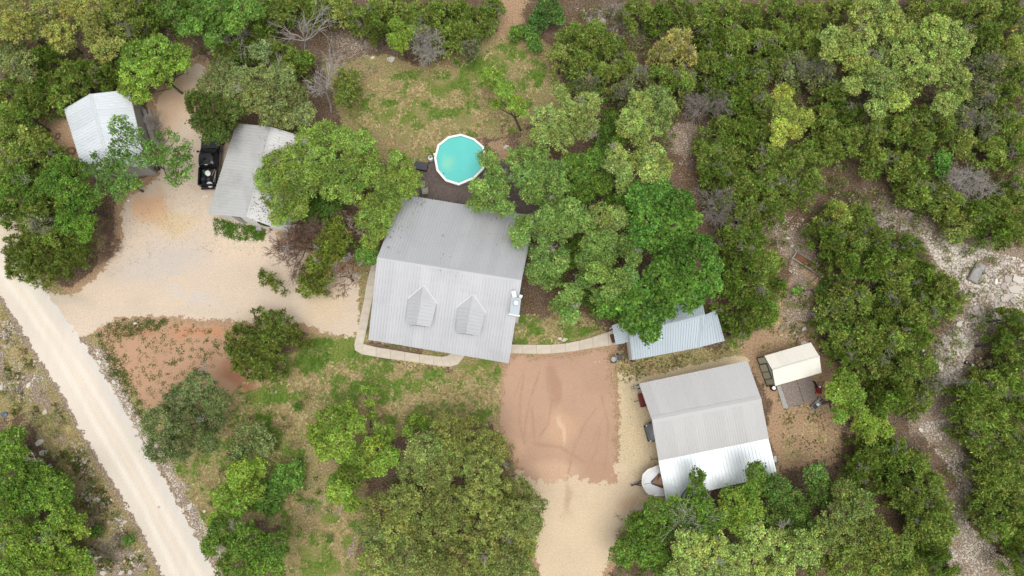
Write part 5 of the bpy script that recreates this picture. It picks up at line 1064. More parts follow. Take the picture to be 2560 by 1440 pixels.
TR = [
 ('yell', 'yellow olive oak in the very top left corner of the woods', [(20, 20, 40), (45, 66, 38), (8, 75, 30)]),
 ('yell', 'yellow olive oak, second from the left along the top left woods', [(110, 28, 36), (92, 74, 28), (150, 85, 36), (165, 110, 26)]),
 ('yell', 'yellow olive oak reaching down to the right, third from the left at the top', [(180, 20, 30), (215, 25, 34), (230, 62, 34), (245, 97, 32), (265, 127, 30), (292, 113, 20)]),
 ('sage', 'grey green oak at the left edge below the yellow olive oaks', [(25, 117, 28), (12, 160, 26), (45, 172, 28), (76, 190, 20), (62, 148, 22)]),
 ('bright', 'rounded bright green tree overhanging the top corner of the white shed', [(345, 140, 38), (400, 125, 36), (443, 146, 34), (345, 185, 40), (403, 180, 38), (330, 222, 30), (357, 242, 22), (462, 163, 16)], {'h': 4.6}),
 ('green', 'vivid green broad tree at the top edge above the narrow drive end', [(435, 20, 38), (490, 30, 40), (545, 20, 40), (600, 15, 40), (640, 30, 24), (480, 66, 32), (540, 70, 34), (590, 60, 30), (530, 100, 20)]),
 ('sage', 'grey green oak above the pickup, upper part of the pair over the drive', [(560, 182, 38), (605, 196, 32), (530, 215, 34), (592, 232, 32)]),
 ('dark', 'dark olive tree overhanging the hood of the black pickup', [(500, 265, 30), (540, 278, 36), (582, 272, 32), (500, 305, 24), (540, 322, 24), (574, 306, 22), (482, 245, 18), (522, 342, 20), (556, 344, 20)]),
 ('sage', 'large grey green oak touching the top of the garage roof', [(655, 130, 26), (650, 205, 38), (700, 195, 36), (640, 248, 36), (690, 245, 40), (740, 240, 32), (762, 288, 30), (715, 296, 30), (672, 290, 28)]),
 ('yard', 'yellow green tree at the upper right corner of the garage roof', [(770, 348, 30), (812, 333, 32), (860, 350, 34), (905, 358, 30), (925, 388, 26), (740, 390, 32)]),
 ('yard', 'big yellow green tree covering the right slope of the garage', [(690, 410, 36), (672, 452, 34), (722, 440, 38), (702, 500, 36), (742, 520, 30), (697, 545, 22), (762, 470, 32), (800, 402, 38), (786, 440, 30)]),
 ('yard', 'yellow green tree in the middle of the grove between garage and pool', [(850, 428, 36), (832, 470, 34), (880, 400, 30), (900, 440, 34), (940, 440, 32), (880, 485, 28)]),
 ('yard', 'yellow green tree reaching over the left end of the pool deck', [(1000, 418, 32), (1025, 450, 30), (985, 450, 30), (1018, 478, 24), (990, 394, 18), (960, 468, 26)]),
 ('yard', 'yellow green tree along the upper left edge of the house roof', [(965, 500, 32), (985, 512, 24), (930, 520, 32), (957, 548, 26), (915, 548, 28), (944, 582, 24), (925, 604, 22)]),
 ('green', 'small deep green tree squeezed beside the left ridge end of the house', [(925, 625, 22), (905, 645, 20), (930, 650, 14)], {'h': 2.6}),
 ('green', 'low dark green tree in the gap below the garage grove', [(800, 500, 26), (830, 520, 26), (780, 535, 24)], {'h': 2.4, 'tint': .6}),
 ('house', 'green oak whose branches reach over the pool rim and house eave', [(1220, 400, 26), (1240, 440, 28), (1195, 468, 24), (1225, 500, 34), (1190, 510, 22), (1262, 522, 24), (1250, 480, 26)]),
 ('house', 'green oak right of the pool over the deck', [(1300, 400, 34), (1342, 395, 32), (1312, 440, 34), (1352, 436, 32), (1392, 430, 30), (1332, 480, 32), (1372, 500, 32), (1398, 466, 26)]),
 ('house', 'green oak spilling over the upper right corner of the house roof', [(1420, 530, 38), (1458, 555, 30), (1402, 572, 34), (1375, 545, 30), (1332, 560, 26), (1300, 592, 28), (1306, 558, 22), (1362, 598, 24)]),
 ('house', 'green oak right beside the ridge end of the house', [(1350, 640, 28), (1388, 660, 32), (1340, 680, 28), (1370, 700, 26), (1405, 640, 22)], {'h': 5}),
 ('pale', 'pale green oak, upper middle of the grove right of the house', [(1502, 540, 32), (1542, 550, 28), (1520, 573, 24), (1550, 528, 18)]),
 ('house', 'sage tinted oak in the centre of the grove between house and deep green tree', [(1480, 610, 32), (1512, 640, 32), (1470, 650, 30), (1524, 600, 26), (1490, 682, 28)]),
 ('house', 'small green oak left of the deep green tree halfway down', [(1570, 620, 26), (1582, 648, 22), (1558, 600, 20)]),
 ('house', 'green oak at the lower left of the grove above the grass and walk', [(1430, 738, 30), (1400, 760, 24), (1425, 788, 26), (1462, 700, 24)], {'h': 4.6}),
 ('house', 'sage green oak at the bottom of the grove against the deep green tree', [(1540, 700, 30), (1572, 690, 26), (1530, 732, 28), (1582, 722, 22), (1500, 742, 24)]),
 ('mid', 'darker green oak in the upper grove right of the pool', [(1450, 430, 32), (1480, 400, 30), (1430, 405, 24), (1500, 460, 32), (1462, 482, 28), (1432, 470, 22)], {'h': 4.4}),
 ('pale', 'pale yellow green oak at the top of the deep green tree', [(1630, 388, 30), (1652, 420, 30), (1620, 432, 28), (1600, 402, 26), (1650, 448, 20)]),
 ('pale', 'pale oak between the dark grove oak and the pale yellow green one', [(1540, 390, 28), (1560, 430, 26), (1530, 412, 22), (1560, 462, 24), (1592, 478, 18)]),
 ('pale', 'pale green oak in two lobes at the right edge of the back lawn', [(1400, 228, 20), (1412, 250, 18), (1370, 300, 36), (1430, 290, 34), (1470, 262, 32), (1462, 318, 34), (1350, 340, 26), (1402, 345, 34)]),
 ('pale', 'pale green oak right of the one at the lawn edge', [(1600, 260, 32), (1640, 250, 36), (1670, 270, 24), (1580, 302, 32), (1640, 310, 34), (1600, 338, 28), (1562, 330, 20)]),
 ('bright', 'young yellow green tree standing alone in the back lawn', [(1230, 195, 28), (1260, 225, 26), (1290, 260, 24), (1305, 282, 16), (1240, 262, 14)], {'h': 4.4, 'base': (1302, 326)}),
 ('rich', 'big deep green broadleaf tree, upper half of the pair over the cottage', [(1600, 500, 38), (1650, 490, 40), (1700, 512, 36), (1620, 552, 42), (1680, 560, 42), (1728, 548, 24), (1600, 592, 32), (1650, 610, 40), (1706, 600, 34)]),
 ('rich', 'big deep green broadleaf tree, lower half covering the cottage roof', [(1695, 650, 42), (1652, 682, 40), (1705, 700, 44), (1660, 735, 38), (1762, 622, 30), (1780, 662, 28), (1772, 708, 32), (1724, 742, 34), (1610, 730, 34), (1570, 762, 30), (1622, 790, 40), (1580, 800, 32), (1622, 832, 28), (1520, 770, 26), (1668, 775, 24)], {'h': 6.6}),
 ('dull', 'grey green oak between the road and the red dirt patch', [(500, 960, 38), (540, 1000, 34), (450, 1000, 38), (400, 1060, 42), (470, 1060, 42), (530, 1050, 36), (400, 1120, 34), (452, 1120, 34), (520, 1105, 30)]),
 ('sage', 'soft sage shrub tree right of the grey green roadside oak', [(620, 1090, 34), (660, 1110, 30), (600, 1130, 30), (650, 1070, 20)], {'h': 2.4}),
 ('bright', 'bright green small tree at the lower left of the front lawn', [(600, 1182, 34), (640, 1172, 26), (560, 1240, 30), (620, 1230, 34), (590, 1270, 26), (542, 1300, 24)], {'h': 3.4}),
 ('green', 'vivid green feathery shrub right of the small bright tree in the front lawn', [(720, 1190, 34), (690, 1220, 34), (670, 1258, 28), (742, 1172, 22), (735, 1205, 22)], {'h': 1.3, 'name': 'shrub', 'cat': 'shrub'}),
 ('mid', 'rounded dark green tree at the bottom edge right of the road', [(560, 1330, 38), (620, 1350, 44), (680, 1370, 38), (600, 1410, 48), (670, 1422, 40), (530, 1360, 28)], {'deadtw': 3}),
 ('bright', 'bright green tree at the left of the front lawn cluster', [(830, 1050, 36), (870, 1030, 26), (800, 1082, 32), (850, 1110, 38), (892, 1060, 24), (882, 1140, 30), (812, 1120, 30)], {'h': 4}),
 ('bright', 'bright green tree touching the mustard oak on the front lawn', [(960, 1090, 28), (940, 1122, 32), (976, 1140, 28), (950, 1165, 26)], {'h': 3.8, 'deadtw': 1}),
 ('bright', 'bright green tree at the bottom of the front lawn cluster', [(870, 1190, 34), (850, 1230, 32), (910, 1170, 28), (842, 1205, 26), (880, 1258, 24)], {'h': 3.8}),
 ('bright', 'slender green sapling on the lawn below the house walk', [(908, 972, 11), (935, 972, 15), (925, 1006, 12), (930, 1036, 13)], {'h': 2.8, 'base': (928, 1068), 'name': 'sapling'}),
 ('bright', 'small bright sapling at the top of the mustard oak', [(1040, 1048, 22), (1062, 1060, 18), (1020, 1080, 16)], {'h': 2.6, 'name': 'sapling'}),
 ('green', 'tiny round dark bush alone in the front lawn', [(745, 1018, 12)], {'h': .5, 'name': 'bush', 'cat': 'bush', 'tint': .7}),
 ('must', 'mustard green oak, top of the three big ones left of the red dirt pad', [(1120, 1082, 46), (1180, 1086, 42), (1228, 1120, 42), (1060, 1122, 42), (1140, 1140, 48), (1208, 1172, 46), (1030, 1172, 38), (1090, 1182, 44)]),
 ('must', 'mustard green oak, right of the three, beside the gravel drive', [(1290, 1232, 40), (1328, 1262, 34), (1250, 1240, 44), (1290, 1292, 44), (1328, 1312, 32), (1240, 1300, 44), (1200, 1240, 44), (1308, 1362, 36), (1268, 1402, 42), (1310, 1430, 34)], {'deadtw': 2}),
 ('must', 'mustard green oak, lower left of the three at the bottom edge', [(950, 1270, 42), (1010, 1250, 42), (932, 1330, 38), (990, 1320, 44), (1060, 1270, 44), (1120, 1252, 42), (942, 1400, 42), (1010, 1392, 46), (1080, 1342, 44), (1150, 1322, 42), (1150, 1402, 46), (1080, 1422, 40), (1212, 1372, 42), (1210, 1430, 36)], {'deadtw': 3}),
 ('mid', 'dark green oak at the left tip of the bottom right grove', [(1600, 1310, 36), (1560, 1380, 34), (1622, 1380, 38), (1640, 1332, 34), (1660, 1402, 34), (1590, 1345, 26)]),
 ('mid', 'green oak at the lower left corner of the lean-to roof', [(1640, 1272, 32), (1690, 1272, 30), (1740, 1232, 28), (1745, 1192, 22), (1752, 1270, 32), (1702, 1312, 34), (1770, 1310, 32)], {'deadtw': 2, 'h': 4.8}),
 ('mid', 'green branch-like oak over the right end of the lean-to roof', [(1890, 1180, 28), (1920, 1212, 26), (1880, 1222, 24)], {'h': 4.8}),
 ('bright', 'bright green oak at the bottom middle of the lean-to roof', [(1830, 1252, 34), (1872, 1270, 34), (1850, 1310, 32), (1812, 1292, 26)], {'h': 4.8}),
 ('pale', 'pale green oak in the lower left of the bottom right grove', [(1720, 1370, 42), (1780, 1370, 42), (1760, 1422, 42), (1700, 1432, 38), (1832, 1402, 38)], {'deadtw': 4}),
 ('bright', 'green oak right of the lean-to, upper edge of the grove', [(1940, 1222, 34), (1980, 1260, 38), (2040, 1190, 30), (2050, 1230, 36), (1930, 1290, 36), (1990, 1310, 36)], {'col': (108, 142, 56)}),
 ('pale', 'pale green oak in the centre of the bottom right grove', [(1890, 1350, 40), (1950, 1360, 42), (1880, 1412, 38), (1950, 1430, 38), (2010, 1370, 40)], {'deadtw': 2}),
 ('pale', 'pale green oak at the upper right of the bottom right grove', [(2110, 1232, 34), (2150, 1260, 34), (2100, 1290, 40), (2170, 1310, 38), (2060, 1330, 38), (2130, 1352, 40)], {'col': (132, 152, 68)}),
 ('bright', 'yellow green oak at the lower right end of the bottom right grove', [(2200, 1350, 38), (2250, 1372, 34), (2180, 1400, 42), (2110, 1412, 42), (2252, 1422, 38), (2050, 1422, 40), (2290, 1432, 26)], {'col': (132, 154, 58), 'h': 5}),
 ('bright', 'bright green tree right of the cream shed', [(2110, 950, 28), (2132, 990, 32), (2090, 980, 28), (2108, 1020, 24), (2098, 1042, 18)], {'h': 3.6}),
 ('lime', 'lime green tree lower right of the cream shed', [(2160, 1062, 32), (2190, 1050, 24), (2150, 1030, 22), (2212, 1075, 22), (2172, 1092, 18)], {'h': 3.6, 'col': (136, 166, 50)}),
 ('lime', 'striking yellow green tree standing out in the dark upper right woods', [(1955, 235, 26), (1962, 275, 28), (2000, 300, 26), (1952, 320, 26), (1986, 332, 18), (1945, 350, 20), (2020, 290, 14)]),
 ('bright', 'bright green tree at the left group below the white shed', [(200, 430, 32), (160, 420, 32), (130, 460, 34), (180, 480, 36), (222, 500, 28), (190, 530, 32), (172, 560, 28), (215, 562, 26), (212, 592, 18)], {'h': 4.6, 'col': (104, 148, 42)}),
 ('mid', 'mid green tree at the left edge below the dark junipers', [(40, 460, 38), (18, 490, 34), (90, 482, 34)], {'h': 4.2}),
 ('shade', 'green tree over the lower corner of the white shed', [(250, 422, 24), (280, 440, 28), (320, 452, 26), (262, 470, 26), (300, 482, 24), (342, 462, 16), (240, 392, 14), (290, 412, 18)]),
 ('mid', 'green bush tree at the left edge just under the dry verge', [(30, 1100, 34), (52, 1140, 28), (8, 1142, 34)], {'h': 2.8}),
 ('mid', 'wide green tree at the left edge in the lower left woods', [(28, 1200, 42), (90, 1192, 42), (70, 1242, 46), (20, 1262, 42), (130, 1232, 38), (160, 1210, 24), (165, 1240, 22)], {'h': 3.6}),
 ('bright', 'bright green tree sticking out toward the road at lower left', [(158, 1290, 32), (190, 1302, 24), (138, 1312, 26), (205, 1330, 16)], {'h': 3.4}),
 ('bright', 'bright green tree filling the bottom left corner', [(40, 1350, 42), (90, 1342, 42), (150, 1382, 42), (60, 1402, 44), (130, 1422, 44), (200, 1400, 32), (18, 1432, 38), (215, 1430, 24)], {'h': 3.8, 'deadtw': 2}),
 ('bush', 'small green bush left of the road under the dead branch', [(240, 1325, 18)], {'h': .5, 'name': 'bush', 'cat': 'bush'}),
 ('bush', 'small green bush at the road edge right of the dead branch', [(322, 1350, 15)], {'h': .5, 'name': 'bush', 'cat': 'bush'}),
 ('green', 'soft fresh green shrub at the top edge right of the path', [(1370, 25, 32), (1345, 58, 24), (1395, 50, 18)], {'h': 1.8, 'name': 'shrub', 'cat': 'shrub', 'col': (96, 140, 62)}),
 ('green', 'dark fresh green shrub left of the soft one by the top path', [(1292, 85, 20), (1320, 78, 16), (1335, 100, 18), (1340, 120, 16)], {'h': 1.2, 'name': 'shrub', 'cat': 'shrub'}),
 ('rich', 'small vivid dark green tree among the right hand junipers', [(2355, 398, 20), (2350, 424, 20)], {'h': 4.6}),
 ('green', 'light green bush at the lower end of the rusty trailer frame', [(2063, 712, 14)], {'h': .6, 'name': 'bush', 'cat': 'bush', 'col': (108, 150, 62)}),
 ('green', 'fresh green bush at the left foot of the right juniper belt', [(1990, 728, 12), (2046, 726, 10)], {'h': .6, 'name': 'bush', 'cat': 'bush'}),
 ('pale', 'pale olive oak, topmost of the pale grove in the upper right woods', [(2160, 42, 44), (2200, 32, 44), (2225, 62, 38)]),
 ('pale', 'pale olive oak, leftmost of the pale grove in the upper right woods', [(2108, 108, 40), (2080, 98, 32), (2130, 142, 36), (2072, 128, 26), (2160, 95, 26)]),
 ('pale', 'pale olive oak, middle of the pale grove in the upper right woods', [(2232, 112, 42), (2282, 100, 42), (2270, 160, 40), (2220, 155, 30)]),
 ('pale', 'pale olive oak, lower middle of the pale grove in the upper right woods', [(2170, 182, 38), (2202, 205, 40), (2258, 220, 36), (2130, 215, 26), (2190, 272, 26), (2240, 255, 26)]),
 ('pale', 'pale olive oak, upper right of the pale grove in the upper right woods', [(2332, 72, 34), (2370, 98, 42), (2402, 108, 30), (2342, 150, 40), (2385, 130, 30)]),
 ('pale', 'pale olive oak, lower right of the pale grove in the upper right woods', [(2380, 208, 38), (2405, 190, 22), (2362, 258, 28), (2320, 185, 26), (2400, 235, 22)]),
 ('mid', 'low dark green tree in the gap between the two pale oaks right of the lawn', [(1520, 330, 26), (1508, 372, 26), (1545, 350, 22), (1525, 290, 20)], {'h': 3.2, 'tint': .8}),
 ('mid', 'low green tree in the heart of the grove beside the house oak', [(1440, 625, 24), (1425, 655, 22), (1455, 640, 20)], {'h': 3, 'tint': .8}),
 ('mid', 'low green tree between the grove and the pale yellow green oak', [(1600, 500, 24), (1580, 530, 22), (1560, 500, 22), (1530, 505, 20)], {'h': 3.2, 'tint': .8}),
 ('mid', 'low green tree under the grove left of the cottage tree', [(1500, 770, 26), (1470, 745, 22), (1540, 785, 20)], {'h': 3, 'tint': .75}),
 ('bright', 'bright green oak strip among junipers above the back lawn', [(990, 62, 20), (1010, 84, 24), (1000, 112, 22), (985, 98, 18)], {'h': 4.2}),
]
for t in TR:
    tree(t[0], t[1], t[2], **(t[3] if len(t) > 3 else {}))
# sparse tree with bare limbs over the white shed
spl = [(x, y, r*1.25) for x, y, r in [(300, 308, 20), (322, 328, 16), (284, 330, 10), (300, 368, 22), (340, 350, 16), (290, 395, 22), (322, 402, 20), (352, 330, 10), (372, 362, 14), (392, 385, 24), (428, 392, 24), (452, 415, 24), (440, 345, 12), (422, 330, 8), (462, 385, 18), (432, 448, 16), (468, 360, 10), (360, 400, 18), (400, 340, 12), (440, 460, 10), (465, 440, 14)]]
tree('sparse', 'sparse leggy tree with open branches over the right side of the white shed', spl, base=(392, 424), h=6.0)
# reddish dying junipers
for lab, lobes, h in (('reddish dying tree with bare grey limbs at the lower right end of the garage', [(752, 572, 34), (722, 600, 26), (776, 600, 26), (738, 556, 22)], 3.2),
                      ('reddish brown dying tree just below the garage grove', [(852, 542, 22), (882, 566, 22), (870, 540, 14)], 3.2),
                      ('rust brown dying tree beside the concrete walk left of the house', [(868, 672, 30), (840, 692, 24), (892, 652, 20), (880, 700, 18)], 2.6)):
    t = tree('red', lab, lobes, h=h, deadtw=9, name='dying_tree')
def deadtree(label, base, tips, r0=.12, mat=M_deadw, h=4.0, name='dead_tree', depth=3, group=None, cat='dead tree', fk=.35, spread=.5, nch=(2, 4)):
    b = np.array(list(P(*base))); segs = []; T = [np.array(list(P(x, y, z))) for x, y, z in tips]; c = np.mean(T, 0); fork = b+(c-b)*fk
    segs += limb_segs(b, fork, r0, r0*.75, 3, .06)
    for tp in T:
        s0 = limb_segs(fork, fork+(tp-fork)*.75, r0*.6, r0*.25, 3, .12); segs += s0
        for (a, e, ra, re) in s0: 
            for _ in range(2): branchlets(e, unit(tp-fork)+rng.normal(0, .5, 3), np.linalg.norm(tp-fork)*.34, re*.7, depth-1, segs, spread, .011, .02, nch)
    V, F = tubes(segs, 4); t = empty(name, b, 0, label, cat, group); meshobj('trunk', np_mesh('trunk', V-b, F), mat, t); TRI[0] += 2*len(F); return t
deadtree('bleached bare dead tree with spreading limbs at the upper left of the back lawn', (762, 128), [(820, 30, 5), (750, 45, 4.5), (690, 95, 4), (790, 15, 5), (835, 55, 4), (690, 60, 3.5)], .11, M_deadw, depth=2)
deadtree('bleached bare dead tree with twisted limbs left of the lawn below the first', (828, 280), [(835, 130, 6.5), (775, 205, 6), (800, 185, 6.5), (840, 150, 6), (775, 225, 5.5), (795, 210, 6)], .15, M_deadw, depth=2, fk=.55)
deadtree('grey bare dead limbs between the vivid green tree and grey green oak', (585, 130), [(535, 112, 4), (560, 95, 4.5), (610, 85, 4.5), (600, 60, 4.5), (630, 130, 4), (610, 115, 5)], .08, M_deadw, depth=2)
deadtree('fallen bare dead branch beside the bottom of the road', (232, 1378), [(310, 1335, .8), (300, 1355, .7), (325, 1380, .5), (290, 1400, .4), (270, 1390, .4)], .06, M_dead, depth=2, name='fallen_branch', cat='branch', fk=.15)
deadtree('thin brown dead branches leaning from the bushes at lower left', (196, 1350), [(245, 1285, 1.6), (225, 1300, 1.5), (250, 1310, 1)], .035, M_deadb, depth=2, name='dead_branch', cat='branch')
deadtree('big pale dead tree with whitish twigs among the junipers at right', (2428, 412), [(2370, 465, 3.5), (2400, 470, 3.6), (2440, 475, 3.6), (2480, 470, 3.4), (2385, 440, 3), (2420, 455, 3)], .09, M_deadw, depth=3, spread=.6)
deadtree('grey dead juniper twigs right of the deep green tree', (1830, 530), [(1780, 510, 3.4), (1800, 545, 3.2), (1765, 490, 3), (1830, 560, 3), (1775, 550, 2.6)], .06, M_dead, depth=3)
deadtree('grey bare dead juniper in the upper centre right woods', (1800, 230), [(1740, 250, 3.6), (1770, 245, 3.6), (1815, 265, 3.6), (1760, 290, 3), (1740, 275, 3.2)], .06, M_dead, depth=3)
deadtree('grey bare dead tree between junipers above the back lawn', (1075, 165), [(1060, 110, 4), (1085, 120, 4.4), (1050, 140, 3.6), (1070, 90, 4.4), (1040, 105, 4)], .07, M_deadw, depth=3)
deadtree('grey bare dead tree at the top edge left of the yellowish juniper', (1525, 52), [(1505, -10, 5), (1540, 10, 5), (1520, 0, 5.4), (1560, 30, 4)], .09, M_dead, depth=2, fk=.5)
deadtree('fallen grey trunk under the junipers at the top centre right', (1606, 84), [(1550, 45, 1.6), (1565, 30, 1.8), (1540, 60, 1.2)], .1, M_dead, depth=1, name='fallen_tree', cat='log', fk=.5)
deadtree('bare brown limbs of the dying tree spreading over the sandy drive', (782, 625), [(700, 600, 3.4), (690, 625, 3.2), (710, 650, 3), (740, 590, 3.8), (760, 560, 4), (800, 560, 4), (720, 570, 3.6), (735, 690, 2.4)], .11, M_deadb, depth=3, nch=(2, 4))
deadtree('bleached bare limbs in the bright tree of the bottom left corner', (118, 1375), [(95, 1335, 4.9), (130, 1330, 4.9), (152, 1345, 4.8), (100, 1360, 4.7)], .06, M_deadw, depth=1)
deadtree('pale lichen covered bare limbs, left pair in the bottom right grove', (1700, 1340), [(1690, 1290, 6), (1715, 1300, 6.1), (1700, 1310, 6), (1720, 1280, 6)], .06, M_deadw, depth=2)
deadtree('pale lichen covered bare limbs, right pair in the bottom right grove', (1745, 1335), [(1735, 1285, 6.2), (1755, 1300, 6.2), (1760, 1280, 6.1)], .05, M_deadw, depth=2)
deadtree('bare reddish brush at the right foot of the left edge junipers', (262, 610), [(275, 560, 1.2), (285, 590, 1), (270, 640, 1), (245, 650, 1.2), (250, 560, 1.4), (290, 620, .7)], .04, M_deadb, depth=3, name='dead_brush', cat='brush')
deadtree('dead grey brush leaning on the right wall of the white shed', (384, 360), [(375, 300, 1.8), (395, 320, 1.6), (385, 285, 1.8), (400, 345, 1.2)], .04, M_dead, depth=3, name='dead_brush', cat='brush')
deadtree('dark dead brush pile behind the top of the white shed', (240, 205), [(215, 200, .8), (260, 195, 1), (280, 215, .8), (250, 180, 1)], .04, M_deadb, depth=3, name='dead_brush', cat='brush')
# large ragged junipers near the road and front lawn
def multi(label, lobes, tone, h):
    """one juniper with several leaders"""
    LC, LR = lobes3d(lobes, h*.6, .3); ctr = LC.mean(0); bp = np.array([ctr[0], ctr[1], 0.]); CC = []; CR = []
    base = lin(((134, 150, 68), (116, 132, 62))[tone])
    for c, r in zip(LC, LR):
        n = int(3.0*(r/.44)**2); k = np.arange(n)+.5; rho = np.sqrt(k/n)*r*.98; th = np.pi*(1+5**.5)*k+rng.uniform(0, 6); z = c[2]+r*.55*(1-(rho/r)**2)+rng.normal(0, .25, n)
        CC.append(np.stack([c[0]+rho*np.cos(th), c[1]+rho*np.sin(th), z], 1)+rng.normal(0, .14, (n, 3))); CR.append(rng.uniform(.28, .5, n))
    CC = np.concatenate(CC); CR = np.concatenate(CR); keep = rng.random(len(CC)) > .12; CC = CC[keep]; CR = CR[keep]; n = len(CC)
    V, F, C = leaves_spike(CC, CR, 90, .22, .055, base*(1+rng.normal(0, .2, (n, 1)))*(1+rng.normal(0, .05, (n, 3))), .3)
    t = empty('juniper_tree', bp, 0, label, 'tree'); meshobj('crown', np_mesh('crown', V-bp, F, col=C), M_leaf, t); TRI[0] += len(F); segs = []
    for c in LC: segs += limb_segs(bp+[rng.normal(0, .3), rng.normal(0, .3), 0], c, .1, .03, 3, .1)
    for i in rng.choice(n, 24): j = np.argmin(((LC-CC[i])**2).sum(1)); segs += limb_segs(LC[j], CC[i], .03, .012, 2, .1)
    Vt, Ft = tubes(segs, 4); meshobj('trunk', np_mesh('trunk', Vt-bp, Ft), M_bark, t)
multi('large dark ragged juniper at the bend between road and sandy drive', [(60, 625, 42), (110, 600, 44), (168, 612, 42), (60, 665, 38), (112, 680, 40), (160, 665, 36), (200, 640, 26), (90, 640, 40)], 1, 3.6)
multi('dark spreading juniper alone between the red dirt patch and the lawn', [(655, 782, 22), (692, 800, 28), (605, 850, 42), (668, 850, 46), (730, 845, 34), (630, 905, 42), (690, 915, 38), (758, 860, 20), (600, 890, 30)], 1, 3.4)
multi('feathery olive juniper between the dying trees left of the house', [(835, 572, 30), (820, 610, 32), (850, 600, 26), (805, 650, 34), (840, 640, 26)], 0, 3.8)
multi('olive juniper at the lower tip of the dying trees by the drive', [(780, 690, 30), (810, 690, 28), (765, 720, 22), (800, 722, 22)], 0, 2.8)
multi('small ragged juniper sprig standing in the sandy drive', [(668, 695, 16), (690, 712, 14), (712, 718, 10), (655, 685, 8)], 1, 2.4)
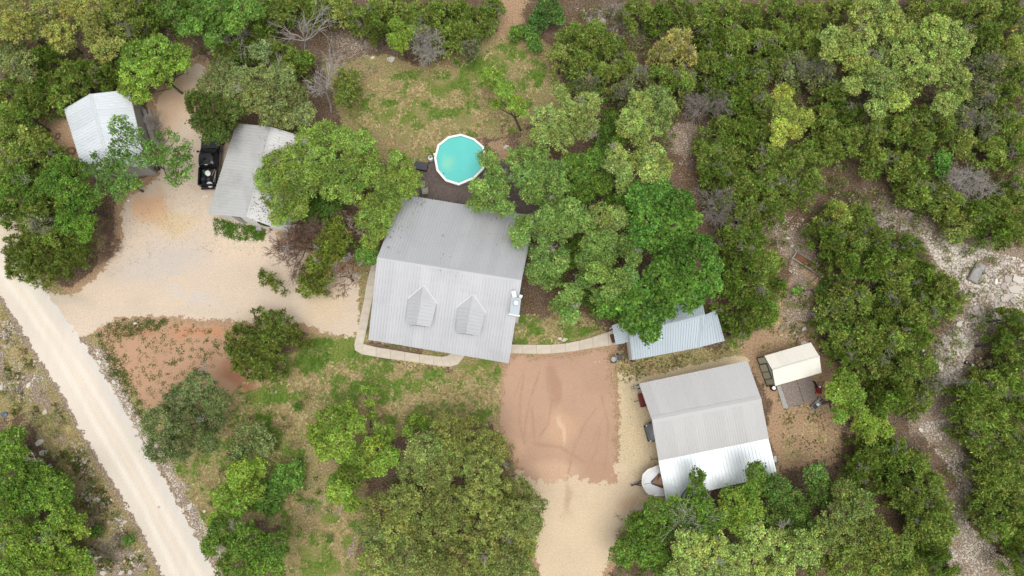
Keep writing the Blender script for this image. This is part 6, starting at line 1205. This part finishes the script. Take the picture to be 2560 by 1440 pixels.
JC = [
 ('in the woods above the white shed', [(20, 235, 46, 0), (75, 245, 42, 0), (120, 215, 42, 1), (190, 195, 42, 0), (125, 150, 40, 1), (225, 180, 30, 1), (160, 240, 38, 0), (30, 295, 42, 0), (72, 292, 30, 1), (250, 195, 24, 1)]),
 ('just left of the vivid green tree', [(300, 50, 44, 2), (350, 80, 42, 0), (388, 40, 38, 1), (290, 8, 34, 2), (350, 8, 36, 0), (280, 162, 34, 0), (308, 90, 26, 2)]),
 ('just right of the vivid green tree', [(690, 28, 44, 0), (655, 82, 36, 1), (612, 128, 34, 1), (560, 132, 32, 0), (740, 8, 34, 0), (700, 125, 30, 0), (738, 158, 36, 0), (705, 165, 28, 0)]),
 ('at the top edge above the back lawn', [(790, 22, 36, 0), (850, 22, 38, 2), (905, 50, 36, 0), (945, 32, 38, 0), (985, 12, 34, 2), (948, 80, 26, 1)]),
 ('in the clump above the back lawn', [(1045, 45, 42, 0), (1100, 40, 42, 0), (1062, 100, 40, 3), (1115, 92, 42, 0), (1165, 88, 38, 0), (1150, 32, 38, 1), (1205, 48, 34, 0), (1232, 22, 28, 1), (1175, 125, 22, 3)]),
 ('left of the back lawn', [(870, 200, 32, 2), (862, 240, 28, 0), (770, 150, 20, 1)]),
 ('right of the back lawn', [(1430, 100, 44, 0), (1480, 88, 42, 0), (1528, 112, 38, 0), (1398, 140, 32, 2), (1452, 165, 42, 0), (1512, 190, 38, 0), (1470, 212, 30, 3), (1562, 160, 32, 0)]),
 ('at the top edge right of the rocky gap', [(1590, 26, 42, 0), (1645, 40, 38, 1), (1700, 22, 40, 0), (1760, 38, 44, 0), (1820, 32, 44, 0), (1880, 38, 42, 0), (1780, 100, 42, 1), (1840, 108, 44, 0), (1895, 108, 40, 0)]),
 ('in the upper woods below the yellowish junipers', [(1592, 200, 36, 3), (1650, 195, 36, 0), (1705, 210, 40, 0), (1762, 165, 40, 0), (1820, 178, 44, 1), (1880, 190, 44, 0), (1782, 225, 36, 1), (1845, 250, 44, 1), (1895, 268, 42, 0), (1560, 232, 30, 3)]),
 ('of yellowish tint at the upper centre right', [(1690, 112, 44, 4), (1652, 142, 32, 4), (1718, 150, 30, 4)]),
 ('right of the pale rubble patch and reddish path', [(1800, 330, 44, 0), (1860, 328, 44, 1), (1772, 382, 42, 0), (1832, 400, 46, 0), (1790, 440, 42, 1), (1852, 465, 46, 0), (1810, 500, 36, 3), (1865, 535, 44, 0), (1830, 590, 36, 1)]),
 ('below the striking yellow green tree', [(1910, 395, 44, 0), (1965, 410, 46, 0), (2015, 395, 44, 0), (1915, 460, 44, 0), (1972, 478, 46, 0), (2018, 462, 40, 0), (1930, 525, 40, 0), (1900, 340, 40, 0)]),
 ('at the top edge left of the pale grove', [(1950, 28, 42, 0), (2010, 45, 44, 0), (1962, 95, 42, 0), (2022, 110, 42, 0), (1925, 150, 42, 0), (1985, 170, 44, 3), (2045, 180, 42, 3), (2082, 235, 38, 0), (2070, 28, 34, 2)]),
 ('in the top right corner', [(2455, 30, 44, 2), (2515, 30, 44, 0), (2555, 80, 40, 2), (2462, 95, 42, 0), (2515, 130, 44, 2), (2460, 170, 44, 3), (2535, 200, 44, 0), (2500, 240, 44, 0), (2445, 240, 42, 3)]),
 ('along the top edge above the pale grove', [(2290, 12, 30, 2), (2350, 12, 34, 0), (2402, 35, 34, 0), (2110, 15, 26, 0)]),
 ('below the pale grove, left part', [(2060, 300, 42, 0), (2120, 290, 42, 1), (2110, 350, 44, 0), (2170, 335, 42, 0), (2062, 365, 42, 0), (2232, 325, 44, 0), (2290, 298, 42, 0), (2290, 362, 42, 0), (2182, 400, 38, 0), (2240, 415, 42, 0)]),
 ('below the pale grove, right part', [(2345, 320, 42, 0), (2402, 300, 44, 3), (2452, 315, 44, 3), (2512, 305, 44, 0), (2400, 362, 38, 2), (2470, 375, 44, 0), (2535, 380, 44, 0), (2550, 290, 36, 0)]),
 ('above the gully at the right side', [(2290, 430, 44, 0), (2332, 480, 44, 0), (2290, 488, 36, 0), (2372, 515, 44, 0), (2400, 560, 42, 2), (2440, 535, 44, 1), (2492, 525, 44, 0), (2540, 480, 44, 0), (2500, 580, 44, 1), (2550, 560, 42, 0)]),
 ('in the round thicket above the rusty frame', [(2090, 540, 46, 2), (2148, 548, 44, 0), (2072, 600, 46, 1), (2130, 610, 46, 0), (2188, 602, 42, 1), (2120, 665, 40, 1), (2180, 660, 44, 1)]),
 ('in the belt right of the rusty frame', [(2240, 660, 44, 0), (2272, 620, 34, 1), (2300, 690, 44, 1), (2232, 715, 46, 0), (2350, 715, 42, 0), (2372, 762, 32, 0)]),
 ('in the belt right above the cream shed', [(2080, 770, 46, 0), (2140, 750, 46, 0), (2200, 780, 46, 1), (2262, 780, 46, 0), (2320, 768, 46, 0), (2082, 838, 44, 0), (2150, 838, 46, 0), (2222, 848, 46, 0), (2290, 845, 44, 1), (2112, 898, 36, 1)]),
 ('in the belt directly right of the cream shed', [(2180, 910, 46, 0), (2252, 925, 46, 0), (2302, 915, 38, 0), (2232, 985, 46, 1), (2290, 998, 42, 0), (2325, 955, 32, 3), (2200, 1015, 36, 1)]),
 ('dark one right of the deep green tree', [(1862, 650, 46, 1), (1920, 655, 42, 0), (1830, 705, 38, 1), (1890, 718, 46, 0), (1935, 715, 32, 1), (1862, 780, 44, 1), (1910, 785, 42, 1), (1848, 828, 30, 1), (1790, 775, 18, 1), (1816, 802, 22, 1), (1880, 600, 40, 1)]),
 ('right of the bottom right grove', [(2170, 1140, 46, 1), (2230, 1130, 44, 1), (2132, 1180, 34, 1), (2280, 1168, 44, 0), (2212, 1200, 44, 1), (2320, 1208, 36, 0), (2272, 1240, 44, 0), (2330, 1270, 44, 0), (2348, 1325, 42, 0), (2302, 1318, 42, 0)]),
 ('at the bottom edge left of the lower gully', [(2335, 1385, 38, 1), (2360, 1425, 34, 1), (2310, 1400, 30, 1)]),
 ('at the right edge above the go-kart frame', [(2525, 800, 36, 1), (2552, 840, 42, 0), (2540, 895, 42, 0), (2500, 860, 26, 1)]),
 ('at the right edge below the go-kart frame', [(2425, 985, 42, 1), (2472, 965, 42, 0), (2522, 955, 44, 1), (2425, 1040, 42, 0), (2482, 1040, 46, 0), (2542, 1030, 44, 1), (2445, 1098, 40, 0), (2502, 1108, 46, 0), (2552, 1112, 40, 0)]),
 ('at the lower right edge beside the lower gully', [(2475, 1180, 44, 0), (2532, 1190, 44, 0), (2470, 1245, 42, 0), (2525, 1268, 46, 0), (2480, 1315, 38, 0), (2535, 1335, 44, 1), (2552, 1400, 40, 1)]),
 ('at the left edge below the top left woods', [(28, 342, 42, 0), (80, 345, 34, 2), (62, 395, 42, 0), (112, 385, 36, 0), (20, 400, 38, 0)]),
 ('in the left thicket near the road bend', [(22, 535, 36, 1), (72, 540, 38, 0), (112, 530, 38, 0), (105, 565, 30, 3), (145, 590, 28, 0)]),
]
ORD = ['second', 'third', 'fourth', 'fifth', 'sixth', 'seventh', 'eighth', 'ninth', 'tenth', 'eleventh']; NUM = []
LOOK = ['olive green', 'dark green', 'lighter olive', 'grey twigged', 'yellowish']
for area, L_ in JC:
    L_ = sorted(L_); n = len(L_)
    for i, (x, y, r, tone) in enumerate(L_):
        pos = 'leftmost' if i == 0 else 'rightmost' if i == n-1 else ORD[i-1]+' from left'
        dead = .9 if tone == 3 else (.4 if rng.random() < .35 else 0)
        juniper('%s juniper, %s %s' % (LOOK[tone], pos, area), x, y, r, 'junipers '+area, tone=tone, dead=dead)

# ---- low grass and weeds
def tufts(name, poly, n, ln, cols, label, cat='grass', clump=.6, up=.55, k=11, mask=None, wd=.032, spread=.05, seed=31, cell=1.0):
    pts = sample_poly(poly, n*2); q = Pn(pts[:, 0], pts[:, 1], 0.0); dn = vnoise(q[:, 0], q[:, 1], cell, seed); s_ = np.argsort(-(dn+rng.random(len(dn))*(1-clump)*1.8))[:n]; q = q[s_]
    ci = rng.integers(len(cols), size=n)
    if len(cols) == 7:                                   # green and dry grass grow in patches
        gsel = vnoise(q[:, 0]+q[:, 1]*.4, q[:, 1]*1.6, 1.7, 77)*.7+vnoise(q[:, 0], q[:, 1], .5, 78)*.3+rng.random(n)*.25 > .66; ci = np.where(gsel, ci % 3, 3+ci % 4)
    C = lin(np.array(cols)[ci])*rng.uniform(.8, 1.2, (n, 1)); up = up*.5; idx = np.repeat(np.arange(n), k); N = n*k
    p = q[idx]+rng.normal(0, spread, (N, 3))*[1, 1, 0]; d = unit(rng.normal(0, 1, (N, 3))*[1, 1, .3]+[0, 0, up]); t = unit(np.cross(d, rng.normal(0, 1, (N, 3)))); l = (ln*rng.uniform(.5, 1.4, N))[:, None]
    V = np.stack([p-t*wd, p+t*wd, p+d*l], 1).reshape(-1, 3); V[:, 2] = np.maximum(V[:, 2], .015); F = np.arange(N*3).reshape(N, 3); c = np.repeat(C[idx]*rng.uniform(.85, 1.15, (N, 1)), 3, 0)
    c0 = V.mean(0)*[1, 1, 0]; return tag(meshobj(name, np_mesh(name, V-c0, F, col=c), M_grass, None, c0), kind='stuff', label=label, cat=cat)
GR = [(100, 134, 50), (114, 146, 60), (132, 154, 78)]; DG = [(186, 172, 126), (208, 194, 150), (158, 150, 102), (176, 146, 114)]; WD = [(84, 96, 48), (98, 108, 58), (74, 88, 40)]
tufts('grass', [(850, 240), (1010, 180), (1200, 140), (1300, 60), (1380, 150), (1300, 330), (1220, 330), (1070, 400), (1000, 400), (900, 340)], 8000, .14, GR+DG, 'patchy green and dry grass of the back lawn', clump=.7)
tufts('grass', [(800, 850), (900, 880), (1130, 920), (1250, 915), (1250, 1060), (1090, 1050), (900, 1000), (780, 960), (700, 1060), (600, 1060), (560, 1000), (640, 930)], 8000, .14, GR+DG, 'patchy green and dry grass of the front lawn below the house', clump=.7)
tufts('grass', [(540, 1080), (700, 1000), (860, 960), (1000, 980), (1050, 1060), (930, 1060), (780, 1060), (760, 1250), (640, 1300), (480, 1240), (420, 1160)], 6500, .13, GR+DG, 'thin green and tan grass among the front lawn trees', clump=.5)
tufts('grass', [(700, 1250), (900, 1250), (900, 1440), (720, 1440)], 4500, .12, GR+DG, 'patchy grass left of the mustard oaks at the bottom', clump=.9)
tufts('grass', [(0, 760), (100, 930), (200, 1110), (380, 1430), (200, 1430), (200, 1200), (90, 1060), (0, 1060)], 5200, .16, DG+WD, 'dry olive grass verge left of the road', clump=.75)
tufts('grass', [(1300, 790), (1420, 780), (1520, 815), (1400, 860), (1280, 860)], 1500, .12, GR+DG, 'grass between the house and the cottage walk', clump=.6)
tufts('grass', [(400, 1150), (540, 1180), (600, 1300), (520, 1320), (430, 1180)], 1500, .14, GR+DG, 'grass patch right of the lower road', clump=.7)
tufts('weeds', [(250, 822), (420, 805), (560, 820), (600, 880), (480, 970), (370, 1020), (300, 960)], 260, .16, WD, 'sparse weeds dotted over the red dirt patch', 'weeds', .35, .35, 14, wd=.035, spread=.12, cell=.8)
tufts('weeds', [(240, 822), (300, 800), (420, 800), (400, 822), (280, 850), (330, 960), (380, 1040), (350, 1050), (280, 940)], 230, .18, WD, 'thicker weeds along the edges of the red dirt patch', 'weeds', .3, .35, 16, wd=.04, spread=.15)
tufts('weeds', [(535, 545), (600, 562), (665, 575), (660, 600), (600, 600), (540, 585)], 330, .16, [(70, 104, 30), (90, 120, 44)], 'green weeds under the lower wall of the garage', 'weeds', .5, .4, 14, wd=.04, spread=.12)
tufts('weeds', [(910, 850), (1100, 888), (1120, 868), (940, 820), (935, 700), (920, 700)], 500, .12, DG+GR, 'scruffy bed between the walk and the house eave', 'weeds', .4, .4, 10, wd=.03)
tufts('weeds', [(780, 850), (830, 850), (820, 910), (760, 940), (740, 900)], 520, .2, [(90, 126, 44), (110, 140, 60)], 'green shrubby weeds right of the spreading juniper', 'weeds', .5, .4, 14, wd=.04, spread=.12)
tufts('weeds', [(1940, 980), (2090, 1040), (2100, 1150), (1960, 1150)], 500, .12, DG+WD, 'sparse weeds in the dirt right of the workshop', 'weeds', .5, .4, 10, wd=.03)
tufts('weeds', [(1540, 880), (1560, 960), (1640, 935), (1860, 870), (1850, 860), (1640, 895), (1560, 870)], 500, .12, DG+WD, 'scruffy weeds between the cottage and the workshop', 'weeds', .5, .4, 10, wd=.03)
tufts('weeds', [(1960, 720), (2060, 740), (2040, 850), (1900, 880), (1920, 840)], 400, .14, DG+WD, 'dry weeds above the cream shed', 'weeds', .5, .4, 10, wd=.03)
tufts('leaf_litter', [(540, 300), (460, 450), (300, 560), (260, 700), (420, 620), (640, 640), (860, 760), (880, 700), (640, 600), (520, 560), (480, 440)], 700, .06, [(110, 88, 62), (92, 80, 52)], 'scattered dark leaf litter on the sandy drive', 'leaf litter', .3, .1, 3, wd=.03, spread=.08)
def scrub(poly, n, cols, label):
    pts = sample_poly(poly, n); q = Pn(pts[:, 0], pts[:, 1], 0.6); c = lin(np.array(cols)[rng.integers(len(cols), size=n)])*rng.uniform(.75, 1.2, (n, 1)); q[:, 2] = rng.uniform(.2, 1.3, n)
    V, F, C = leaves_spike(q, rng.uniform(.25, .6, n), 46, .2, .05, c, .3); c0 = q.mean(0)*[1, 1, 0]; TRI[0] += len(F)
    tag(meshobj('scrub', np_mesh('scrub', V-c0, F, col=C), M_leaf, None, c0), kind='stuff', label=label, cat='scrub')
SC1 = [(128, 142, 78), (142, 148, 98), (156, 150, 122), (116, 132, 64)]; SC2 = [(134, 162, 80), (116, 142, 70), (148, 138, 104)]
scrub([(0, 0), (640, 0), (700, 170), (560, 170), (470, 100), (420, 200), (330, 200), (200, 225), (80, 270), (0, 300)], 420, SC1, 'low scrub between the trunks in the top left woods')
scrub([(1430, 30), (2560, 0), (2560, 560), (2420, 560), (2300, 440), (2060, 420), (2020, 500), (1900, 540), (1790, 480), (1800, 300), (1690, 290), (1560, 240), (1420, 180)], 1500, SC1, 'low scrub between the trunks in the upper right woods')
scrub([(1340, 420), (1560, 360), (1600, 600), (1560, 740), (1400, 760), (1330, 660)], 230, SC2, 'low green scrub under the grove right of the house')
scrub([(1500, 250), (1700, 200), (1680, 380), (1500, 400)], 110, SC2, 'low scrub between the pale oaks at upper centre right')
scrub([(2020, 520), (2280, 600), (2390, 740), (2320, 1040), (2140, 1040), (2060, 800)], 380, SC1, 'low scrub inside the belt of junipers at right')
scrub([(2140, 1110), (2290, 1100), (2380, 1300), (2330, 1440), (2250, 1300)], 240, SC1, 'low scrub among the dark junipers at lower right')
scrub([(2440, 880), (2560, 780), (2560, 1440), (2470, 1320), (2420, 1080)], 330, SC1, 'low scrub among the right edge junipers')
scrub([(1540, 1330), (1700, 1260), (2300, 1330), (2320, 1440), (1540, 1440)], 330, SC2, 'low green scrub under the bottom right grove')
scrub([(960, 1200), (1280, 1120), (1330, 1440), (930, 1440)], 260, SC2, 'low green scrub under the mustard oaks')
scrub([(0, 1120), (160, 1180), (220, 1440), (0, 1440)], 200, SC2, 'low green scrub in the lower left woods')
scrub([(0, 340), (130, 380), (240, 520), (230, 640), (60, 600), (0, 520)], 200, SC2, 'low scrub in the thicket left of the drive')
scrub([(640, 0), (1240, 0), (1200, 110), (960, 90), (740, 60), (700, 120), (640, 110)], 260, SC1, 'low scrub along the top edge woods')
scrub([(690, 340), (900, 320), (960, 560), (900, 640), (800, 560), (700, 500)], 120, SC2, 'low scrub under the grove between garage and pool')
scrub([(1990, 420), (2180, 470), (2300, 520), (2330, 600), (2200, 560), (2060, 480), (1990, 500)], 70, SC1, 'thin scrub in the brown clearing above the round thicket')
scrub([(2290, 560), (2560, 650), (2560, 790), (2400, 900), (2390, 1050), (2440, 1190), (2400, 1300), (2340, 1200), (2330, 880), (2420, 770), (2330, 640)], 60, SC1, 'small scrub plants dotted along the rocky gully')
scrub([(1900, 560), (2050, 640), (2040, 850), (1940, 860), (1960, 700)], 26, SC1, 'small scrub plants by the rusty trailer frame')
scrub([(0, 780), (120, 960), (220, 1130), (380, 1420), (240, 1430), (90, 1060), (0, 1000)], 50, SC1, 'small scrub plants on the left road verge')
scrub([(420, 1150), (640, 960), (800, 960), (780, 1060), (900, 1300), (760, 1430), (560, 1300)], 60, SC2, 'small plants scattered over the front yard')
def roof_leaves(px, py, spread, n, p0, nn, label):
    V = []; F = []; c0 = onplane(px, py, p0, nn); t1 = nn.orthogonal().normalized(); t2 = nn.cross(t1)
    for k in range(n):
        c_ = c0+t1*random.gauss(0, spread)+t2*random.gauss(0, spread)+nn*.06; a_ = random.uniform(0, 6.28); u_ = t1*math.cos(a_)+t2*math.sin(a_); v_ = nn.cross(u_); l_ = random.uniform(.03, .09); o_ = len(V)
        V += [tuple(c_+u_*l_-c0), tuple(c_+v_*l_*.5-c0), tuple(c_-u_*l_-c0), tuple(c_-v_*l_*.5-c0)]; F.append((o_, o_+1, o_+2, o_+3))
    me = bpy.data.meshes.new('leaf_litter'); me.from_pydata(V, [], F); tag(meshobj('leaf_litter', me, simple('dark_leaves', L(84, 74, 60), .9), None, c0), kind='stuff', label=label, cat='leaf litter')
nup = (A1-A0).cross(R0-A0).normalized(); nup = nup if nup.z > 0 else -nup
roof_leaves(985, 580, .8, 50, R0, nup, 'dark leaf litter along the left end of the house upper roof slope')
roof_leaves(1045, 515, .7, 35, R0, nup, 'dark leaf litter near the top left of the house upper roof slope')
roof_leaves(1230, 560, 1.0, 30, R0, nup, 'leaf litter under the oak on the house upper roof slope')
roof_leaves(1110, 645, 1.6, 16, R0, nup, 'few leaves caught below the house ridge')
nga = (GP[5]-GP[2]).cross(GP[1]-GP[2]).normalized(); nga = nga if nga.z > 0 else -nga
roof_leaves(650, 520, .7, 90, GP[1], nga, 'leaf litter on the lower right slope of the garage roof')
roof_leaves(700, 380, .8, 70, GP[1], nga, 'leaf litter on the upper right slope of the garage roof')
# woods going on beyond the photograph's edges
def woodland():
    V = []; F = []; C = []; o = 0; done = 0; pts = []
    while done < 420:
        x = rng.uniform(-84, 84); y = rng.uniform(-32, 62); px, py = PX(np.array([x]), np.array([y])); px, py = px[0], py[0]
        if -90 < px < 2650 and -110 < py < 1530: continue
        if sdist(np.array([px]), np.array([py]), ROAD_L+ROAD_R)[0] > -70 or (1240 < px < 1560 and py > 1400): continue
        if any((x-a)**2+(y-b)**2 < 6 for a, b in pts): continue
        pts.append((x, y)); done += 1
    for x, y in pts:
        R = rng.uniform(1.6, 2.6); zt = rng.uniform(3.2, 5.4); n = 16; k = np.arange(n)+.5; rho = np.sqrt(k/n)*R; th = 2.4*k
        cc = np.stack([x+rho*np.cos(th), y+rho*np.sin(th), zt-.5*zt*(rho/R)**1.7*.9+rng.normal(0, .3, n)], 1)
        base = lin([(134, 150, 70), (112, 134, 56), (138, 168, 76), (158, 170, 88)][rng.integers(4)])*rng.uniform(.85, 1.15)
        v, f, c = leaves_spike(cc, rng.uniform(.5, .8, n), 34, .38, .1, base*np.ones((n, 1)), .3); V.append(v); F.append(f+o); C.append(c); o += len(v)
    V = np.concatenate(V); tag(meshobj('woodland', np_mesh('woodland', V, np.concatenate(F), col=np.concatenate(C)), M_leaf), kind='stuff', label='mixed juniper and oak woodland going on around the property', cat='woodland')
woodland()
def brush(poly, n, mat, label, rl=.35):
    pts = sample_poly(poly, n); q = Pn(pts[:, 0], pts[:, 1], 0.0); segs = []
    for b in q:
        for _ in range(5):
            d = unit(rng.normal(0, 1, 3)*[1, 1, .35]+[0, 0, .25]); a = b+[0, 0, .05]; l = rl*rng.uniform(.5, 1.8); m_1 = a+d*l*.5; e = m_1+unit(d+rng.normal(0, .4, 3))*l*.5; segs.append((a, m_1, .016, .012)); segs.append((m_1, e, .012, .008))
            e[2] = max(e[2], .02); segs.append((m_1, m_1+unit(d+rng.normal(0, .7, 3)*[1, 1, .3])*l*.4, .01, .007))
    V, F = tubes(segs, 3); c0 = q.mean(0); tag(meshobj('brushwood', np_mesh('brushwood', V-c0, F), mat, None, c0), kind='stuff', label=label, cat='brushwood')
brush([(0, 0), (640, 0), (700, 180), (480, 150), (420, 200), (330, 230), (160, 270), (80, 330), (0, 340)], 700, M_dead, 'grey brushwood on the floor of the top left woods')
brush([(1420, 0), (2560, 0), (2560, 600), (2330, 600), (2050, 480), (1900, 560), (1760, 560), (1680, 300), (1560, 240), (1420, 200)], 1900, M_dead, 'grey brushwood on the floor of the upper right woods')
brush([(1330, 420), (1560, 400), (1560, 700), (1640, 840), (1400, 820), (1330, 700)], 380, M_deadb, 'brown brushwood under the grove right of the house', .25)
brush([(2020, 500), (2280, 600), (2400, 760), (2330, 1060), (2120, 1060), (2050, 800)], 500, M_dead, 'grey brushwood under the belt of junipers at right')
brush([(2120, 1100), (2300, 1080), (2400, 1300), (2350, 1440), (2250, 1300)], 300, M_dead, 'grey brushwood under the dark junipers at lower right')
brush([(2420, 860), (2560, 800), (2560, 1440), (2450, 1300)], 420, M_dead, 'grey brushwood at the right edge woods')
brush([(640, 540), (900, 520), (900, 740), (760, 740)], 200, M_deadb, 'brown brushwood under the dying trees')
brush([(0, 1080), (180, 1180), (250, 1440), (0, 1440)], 240, M_dead, 'grey brushwood in the lower left woods')
brush([(1530, 1280), (2300, 1200), (2320, 1440), (1520, 1440)], 380, M_deadb, 'brown brushwood under the bottom right grove')
brush([(640, 60), (1100, 100), (960, 170), (800, 260), (640, 200)], 260, M_dead, 'grey brushwood in the shade above the back lawn')
print('foliage tris', TRI[0], sum(len(m.loops)-2*len(m.polygons) for m in bpy.data.meshes))
